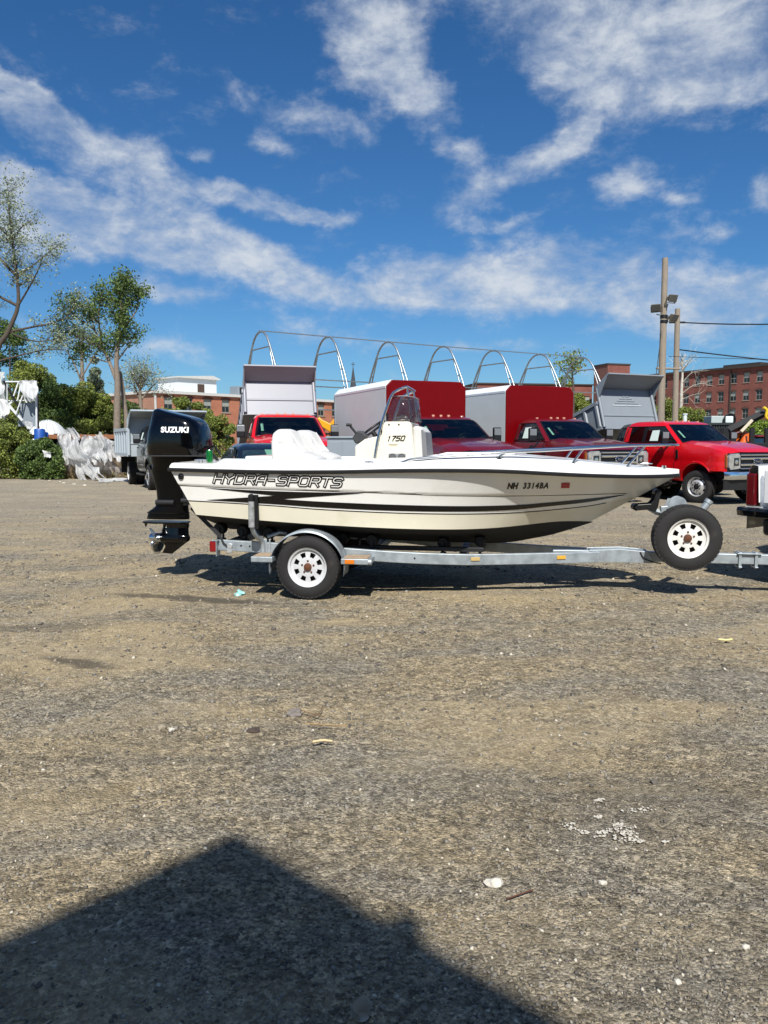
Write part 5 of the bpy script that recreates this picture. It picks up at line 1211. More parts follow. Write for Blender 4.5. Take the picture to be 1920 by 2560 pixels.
def facade(t, L_, z0, z1, cols, rows, wm, depth, ww, wh, sash=sash_m, arch=.0, roof_over=.35, roof_m=None, roof_h=.35, wide=None, sub=True):
    xs = sorted(set([0, L_] + [round(c+s*ww/2, 4) for c in cols for s in (-1, 1)])); zs = sorted(set([z0, z1] + [z for r_ in rows for z in (r_, r_+wh)]))
    op = [(c-ww/2, c+ww/2, r_, r_+wh) for c in cols for r_ in rows]
    b = MB()
    for x0, x1 in zip(xs, xs[1:]):
        for a, c in zip(zs, zs[1:]):
            mx, mz = (x0+x1)/2, (a+c)/2
            if any(o[0] < mx < o[1] and o[2] < mz < o[3] for o in op): continue
            b.add([(x0,0,a),(x1,0,a),(x1,0,c),(x0,0,c)], [(0,1,2,3)])
    for o in op:
        b.add([(o[0],0,o[2]),(o[1],0,o[2]),(o[1],0,o[3]),(o[0],0,o[3]),(o[0],.3,o[2]),(o[1],.3,o[2]),(o[1],.3,o[3]),(o[0],.3,o[3])], [(0,1,5,4),(1,2,6,5),(2,3,7,6),(3,0,4,7)])
    b.add([(0,0,z0),(0,depth,z0),(0,depth,z1),(0,0,z1)], [(0,1,2,3)]); b.add([(L_,0,z0),(L_,depth,z0),(L_,depth,z1),(L_,0,z1)], [(0,1,2,3)]); b.add([(0,depth,z0),(L_,depth,z0),(L_,depth,z1),(0,depth,z1)], [(0,1,2,3)])
    b.build('wall', wm, t)
    b = MB(); b.bx(-roof_over, L_+roof_over, -roof_over, depth+roof_over, z1-.02, z1+roof_h); b.build('roof', roof_m or gutter, t)
    fb = MB(); f_ = .07
    for x0, x1, a, c in ((-ww/2, -ww/2+f_, 0, wh), (ww/2-f_, ww/2, 0, wh), (-ww/2, ww/2, 0, f_), (-ww/2, ww/2, wh-f_, wh), (-ww/2, ww/2, wh*.5-.05, wh*.5+.05), (-.025, .025, 0, wh)):
        fb.bx(x0+.001, x1-.001, .17+(0.004 if abs(x0) < .03 else 0), .22, a+.001, c-.001)
    fm = fb.mesh('window', sash); pb_ = MB(); pb_.bx(-ww/2, ww/2, .20, .23, 0, wh); pm_ = pb_.mesh('pane', pane_m)
    sb = MB(); sb.bx(-ww/2-.12, ww/2+.12, -.10, .05, -.16, 0); sm_ = sb.mesh('sill', stone_m)
    ab = MB(); n = 8; ab.prism([(-ww/2-.18, -.02), (-ww/2-.18, .12)] + [(lerp(-ww/2-.18, ww/2+.18, k/n), .14+.20*math.sin(math.pi*k/n)) for k in range(1, n)] + [(ww/2+.18, .12), (ww/2+.18, -.02)], -.05, .03); am = ab.mesh('arch_lintel', mat('brick_lintel', '#5b3a31', .9))
    bl = MB(); bl.bx(-ww/2+.08, ww/2-.08, .19, .198, wh*.5, wh-.08); blm = bl.mesh('blind', mat('blind_pale', '#8f958f', .7))
    for i, c in enumerate(cols):
        for j, r_ in enumerate(rows):
            wv = link('window', fm, t, loc=(c, 0, r_)); link('pane', pm_, wv); link('sill', sm_, wv)
            if arch: link('arch_lintel', am, wv, loc=(0, 0, wh))
            if (i*7+j*5) % 3 != 0: link('blind', blm, wv)
def left_mill():
    P0, Pr = Vector((-29.5, 100, 0)), Vector((-7.15, 125, 0)); u = (Pr-P0).normalized()
    t = thing('brick_building', 'orange brick mill with white rooftop room and arched windows behind the dump trucks', 'building', P0, math.atan2(u.y, u.x))
    cols = [2.0+3.05*k for k in range(11)]
    facade(t, 38.0, 0, 7.75, cols, [1.6, 5.55], brickA, 16, 1.35, 1.75, arch=1)
    b = MB(); b.bx(-.12, .12, -.14, -.02, 0, 7.7); b.build('downpipe', gutter, t)
    pw = mat('penthouse_white', '#d5d8d8', .6)
    b = MB(); b.bx(5.5, 11.8, 3.0, 8.0, 8.1, 10.2); ph = b.build('rooftop_room', pw, t)
    b = MB(); b.prism([(5.1,10.2),(5.1,10.35),(11.0,10.75),(12.2,10.35),(12.2,10.2)], 2.6, 8.4); b.build('room_roof', gutter, ph)
    b = MB(); b.bx(8.6, 9.7, 2.95, 3.0, 8.3, 9.5); b.build('room_door', mat('door_brown', '#4b3a30', .6), ph)
    for x, w_, h in ((15.6, 2.2, 1.5), (26.8, 2.4, 1.6)):
        b = MB(); b.bx(x, x+w_, 3.0, 5.0, 8.1, 8.1+h); ac = b.build('rooftop_unit', galv, t, bevel=.05)
        b = MB(); b.bx(x+.3, x+w_-.3, 2.95, 3.0, 8.4, 8.1+h-.2); b.build('unit_grille', mat('dark_grey_metal', '#2b2c2e', .45, metal=.3), ac)
left_mill()
def right_mill():
    P0 = Vector((56.2, 202, 0)); u = Vector((.51, -.86, 0)).normalized()
    t = thing('brick_building', 'long four storey dark red brick mill with rows of windows behind the utility poles', 'building', P0, math.atan2(u.y, u.x))
    facade(t, 66, 0, 17.2, [2.2+3.03*k for k in range(21)], [2.7, 6.5, 10.3, 14.1], brickB, 18, 1.45, 2.1, arch=1, roof_m=mat('cornice_dark', '#3a3431', .8), roof_over=.6, roof_h=.45)
    for x in (37.9,):
        b = MB(); b.bx(x-.12, x+.12, -.2, -.02, 0, 17); b.build('downpipe', mat('cornice_dark', '#3a3431', .8), t)
    b = MB(); b.bx(33, 42, 4, 10, 17.6, 18.6); b.build('roof_hatch', mat('cornice_dark', '#3a3431', .8), t)
    t = thing('brick_building', 'lower red brick mill wing beyond the box trucks', 'building', Vector((23.5, 196, 0)), 0.18)
    facade(t, 31, 0, 16.0, [2.5+3.4*k for k in range(9)], [11.2], brickB, 14, 1.4, 2.0, arch=0, roof_m=mat('cornice_dark', '#3a3431', .8), roof_h=.3)
    t = thing('brick_tower', 'square brick stair tower rising above the mill roof beside the raised grey body', 'building', Vector((54.0, 188, 0)), 0.3)
    b = MB(); b.bx(0, 6.2, 0, 6, 0, 20.0); b.build('wall', brickB, t)
    b = MB(); b.bx(-.15, 6.35, -.15, 6.15, 20.0, 20.35); b.build('coping', mat('cornice_dark', '#3a3431', .8), t)
right_mill()
def spire():
    p = atY(883, 1000, 300); t = thing('church_spire', 'thin dark church spire far behind the box trucks', 'steeple', (p.x, p.y, 0))
    zt = atY(883, 905, 300).z; m = mat('slate_dark', '#3b3f45', .8)
    b = MB(); b.bx(-2.0, 2.0, -2.0, 2.0, 0, zt*.55); b.build('tower', m, t)
    b = MB(); b.tube([(0,0,zt*.55), (0,0,zt*.62), (0,0,zt-2.2)], [2.1, 1.5, .15], 8); b.build('steeple_cone', m, t)
    b = MB(); b.bx(-.12, .12, -.12, .12, zt-2.3, zt); b.bx(-.7, .7, -.1, .1, zt-1.0, zt-.7); b.build('cross', m, t)
spire()

# ================================================================ OTHER YARD THINGS
def at_box(px0, px1, py0, py1, Y): a, c = atY(px0, py1, Y), atY(px1, py0, Y); return a.x, c.x, a.z, c.z
def excavator():
    x0, x1, z0, z1 = at_box(795, 862, 1046, 1090, 29); t = thing('excavator', 'yellow excavator showing between the red tipper and the first cargo box', 'excavator', ((x0+x1)/2, 29, 0))
    ye = mat('machine_yellow', '#d79a17', .4, var=.1, coat=.2, dirt='#6f5530', dirt_amt=.08)
    for s in (-1, 1):
        b = MB(); b.prism([(-1.3,.05),(-1.5,.35),(-1.3,.70),(1.3,.70),(1.5,.35),(1.3,.05)], s*.75-.22, s*.75+.22); b.build('track', rubber, t, bevel=.08)
    b = MB(); b.bx(-1.3, 1.0, -.85, .85, .85, 1.55); b.build('body', ye, t, bevel=.12, seg=3)
    b = MB(); b.prism([(-.1,1.55),(-.1,2.15),(.15,2.42),(.8,2.42),(1.0,1.55)], .1, .85); cb = b.build('operator_cab', ye, t, bevel=.05)
    b = MB(); b.prism([(.05,1.7),(.05,2.1),(.2,2.3),(.75,2.3),(.85,1.7)], .06, .10); b.build('cab_window', glass, cb)
    b = MB(); b.prism([(.85,1.3),(.3,2.0),(-.45,2.38),(-.60,2.20),(.0,1.85),(.6,1.2)], -.45, -.15); b.build('boom', ye, t, bevel=.03)
    b = MB(); b.prism([(-.42,2.42),(-.85,1.75),(-.95,1.1),(-.78,1.1),(-.62,1.75),(-.30,2.28)], -.42, -.18); b.build('dipper_arm', ye, t, bevel=.03)
    b = MB(); b.prism([(-.98,1.15),(-1.25,.75),(-1.05,.45),(-.70,.6),(-.75,1.15)], -.62, .02); b.build('bucket', mat('steel_dark', '#4a453f', .6, metal=.4), t, bevel=.02)
    b = MB(); b.tube([(.3,-.3,1.5), (-.1,-.3,2.0)], .05, 8); b.build('ram', steel, t)
excavator()
def tool_chest():
    p = atY(866, 1120, 17.6); t = thing('tool_cabinet', 'grey steel tool cabinet standing beside the first cargo box truck', 'cabinet', (p.x, p.y, 0), R(-15)); m = mat('cabinet_grey', '#8c959c', .45, var=.05)
    zt = atY(866, 1091, 17.6).z
    b = MB(); b.bx(-.36, .36, -.3, .3, .12, zt-.05); b.build('body', m, t, bevel=.01)
    b = MB(); b.bx(-.39, .39, -.33, .33, zt-.048, zt); b.build('lid', m, t, bevel=.012)
    for k in range(2):
        b = MB(); b.bx(-.33+k*.34, -.01+k*.34, -.312, -.302, .25, zt-.12); d = b.build('door', m, t, bevel=.006)
        b = MB(); b.bx(-.05+k*.06, -.03+k*.06, -.33, -.313, .85, 1.0); b.build('handle', blk, d)
    for sx in (-1, 1):
        for sy in (-1, 1): b = MB(); b.bx(sx*.32-.03, sx*.32+.03, sy*.26-.03, sy*.26+.03, 0, .12); b.build('leg', blk, t)
tool_chest()
def container():
    x0, x1, z0, z1 = at_box(1635, 1822, 1057, 1100, 40); t = thing('shipping_container', 'dark flat roofed container behind the bright red truck', 'container', (x0, 40, 0)); m = mat('container_dark', '#23282a', .6, var=.15)
    b = MB(); n = 30; L_ = x1-x0
    pts = []
    for k in range(n): a = L_*k/n; s = L_/n; pts += [(a, 0), (a+s*.3, 0), (a+s*.5, .05), (a+s*.8, .05)]
    pts += [(L_, 0), (L_, 2.4), (0, 2.4)]
    b.prism(pts, .1, z1-.1, 'z'); b.build('shell', m, t)
    b = MB(); b.bx(-.05, L_+.05, -.06, 2.46, z1-.1, z1); b.build('roof', m, t)
    a0, a1, c0, c1 = at_box(1774, 1828, 1040, 1058, 41); t = thing('cooling_unit', 'pale boxy cooling unit on the dark container roof', 'cooling unit', (a0, 40.8, z1)); h = c1-z1
    b = MB(); b.bx(0, (a1-a0)*.62, 0, 1.0, 0, h); b.build('housing', mat('unit_pale', '#a9b4b0', .5), t, bevel=.03)
    b = MB(); b.bx((a1-a0)*.62+.01, a1-a0, -.1, 1.0, .0, h*.96); b.build('fan_shroud', mat('unit_white', '#cfd8d6', .5), t, bevel=.05)
    b = MB(); b.lathe([(.34,-.12),(.30,-.13),(.28,-.06),(.001,-.06)], ((a1-a0)*.81, 0, h*.5), 'y', 20); b.build('fan', blk, t)
    q = atY(1724, 1062, 39.5); t = thing('vent_pipe', 'short white pipe standing on the dark container roof edge', 'pipe', (q.x, 40.15, z1)); b = MB(); b.cyl((0, 0, 0), (0, 0, .42), .10, 12); b.build('pipe', mat('unit_white', '#cfd8d6', .5), t, smooth=50); b = MB(); b.cyl((0,0,.42), (0,0,.48), .13, 12); b.build('cap', mat('unit_white', '#cfd8d6', .5), t, smooth=50)
container()
def crane_truck():
    Y = 27.0; x0, x1, z0, z1 = at_box(1796, 1990, 1107, 1120, Y); t = thing('flatbed_crane_truck', 'black flatbed truck with orange cab and yellow striped boom behind the white pickup', 'truck', (x0, Y, 0))
    L_ = x1-x0; zz = z1; m = mat('crane_black', '#101112', .5)
    b = MB(); b.bx(0, L_+4, -1.1, 1.1, zz-.18, zz); b.bx(.1, L_+4, -.5, .5, zz-.45, zz-.18); b.build('deck', m, t, bevel=.01)
    for px in (1844, 1880, 1890):
        q = atY(px, 1080, Y); b = MB(); b.bx(q.x-x0-.07, q.x-x0+.07, -1.1, -1.0, zz, zz+.50); b.build('stake', m, t)
    a0, a1, c0, c1 = at_box(1820, 1854, 1082, 1108, Y); org = mat('paint_orange', '#d8641a', .35, coat=.4)
    b = MB(); b.prism([(a0-x0-.1, zz+.001), (a0-x0+.02, c1-.02), (a0-x0+.2, c1+.03), (a1-x0, c1), (a1-x0, zz+.001)], -.6, .6); cb = b.build('cab', org, t, bevel=.03)
    b = MB(); b.bx(a0-x0+.12, a1-x0-.08, -.61, -.60, zz+.05, c1-.12); b.build('cab_window', glass, cb)
    P = [atY(1822, 1078, Y-.9), atY(1908, 1034, Y-.9), atY(1985, 1000, Y-.9)]; P = [Vector((p.x-x0, p.y-Y, p.z)) for p in P]
    b = MB(); b.tube(P, [.16, .13, .12], 4); bm_ = b.build('boom', m, t)
    b = MB(); b.tube([P[0]+Vector((.35,-.15,-.02)), P[0].lerp(P[1], .62)+Vector((0,-.15,.0))], .055, 6); b.build('boom_stripe', mat('stripe_pale', '#c9bfa8', .5), bm_)
    b = MB(); b.tube(smoothpath([P[1]+Vector((-.1,-.2,.20)), P[1]+Vector((.02,-.2,.10)), P[1]+Vector((.0,-.2,-.12)), P[1]+Vector((.12,-.2,-.2))], 4), .05, 8); b.build('hose', mat('hose_yellow', '#d8b52a', .5), bm_, smooth=50)
    b = MB(); b.bx(P[0].x-.2, P[0].x+.15, -.95, -.6, zz, P[0].z+.1); b.build('crane_post', m, t)
    for x in (.6, 1.5, L_+3):
        for s in (-1, 1): wheel(t, (x, s*.9, .48), .48, .26, .28, 'alloy', s, rimwhite)
    c = atY(1859, 1108, Y-.7); t = thing('traffic_cone', 'tall orange cone standing on the black flatbed deck', 'cone', (c.x, c.y, zz))
    hz = atY(1859, 1074, Y-.7).z-zz
    b = MB(); b.lathe([(.001,hz),(.045,hz),(.085,hz*.45),(.13,.04)], (0,0,0), 'z', 18); b.build('cone_body', org, t, smooth=40)
    b = MB(); b.bx(-.17, .17, -.17, .17, 0, .04); b.build('cone_base', org, t, bevel=.01)
crane_truck()
def suv():
    p = atY(1795, 1090, 33); t = thing('sport_utility_car', 'black sport utility car between the container and the orange cab', 'car', (p.x, 33, 0), R(180-60))
    m = black_p
    b = MB(); b.prism([(-2.2,.35),(-2.3,.9),(-2.2,1.12),(.75,1.12),(1.9,1.0),(2.1,.7),(2.1,.35)], -.93, .93); b.build('body', m, t, bevel=.08, seg=3)
    b = MB(); b.loft([[(-2.15,-.88,1.12),(-2.15,.88,1.12),(.7,.88,1.12),(.7,-.88,1.12)], [(-1.95,-.72,1.68),(-1.95,.72,1.68),(.0,.72,1.68),(.0,-.72,1.68)], [(-1.7,-.6,1.78),(-1.7,.6,1.78),(-.3,.6,1.78),(-.3,-.6,1.78)]]); b.build('cabin', m, t, bevel=.05)
    for s in (-1, 1):
        b = MB(); b.add([(x, s*y, z) for x, y, z in ((-1.9,.858,1.2),(-1.8,.745,1.62),(-.1,.745,1.62),(.45,.858,1.2))], [(0,1,2,3)]); b.build('side_window', glass, t)
        for x in (-1.5, 1.35): wheel(t, (x, s*.84, .38), .38, .24, .24, 'alloy', s, chrome)
        b = MB(); b.bx(-2.33, -2.25, min(s*.6, s*.88), max(s*.6, s*.88), .95, 1.25); b.build('tail_light', redlens, t, bevel=.01)
    b = MB(); b.add([(-2.16,-.75,1.18),(-2.16,.75,1.18),(-1.99,.66,1.62),(-1.99,-.66,1.62)], [(0,1,2,3)]); b.build('rear_window', glass, t)
    b = MB(); b.bx(-2.05, -1.85, -.3, .3, 1.70, 1.76); b.build('high_brake_lamp', redlens, t)
suv()
# ================================================================ VEGETATION
LEAF = {'dry': [mat('leaf_straw', '#8b7a55', .85, var=.3, scale=1.2, transl=.2), mat('leaf_dry_green', '#6f7040', .8, var=.3, scale=1.2, transl=.2), mat('leaf_dead', '#5c4d38', .9, var=.3, scale=1.2)],
        'olive': [mat('leaf_olive', '#77833a', .7, var=.3, scale=1.2, transl=.3), mat('leaf_olive_light', '#98a24c', .7, var=.3, scale=1.2, transl=.3), mat('leaf_olive_dark', '#4f5c2a', .75, var=.3, scale=1.2, transl=.2)],
        'dark': [mat('leaf_dark', '#566b34', .7, var=.3, scale=1.2, transl=.25), mat('leaf_mid', '#6f8740', .7, var=.3, scale=1.2, transl=.3), mat('leaf_deep', '#3c4d28', .75, var=.3, scale=1.2, transl=.2)],
        'bright': [mat('leaf_bright', '#7f9c3e', .65, var=.3, scale=1.2, transl=.35), mat('leaf_lime', '#a3b24f', .65, var=.3, scale=1.2, transl=.35), mat('leaf_green', '#5c7a32', .7, var=.3, scale=1.2, transl=.3)],
        'grey': [mat('leaf_grey', '#8a9678', .7, var=.3, scale=1.2, transl=.3), mat('leaf_grey_light', '#a6b092', .7, var=.3, scale=1.2, transl=.3), mat('leaf_grey_dark', '#67745a', .75, var=.3, scale=1.2, transl=.2)]}
bark = mat('bark_grey', '#7d7164', .95, var=.3, scale=9, bump=.5); bark_d = mat('bark_dark', '#4e453c', .95, var=.3, scale=9, bump=.5); birch = mat('bark_birch', '#b9b3a6', .9, var=.25, scale=6)
def leaves(name, pts, nrm, size, pal, parent, prob=(.5, .3, .2), aspect=.55):
    """pts (N,3): each becomes a folded leaf of two triangles-pairs"""
    n = len(pts); pts = np.asarray(pts, float)
    d = RNG.normal(size=(n, 3)) + (np.asarray(nrm)*.9 if nrm is not None else 0); d /= np.linalg.norm(d, axis=1)[:, None]+1e-9
    r = RNG.normal(size=(n, 3)); s = np.cross(d, r); s /= np.linalg.norm(s, axis=1)[:, None]+1e-9; up = np.cross(s, d)
    sz = size*(.6+.8*RNG.random(n))[:, None]
    a = pts - d*sz*.5; b_ = pts + s*sz*aspect*.5 + up*sz*.08; c = pts + d*sz*.5; e = pts - s*sz*aspect*.5 + up*sz*.08
    Vv = np.stack([a, b_, c, e], 1).reshape(-1, 3); F = np.arange(n*4).reshape(n, 4)
    me = fast_mesh(name, Vv, F, 4, LEAF[pal], RNG.choice(3, n, p=prob)); o = bpy.data.objects.new(name, me); col.objects.link(o); o.parent = parent; return o
def limb_tree(name, label, Y, limbs, twig_n, leaf_n, leaf_size, pal, bk, cat='tree', seedv=1, twig_len=1.0, spread=.8, group=None, clump=.22, depth=1.0):
    rnd = random.Random(seedv); base = gnd(*limbs[0][0][0]) if False else None
    b0 = atY(*limbs[0][0][0], Y); t = thing(name, label, cat, (b0.x, Y, 0), group=group)
    wb = MB(); pts = []; jit = {}
    for li, (path, r0, r1) in enumerate(limbs):
        P = []; off = rnd.uniform(-1, 1)*depth
        for i, (px, py) in enumerate(path):
            if (px, py) in jit: dy = jit[(px, py)]
            else:
                dy = 0 if li == 0 else off*(i/max(1, len(path)-1))*1.5; jit[(px, py)] = dy
            q = atY(px, py, Y); P.append(Vector((q.x-b0.x, dy, max(q.z, -.1))))
        if li == 0: P[0].z = -.1
        S = smoothpath(P, 5); n = len(S)
        wb.tube(S, [lerp(r0, r1, k/(n-1)) for k in range(n)], 7)
        L_ = sum((S[i+1]-S[i]).length for i in range(n-1)); m = int(L_*twig_n)
        for k in range(m):
            f = rnd.uniform(.25 if li else .6, 1.0); i = min(n-2, int(f*(n-1))); p = S[i].lerp(S[i+1], rnd.random())
            ax = (S[i+1]-S[i]).normalized(); d = Vector((rnd.gauss(0, 1), rnd.gauss(0, 1), rnd.gauss(.35, .8))).normalized(); d = (d*spread+ax*.6).normalized()
            ln = twig_len*rnd.uniform(.5, 1.2)*(1.15-.5*f); q = p; tp = [p]
            for s in range(3): d = (d+Vector((rnd.gauss(0, .25), rnd.gauss(0, .25), rnd.gauss(.08, .2)))).normalized(); q = q+d*ln/3; tp.append(q)
            rr = max(.010, lerp(r0, r1, f)*.35); wb.tube(tp, [rr, rr*.75, rr*.5, rr*.3], 4)
            ends = [tp[-1], tp[-2]]
            for s in range(3):
                d2 = (d+Vector((rnd.gauss(0, .7), rnd.gauss(0, .7), rnd.gauss(.1, .5)))).normalized(); p2 = tp[rnd.choice((1, 2, 3))]; e = p2+d2*ln*rnd.uniform(.35, .65); wb.tube([p2, p2.lerp(e, .5)+Vector((0, 0, .03)), e], [rr*.45, rr*.35, .006], 3); ends += [e, p2.lerp(e, .6)]
            for e in ends:
                for s in range(leaf_n): pts.append(e+Vector((rnd.gauss(0, clump), rnd.gauss(0, clump), rnd.gauss(0, clump*.8))))
    wb.build('trunk', bk, t, smooth=60)
    if pts: leaves('crown', [tuple(p) for p in pts], None, leaf_size, pal, t)
    return t
def shrub(name, label, cx, top, hw, Y, pal, base_py=None, n=7000, size=.12, cat='shrub', group=None, lobes=26, flat=.5, prob=(.45, .3, .25), bottom=0.0, seedv=0, taper=0.0):
    r = np.random.default_rng(seedv+int(cx*7+Y)); c = atY(cx, 1104, Y); H = atY(cx, top, Y).z; W_ = hw/FPX*Y
    t = thing(name, label, cat, (c.x, Y, 0), group=group)
    cz = (H+bottom)/2; hz = (H-bottom)/2
    # lobes: clumps of leaves round an uneven ellipsoid
    th = r.random(lobes)*2*np.pi; ph = np.arccos(1-1.75*r.random(lobes)); rad = .55+.42*r.random(lobes)
    L = np.stack([np.sin(ph)*np.cos(th)*W_*rad, np.sin(ph)*np.sin(th)*W_*rad, cz+np.cos(ph)*hz*rad], 1)
    if taper: L[:, :2] *= (1-taper*np.clip((L[:, 2]-bottom)/(H-bottom), 0, 1))[:, None]
    R0 = (.24+.22*r.random(lobes))*min(W_, hz*1.2)
    k = r.integers(0, lobes, n); d = r.normal(size=(n, 3)); d /= np.linalg.norm(d, axis=1)[:, None]; q = R0[k]*(.45+.6*r.random(n)**.6)
    P = L[k] + d*q[:, None]*np.array([1, 1, .8]); P[:, 2] = np.clip(P[:, 2], .03, None)
    if bottom == 0.0 and n > 0:      # skirt reaching the ground
        m = n//5; a = r.random(m)*6.283; rr = W_*(.5+.45*r.random(m)); S = np.stack([rr*np.cos(a), rr*np.sin(a), .05+H*.4*r.random(m)], 1); P = np.concatenate([P, S]); d = np.concatenate([d, S/np.linalg.norm(S, axis=1)[:, None]])
    leaves('crown', P, d, size, pal, t, prob)
    b = MB()
    for j in range(min(12, lobes)): e = Vector(L[j]); b.tube([(r.normal()*W_*.08, r.normal()*W_*.08, -.05), (e.x*.4, e.y*.4, e.z*.5), tuple(e)], [.05*H/3, .03*H/3, .01], 5)
    b.build('trunk', bark_d, t, smooth=60); return t

limb_tree('spring_tree', 'tall open tree with pale young leaves leaning over the torn greenhouse', 36,
  [([(-35,1150),(-12,905),(20,830),(45,765),(42,690),(30,600),(20,500)], .15, .025), ([(20,830),(70,815),(120,800),(150,775),(168,715)], .06, .012), ([(45,765),(85,720),(118,680),(138,655)], .05, .012), ([(42,690),(85,650),(112,615),(128,600)], .045, .012),
   ([(30,600),(52,560),(66,545)], .045, .012), ([(20,500),(8,470),(2,455)], .03, .012), ([(-12,905),(45,885),(100,870),(140,868)], .045, .012), ([(42,690),(0,650),(-40,600),(-60,540)], .08, .02), ([(45,765),(0,740),(-50,700)], .08, .02), ([(20,830),(75,850),(130,840),(165,835)], .04, .012), ([(30,600),(-5,560),(-30,500)], .05, .012)],
  3.8, 7, .105, 'grey', bark_d, seedv=3, twig_len=1.0, clump=.17)
limb_tree('forked_tree', 'forked pale trunk tree with dense green upper crown beside the plastic heap', 38,
  [([(291,1140),(293,1040),(294,960),(291,905),(297,840),(303,770),(308,705)], .20, .03), ([(294,960),(270,905),(250,870),(225,820),(205,765)], .10, .02), ([(250,870),(215,850),(180,835),(160,830)], .06, .02), ([(225,820),(190,790),(175,760)], .05, .015), ([(250,870),(240,800),(235,750),(230,735)], .05, .015), ([(297,840),(320,800),(332,770),(335,735)], .06, .015), ([(303,770),(290,735),(275,715)], .05, .012), ([(291,905),(315,870),(335,840)], .05, .012), ([(270,905),(215,890),(175,875)], .04, .012)],
  4.2, 12, .125, 'dark', bark, seedv=5, twig_len=.85, clump=.20)
limb_tree('leaning_trunk', 'slim bare grey trunk standing right beside the forked tree', 38.6, [([(318,1130),(316,1060),(311,1010),(305,960),(300,930)], .15, .08)], 1.0, 0, .1, 'dark', bark, seedv=9, twig_len=.6)
limb_tree('bare_tree', 'pale leafless tree rising behind the evergreens at the left', 55, [([(205,1080),(206,960),(205,880),(208,830)], .20, .05), ([(206,960),(185,905),(165,870)], .08, .02), ([(205,880),(222,845),(228,820)], .06, .02), ([(206,940),(235,890),(250,870)], .06, .02)], 3.0, 2, .12, 'grey', bark, seedv=12, twig_len=1.5)
limb_tree('bare_tree', 'grey leafless spreading tree beside the orange brick mill', 60, [([(355,1090),(352,1020),(350,975),(352,940)], .22, .05), ([(350,1000),(330,960),(322,940)], .10, .02), ([(352,1000),(375,965),(385,950)], .10, .02), ([(350,975),(340,945),(338,932)], .07, .02), ([(350,975),(365,945),(368,932)], .07, .02)], 6.0, 3, .14, 'grey', bark, seedv=14, twig_len=1.5, clump=.3)
G1 = 'evergreens along the left side'
for i, (cx, top, hw, Y, pal, lab) in enumerate([(25,800,75,47,'dark','dark evergreen tree towering behind the torn greenhouse at the yard edge'),(90,895,62,46,'olive','olive evergreen tree behind the grey greenhouse panel'),(140,948,58,43,'dark','dark rounded evergreen behind the white domed cover'),
   (205,950,62,44,'olive','broad olive evergreen behind the plastic heap'),(258,985,50,45,'olive','small olive evergreen left of the forked tree'),(330,1000,46,46,'dark','dark low evergreen between the forked tree and the brick mill'),(385,1010,40,52,'olive','low olive evergreen in front of the orange mill corner')]):
    shrub('evergreen_tree', lab, cx, top, hw, Y, pal, n=20000, size=.135, cat='tree', group=G1, lobes=46, seedv=i)
shrub('spruce_tree', 'blue green spruce behind the forked tree', 245, 880, 34, 58, 'grey', n=6000, size=.2, cat='tree', lobes=30, seedv=21, taper=.75)
for i, (cx, top, hw, Y, lab) in enumerate([(25,1045,62,31.6,'large leafy bush at the left edge beside the torn greenhouse'),(92,1088,46,31.0,'leafy bush in front of the blue drums'),(128,1122,30,30.6,'low leafy bush beside the draped plastic')]):
    shrub('bush', lab, cx, top, hw, Y, 'olive' if i == 0 else 'dark', n=15000 if i < 2 else 6000, size=.095, cat='bush', lobes=30, seedv=31+i)
for i, (cx, top, hw, Y, lab) in enumerate([(470,965,34,80,'slim green climber growing against the orange brick mill'),(505,985,40,78,'green shrub below the mill windows'),(425,1005,45,76,'low green shrub at the corner of the orange brick mill'),(545,1035,38,74,'green shrub beside the raised silver body')]):
    shrub('shrub', lab, cx, top, hw, Y, 'olive', n=8000, size=.21, cat='shrub', lobes=22, seedv=41+i, group='shrubs before the orange mill')
for i, (cx, top, hw, Y, pal, lab) in enumerate([(1665,985,46,58,'olive','green shrub at the foot of the tall utility pole'),(1718,1000,50,60,'olive','wide green shrub right of the utility poles'),(1890,1052,52,40,'bright','bright green shrub behind the crane boom'),(1425,945,48,56,'olive','leafy tree between the second cargo box and the grey body'),(1480,985,30,54,'olive','small tree half hidden by the raised grey body')]):
    shrub('shrub' if i < 3 else 'young_tree', lab, cx, top, hw, Y, pal, n=12000, size=.15, cat='shrub' if i < 3 else 'tree', lobes=28, seedv=51+i)
limb_tree('dead_birch', 'pale dead birch trunk with bare twigs right of the utility poles', 62, [([(1703,1080),(1703,1000),(1706,930),(1704,900)], .17, .05), ([(1704,960),(1720,935),(1738,930)], .05, .015), ([(1704,985),(1725,965),(1745,962)], .05, .015), ([(1706,930),(1715,905),(1728,885)], .05, .015), ([(1703,1000),(1720,990),(1735,985)], .05, .015)], 3.0, 0, .1, 'olive', birch, seedv=23, twig_len=1.6)
limb_tree('bare_sapling', 'thin leafless sapling behind the last hoop of the frame', 48, [([(1432,1090),(1434,1000),(1430,930),(1428,905)], .08, .03), ([(1432,950),(1405,925),(1395,915)], .04, .015), ([(1430,940),(1455,920),(1465,912)], .04, .015)], 3.0, 3, .16, 'olive', bark_d, seedv=29, twig_len=.9)

def far_wood():
    n = 26000; x = RNG.random(n)*700-350; y = 235+RNG.random(n)*25; h = np.array([3.6+1.8*mnoise.noise(Vector((a*.05, 2, 0)))+.9*mnoise.noise(Vector((a*.22, 7, 0))) for a in x]); P = np.stack([x, y, h*RNG.random(n)**.6], 1)
    o = leaves('far_wood', P, None, 1.1, 'dark', None, aspect=.8); o['kind'] = 'stuff'; tag(o, 'low belt of trees on the horizon beyond the yard', 'wood')
far_wood()
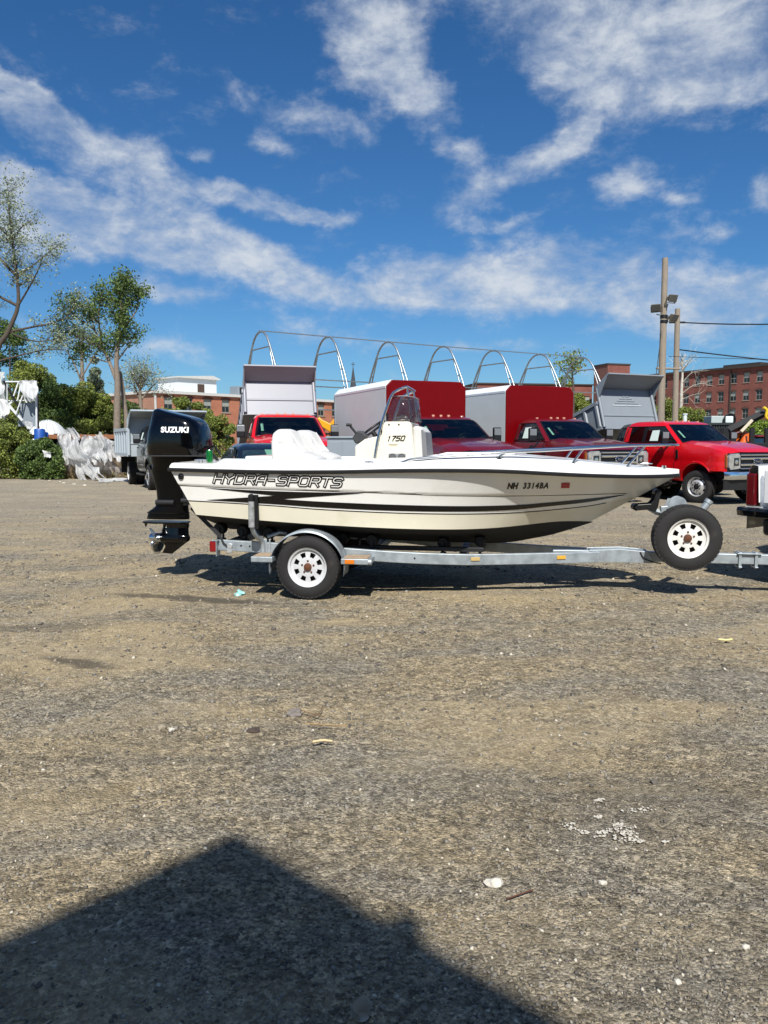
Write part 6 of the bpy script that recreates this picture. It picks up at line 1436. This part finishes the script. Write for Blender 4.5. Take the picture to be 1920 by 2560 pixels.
# ================================================================ TORN GREENHOUSE, PLASTIC, FENCE
def plastic_mat():
    m = bpy.data.materials.new('plastic_film'); m.use_nodes = True; t = m.node_tree; b = t.nodes['Principled BSDF']; L = t.links.new
    n = t.nodes.new('ShaderNodeTexNoise'); n.inputs['Scale'].default_value = 3; n.inputs['Detail'].default_value = 7
    r = t.nodes.new('ShaderNodeMapRange'); L(n.outputs['Fac'], r.inputs[0]); r.inputs[1].default_value = .35; r.inputs[2].default_value = .65; r.inputs[3].default_value = .38; r.inputs[4].default_value = .94
    b.inputs['Base Color'].default_value = (.70, .71, .70, 1); b.inputs['Roughness'].default_value = .28; L(r.outputs[0], b.inputs['Alpha'])
    tr = t.nodes.new('ShaderNodeBsdfTranslucent'); tr.inputs['Color'].default_value = (.8, .8, .8, 1); ms = t.nodes.new('ShaderNodeMixShader'); ms.inputs[0].default_value = .35
    o = t.nodes['Material Output']; L(b.outputs[0], ms.inputs[1]); L(tr.outputs[0], ms.inputs[2]); L(ms.outputs[0], o.inputs['Surface']); return m
film = plastic_mat(); filmw = mat('film_white', '#e0e1e0', .5, var=.06, transl=.35)
def sheet(name, label, corners, amp=.25, n=30, m=None, sc=1.6, seedv=0, cat='plastic sheet', group=None, pleat=0.0, rag=.12):
    """corners: TL, TR, BR, BL world points; crumpled film between them"""
    TL, TR, BR, BL = [Vector(c) for c in corners]; c0 = (BL+BR)/2; b = MB(); rows = []
    for i in range(n+1):
        v = i/n; row = []
        for j in range(n+1):
            u = j/n
            e = 1+rag*mnoise.noise(Vector((u*7, seedv, 0)))*(1 if v > .9 else 0)
            p = TL.lerp(TR, u).lerp(BL.lerp(BR, u), min(1.1, v*e)); q = p*sc+Vector((seedv*3.1, 0, 0))
            nz = Vector((mnoise.noise(q), mnoise.noise(q+Vector((9, 3, 1))), mnoise.noise(q+Vector((2, 8, 5)))))
            fu = Vector((u*4.5+nz.x*.5+seedv, v*1.1+nz.y*.35, seedv*1.7)); fold = sum((1-abs(mnoise.noise(fu*f)*2.0))*g for f, g in ((1.0, .6), (2.3, .28), (5.0, .12)))
            k = .35+.65*math.sin(math.pi*min(1, .12+v*.8))
            p = p + nz*amp*k + Vector((0, -fold*amp*.7, fold*amp*.2))
            p.z = max(p.z, .015); row.append(p-c0)
        rows.append(row)
    b.grid(rows); o = b.build(name, m or film, None, smooth=180, loc=c0); tag(o, label, cat, group); return o
gh_m = mat('frame_white', '#c9cccc', .5)
def torn_greenhouse():
    Y = 32.5; p0 = atY(50, 1104, Y); t = thing('torn_greenhouse', 'collapsed greenhouse frame with grey end panel and shreds of white film', 'greenhouse', (p0.x, Y, 0))
    def q(px, py, dy=0): a = atY(px, py, Y+dy); return Vector((a.x-p0.x, a.y-Y, a.z))
    b = MB(); b.tube([q(92,1150), q(91,1010), q(90,952)], .045, 8); b.build('post', gh_m, t, smooth=50)
    b = MB(); b.tube([q(97,1150,.3), q(95,1010,.3), q(93,975,.3)], .04, 8); b.build('post', bark_d, t, smooth=50)
    b = MB(); b.tube([q(12,1150), q(11,1010), q(10,940)], .045, 8); b.build('post', gh_m, t, smooth=50)
    b = MB(); b.tube([q(-40,1150), q(-42,1010), q(-44,935)], .045, 8); b.build('post', gh_m, t, smooth=50)
    b = MB(); b.tube([q(-44,955), q(91,954)], .035, 8); b.build('rail', gh_m, t, smooth=50)
    b = MB(); b.tube([q(-44,1003,.1), q(91,1001,.1)], .03, 8); b.build('rail', gh_m, t, smooth=50)
    for a, c, r_ in (((-10,978), (56,1052), .06), ((8,952), (50,1022), .045), ((-5,1035), (30,1005), .05), ((44,1000), (52,960), .03), ((34,990), (46,955), .03), ((40,1035), (58,985), .03), ((18,960), (18,1040), .03), ((0,1048), (28,1020), .04)):
        b = MB(); b.tube([q(*a, -.25), q(*c, -.1)], r_, 6); b.build('broken_strut', gh_m if r_ != .045 else blk, t, smooth=50)
    b = MB(); b.add([q(50,1008,.2), q(89,1003,.2), q(90,1066,.2), q(46,1066,.2)], [(0,1,2,3)]); o = b.build('end_panel', mat('panel_grey', '#7e8790', .6, var=.06), t); o.modifiers.new('s', 'SOLIDIFY').thickness = .03
    G = 'white film shreds on the torn greenhouse'
    sheet('film_shred', 'large white film flap hanging from the greenhouse corner post', [atY(44,957,Y-.2), atY(92,950,Y-.2), atY(91,1003,Y-.25), atY(66,1006,Y-.25)], .22, 26, filmw, 2.2, 1, 'plastic sheet', G, rag=.5)
    sheet('film_shred', 'torn white film hanging at the left edge above the bush', [atY(-30,930,Y-.2), atY(12,934,Y-.2), atY(6,985,Y-.25), atY(-30,1000,Y-.3)], .2, 22, filmw, 2.2, 2, 'plastic sheet', G, rag=.5)
    sheet('film_shred', 'crumpled white film caught low on the broken greenhouse struts', [atY(-20,990,Y-.4), atY(14,985,Y-.4), atY(20,1045,Y-.5), atY(-20,1050,Y-.5)], .28, 22, filmw, 2.2, 3, 'plastic sheet', G, rag=.5)
    sheet('film_shred', 'small white film scrap at the foot of the grey end panel', [atY(64,1056,Y-.5), atY(84,1058,Y-.5), atY(80,1074,Y-.5), atY(68,1074,Y-.5)], .10, 12, filmw, 3, 4, 'plastic sheet', G, rag=.5)
torn_greenhouse()
sheet('plastic_sheet', 'long translucent plastic sheet draped from the fence rail to the ground', [atY(158,1082,31.6), atY(186,1080,31.6), gnd(266,1203), gnd(205,1200)], .42, 80, None, 1.5, 11, rag=.3)
sheet('plastic_sheet', 'bunched clear plastic sheet hanging left of the long draped one', [atY(150,1086,31.5), atY(172,1084,31.5), atY(196,1170,30.9), atY(142,1158,31)], .34, 60, None, 1.8, 12, rag=.4)
sheet('plastic_sheet', 'billowing crumpled plastic heap on the low bank beside the dump truck', [atY(212,1096,31.4), atY(262,1088,31.4), atY(268,1165,30.8), atY(208,1160,30.8)], .40, 70, None, 1.7, 13, rag=.4)
sheet('plastic_sheet', 'torn plastic strips trailing behind the light grey dump body', [atY(262,1090,31.6), atY(318,1112,31.6), atY(324,1150,31.2), atY(268,1150,31.2)], .30, 60, None, 2.0, 14, rag=.6)
sheet('plastic_sheet', 'flat white plastic lying on the ground by the dump truck wheel', [gnd(246,1196), gnd(322,1195), gnd(326,1203), gnd(250,1206)], .10, 26, filmw, 2.0, 15, rag=.5)
sheet('plastic_sheet', 'small white plastic scrap caught in the bush branches', [atY(106,1126,30.2), atY(130,1134,30.2), atY(128,1146,30.2), atY(110,1144,30.2)], .10, 14, filmw, 3.0, 16, rag=.5)
def drums():
    Y = 32.0; bl = mat('drum_blue', '#1d4f9c', .45, var=.1)
    for i, (px, lab) in enumerate(((100, 'upright blue plastic drum behind the bushes, nearest the greenhouse post'), (108, 'second blue plastic drum behind the bushes, beside the fence rail'))):
        p = atY(px, 1104, Y+.3*i); t = thing('blue_drum', lab, 'drum', (p.x, p.y, 0), group='blue drums at the fence')
        h = atY(px, 1072+8*i, Y).z
        b = MB(); b.lathe([(.001,0),(.20,0),(.22,.05),(.22,h*.3),(.228,h*.32),(.22,h*.34),(.22,h*.64),(.228,h*.66),(.22,h*.68),(.22,h-.05),(.19,h),(.001,h)], (0,0,0), 'z', 22); b.build('drum_body', bl, t, smooth=50)
        b = MB(); b.cyl((.1,0,h), (.1,0,h+.03), .03, 10); b.build('drum_cap', mat('unit_white', '#cfd8d6', .5), t)
drums()
def dome():
    Y = 37; x0, x1, z0, z1 = at_box(98, 174, 1050, 1088, Y); t = thing('domed_cover', 'white panelled domed cover behind the fence, left of the plastic heap', 'cover', ((x0+x1)/2-.3, Y, 0)); w_ = (x1-x0)/2+.35
    b = MB(); rows = []
    for i in range(13):
        a = math.pi/2*i/12; rows.append([(w_*math.cos(a)*math.cos(q), 1.6*math.cos(a)*math.sin(q), (z1)*math.sin(a)**.8) for q in [2*math.pi*k/32 for k in range(33)]])
    b.grid(rows); b.build('shell', mat('dome_white', '#dcdedd', .5, var=.05), t, smooth=60)
    for k in range(7):
        q = -math.pi*(k+.5)/7; b = MB(); b.tube([(w_*1.005*math.cos(a)*math.cos(q), 1.61*math.cos(a)*math.sin(q), z1*1.003*math.sin(a)**.8) for a in [math.pi/2*i/10 for i in range(11)]], .015, 5); b.build('seam', mat('seam_pale', '#9aa0a3', .6), t)
dome()
def yard_fence():
    Y = 33.2; a, c = atY(60, 1091, Y), atY(330, 1090, Y); t = thing('rail_fence', 'low fence of brown timber rail and dark green screen behind the plastic', 'fence', (a.x, Y, 0)); L_ = c.x-a.x
    b = MB(); b.bx(0, L_, -.06, .06, a.z-.10, a.z+.08); b.build('rail', mat('timber_brown', '#8a5a3a', .85, var=.3, scale=4, stretch=(1, 6, 6)), t)
    for k in range(5):
        x = .2+L_*k/4.2; b = MB(); b.bx(x-.06, x+.06, .07, .19, 0, a.z+.12); b.build('post', bark_d, t)
    b = MB(); b.bx(.5, L_-.1, .07, .075, .15, a.z-.06); b.build('screen', mat('screen_green', '#1f2b25', .85, var=.25), t)
yard_fence()
def boulders():
    rnd = random.Random(4); ms = [mat('boulder_tan', '#8e7c64', .95, var=.3, scale=4, bump=.6), mat('boulder_grey', '#77706a', .95, var=.3, scale=4, bump=.6)]
    labs = ('rough tan boulder in the low bank under the plastic sheets', 'rough grey boulder in the low bank under the plastic sheets')
    for k in range(15):
        px = lerp(128, 338, (k+.5)/15)+rnd.uniform(-5, 5); Y = 31.9+rnd.uniform(-.35, .35); c = atY(px, 1104, Y); bm = bmesh.new(); bmesh.ops.create_icosphere(bm, subdivisions=2, radius=1)
        s = Vector((rnd.uniform(.28, .48), rnd.uniform(.3, .45), rnd.uniform(.28, .62))); sd_ = rnd.random()*50
        for v in bm.verts: n = 1+.35*mnoise.noise(v.co*1.3+Vector((sd_, 0, 0))); v.co = Vector((v.co.x*s.x*n, v.co.y*s.y*n, v.co.z*s.z*n))
        me = bpy.data.meshes.new('boulder'); bm.to_mesh(me); bm.free(); me.materials.append(ms[k % 2]); o = link('boulder', me, None, loc=(c.x, Y, s.z*.7)); tag(o, labs[k % 2], 'boulder', ('tan', 'grey')[k % 2]+' boulders of the low bank')
boulders()
# weeds at the foot of the bank
def weeds():
    n = 3800; px = RNG.random(n)*350-10; y = 31.0+RNG.random(n)*1.3; P = np.stack([(px-CXP)/FPX*y, y, RNG.random(n)**2.5*.32+.01], 1)
    me = fast_mesh('weeds', np.zeros((0, 3)), np.zeros((0, 4), int), 4, []) if False else None
    t = leaves('ground_weeds', P, np.tile([0, 0, 1.5], (n, 1)), .13, 'dry', None, aspect=.35); t['kind'] = 'stuff'; tag(t, 'dry grass and weeds along the foot of the bank', 'weeds')
weeds()

# ================================================================ LITTER ON THE YARD
def stick(name, label, pts, r, m, cat='stick', group=None):
    P = [gnd(*p) + Vector((0, 0, r*.8+.004+(p[2] if len(p) > 2 else 0))) if False else gnd(p[0], p[1]) + Vector((0, 0, r*.8+.006)) for p in pts]; c = P[0]
    b = MB(); b.tube(smoothpath([p-c for p in P], 4), r, 6); o = b.build(name, m, None, smooth=60, loc=c); return tag(o, label, cat, group)
def chunk(name, label, px, py, s, m, cat, flat=.5, group=None, seedv=0, sub=2, rough=.35):
    c = gnd(px, py); bm = bmesh.new(); bmesh.ops.create_icosphere(bm, subdivisions=sub, radius=1)
    for v in bm.verts: n = 1+rough*mnoise.noise(v.co*1.6+Vector((seedv*7.7, 0, 0)))+rough*.5*mnoise.noise(v.co*4+Vector((seedv, 3, 0))); v.co = Vector((v.co.x*s*n, v.co.y*s*n*.8, v.co.z*s*n*flat))
    me = bpy.data.meshes.new(name); bm.to_mesh(me); bm.free(); me.materials.append(m); o = link(name, me, None, loc=(c.x, c.y, s*flat*.55+relief(c.x, c.y))); return tag(o, label, cat, group)
twig_m = mat('dry_twig', '#6d5741', .9, var=.3); pale = mat('chip_white', '#c2bcae', .85, var=.2, scale=40); teal = mat('wrapper_teal', '#8fc6c4', .35, var=.35, scale=40)
def z8(x, y): return x*.57866, 1400+y*.57866
def z15(x, y): return 960+x*.57866, 1500+y*.57866
chunk('crumpled_wrapper', 'crumpled pale teal wrapper lying on the dirt left of the trailer wheel', 500+360*.27728, 1280+733*.27728, .045, teal, 'wrapper', .7, None, 3, 2, .9)
stick('dry_twig', 'long thin dry twig on the dirt in front of the boat, forked end', [z8(1280, 645), z8(1330, 665), z8(1400, 683)], .0032, twig_m, 'twig')
stick('dry_twig', 'short curved dry twig crossing the longer forked twig', [z8(1325, 690), z8(1375, 672), z8(1393, 640)], .0028, twig_m, 'twig')
stick('dry_twig', 'straight pale twig lying below the forked twigs', [z8(1320, 712), z8(1400, 718), z8(1500, 722)], .003, mat('straw', '#9a7f58', .9), 'twig')
chunk('weed_tuft', 'small grey dried weed tuft at the end of the forked twig', *z8(1275, 660), .045, mat('tuft_grey', '#77706a', .95, bump=.8), 'weed', .5, None, 5, 2, .9)
chunk('dead_leaf', 'dark curled dead leaf on the dirt below the dry twigs', *z8(1096, 726), .032, mat('leaf_brown', '#453a33', .9), 'leaf', .45, None, 6, 2, .9)
stick('wood_splinter', 'pale yellow wood splinter lying on the tan dirt', [z8(1350, 795), z8(1395, 788), z8(1437, 792)], .006, mat('splinter', '#cdb88d', .8), 'splinter')
stick('rusty_rod', 'short rusty rod lying on the gravel below the white paint spill', [z15(528, 1302), z15(590, 1280), z15(645, 1262)], .0026, rust, 'rod')
stick('yellow_strip', 'short yellow strip lying on the gravel at the right', [z15(1445, 177), z15(1475, 180), z15(1503, 177)], .008, mat('strip_yellow', '#d8cc8c', .7), 'strip')
chunk('white_stone', 'largest white broken stone lying on the open gravel', *z15(476, 1228), .030, pale, 'stone', .55, None, 8, 2, .5)
for i, (x, y, s, lab) in enumerate(((945,1219,.015,'small round white stone beside two grey stones on the gravel'),(865,1270,.016,'dark grey stone below the small round white stone'),(1088,1122,.018,'pale tan stone just below the white paint spill'),(1270,1635,.012,'white pebble on the dark gravel near the bottom right'),(1560,1500,.014,'pale stone on the gravel at the right edge'),(1168,775,.022,'dark stone above the white paint spill'))):
    chunk('stone', lab, *z15(x, y), s, pale if i in (0, 3, 4) else PM[1] if i in (1, 5) else PM[2], 'stone', .6, None, 20+i, 1, .4)
chunk('stone', 'pale tan stone on the gravel left of the dry twigs', *z8(700, 717), .028, PM[2], 'stone', .6, None, 31, 1, .4); chunk('stone', 'rounded beige stone right beside the pale tan stone', *z8(742, 727), .022, pale, 'stone', .6, None, 33, 1, .4)
def spill():
    rnd = random.Random(8); b = MB(); c0 = gnd(*z15(1000, 1000))
    blobs = [(800,965,26,10),(830,990,30,8),(870,1005,18,7),(930,1015,22,14),(960,1000,24,9),(1010,970,20,7),(1040,990,50,12),(1030,1030,30,14),(1075,1045,36,12),(1105,1052,18,7),(930,860,18,6),(1100,905,60,10),(925,935,16,6),(1060,1010,30,10),(1215,1050,10,4)]
    for (x, y, rx, ry) in blobs:
        for k in range(22):
            a = rnd.random()*6.283; q = rnd.random()**.5*1.25; c = gnd(*z15(x+rx*q*math.cos(a), y+ry*q*math.sin(a))); n = rnd.randint(5, 7); s = rnd.uniform(.002, .007)
            ring = [(c.x-c0.x+s*rnd.uniform(.5, 1.2)*math.cos(2*math.pi*j/n), c.y-c0.y+s*rnd.uniform(.5, 1.2)*math.sin(2*math.pi*j/n), relief(c.x, c.y)+.0065+rnd.random()*.002) for j in range(n)]; b.add(ring, [tuple(range(n))])
    o = b.build('paint_spill', pale, None, loc=(c0.x, c0.y, 0)); o.modifiers.new('s', 'SOLIDIFY').thickness = .0012; o['kind'] = 'stuff'; tag(o, 'flaking white paint spill scattered over the gravel', 'paint')
spill()
def torn_cup():
    c = gnd(*z8(1560, 1965)); t = thing('torn_cup', 'crushed torn plastic cup lying in the foreground shadow', 'cup', (c.x, c.y, relief(c.x, c.y)+.004), rot=(0, 0, .4), scale=.72); m = mat('cup_plastic', '#a89e8e', .6, var=.2)
    b = MB(); rows = []
    for i in range(6):
        r_ = .028+.016*i/5; rows.append([(r_*math.cos(a)*(1+.2*mnoise.noise(Vector((a, i, 1)))), r_*math.sin(a)*.7*(1+.2*mnoise.noise(Vector((a, i, 4)))), .012*i*(.5+.5*abs(math.sin(a*1.5)))+.002) for a in [math.pi*1.55*k/18-.6 for k in range(19)]])
    b.grid(rows); b.build('cup_wall', m, t, smooth=60)
    b = MB(); b.lathe([(.001,.003),(.029,.003)], (0,0,0), 'z', 18); b.build('cup_base', m, t)
torn_cup()
for i, (px, py, ang, L_, lab) in enumerate(((140,1194,.05,1.6,'pale plank lying along the foot of the bank below the bushes'),(172,1192,-.12,1.2,'short pale plank lying below the hanging plastic'),(262,1184,.6,.7,'small broken board leaning among the plastic on the ground'))):
    c = gnd(px, py); b = MB(); b.obox((0,0,0), (L_, .12, .035), (0, .02, 0)); o = b.build('plank', mat('plank_pale', '#b8a78a', .9, var=.2, scale=8), None, loc=(c.x, c.y, .03), rot=(0, 0, ang)); tag(o, lab, 'plank')
sc_ = [(20+k*23+((k*37) % 17), 1190+((k*29) % 26)) for k in range(14)]
for k, (px, py) in enumerate(sc_):
    chunk('litter_scrap', 'small white scrap of litter on the dirt below the bushes and plastic', px, py, .05+.03*((k*13) % 5)/5, pale, 'litter', .35, 'white scraps along the bank', 60+k, 1, .8)
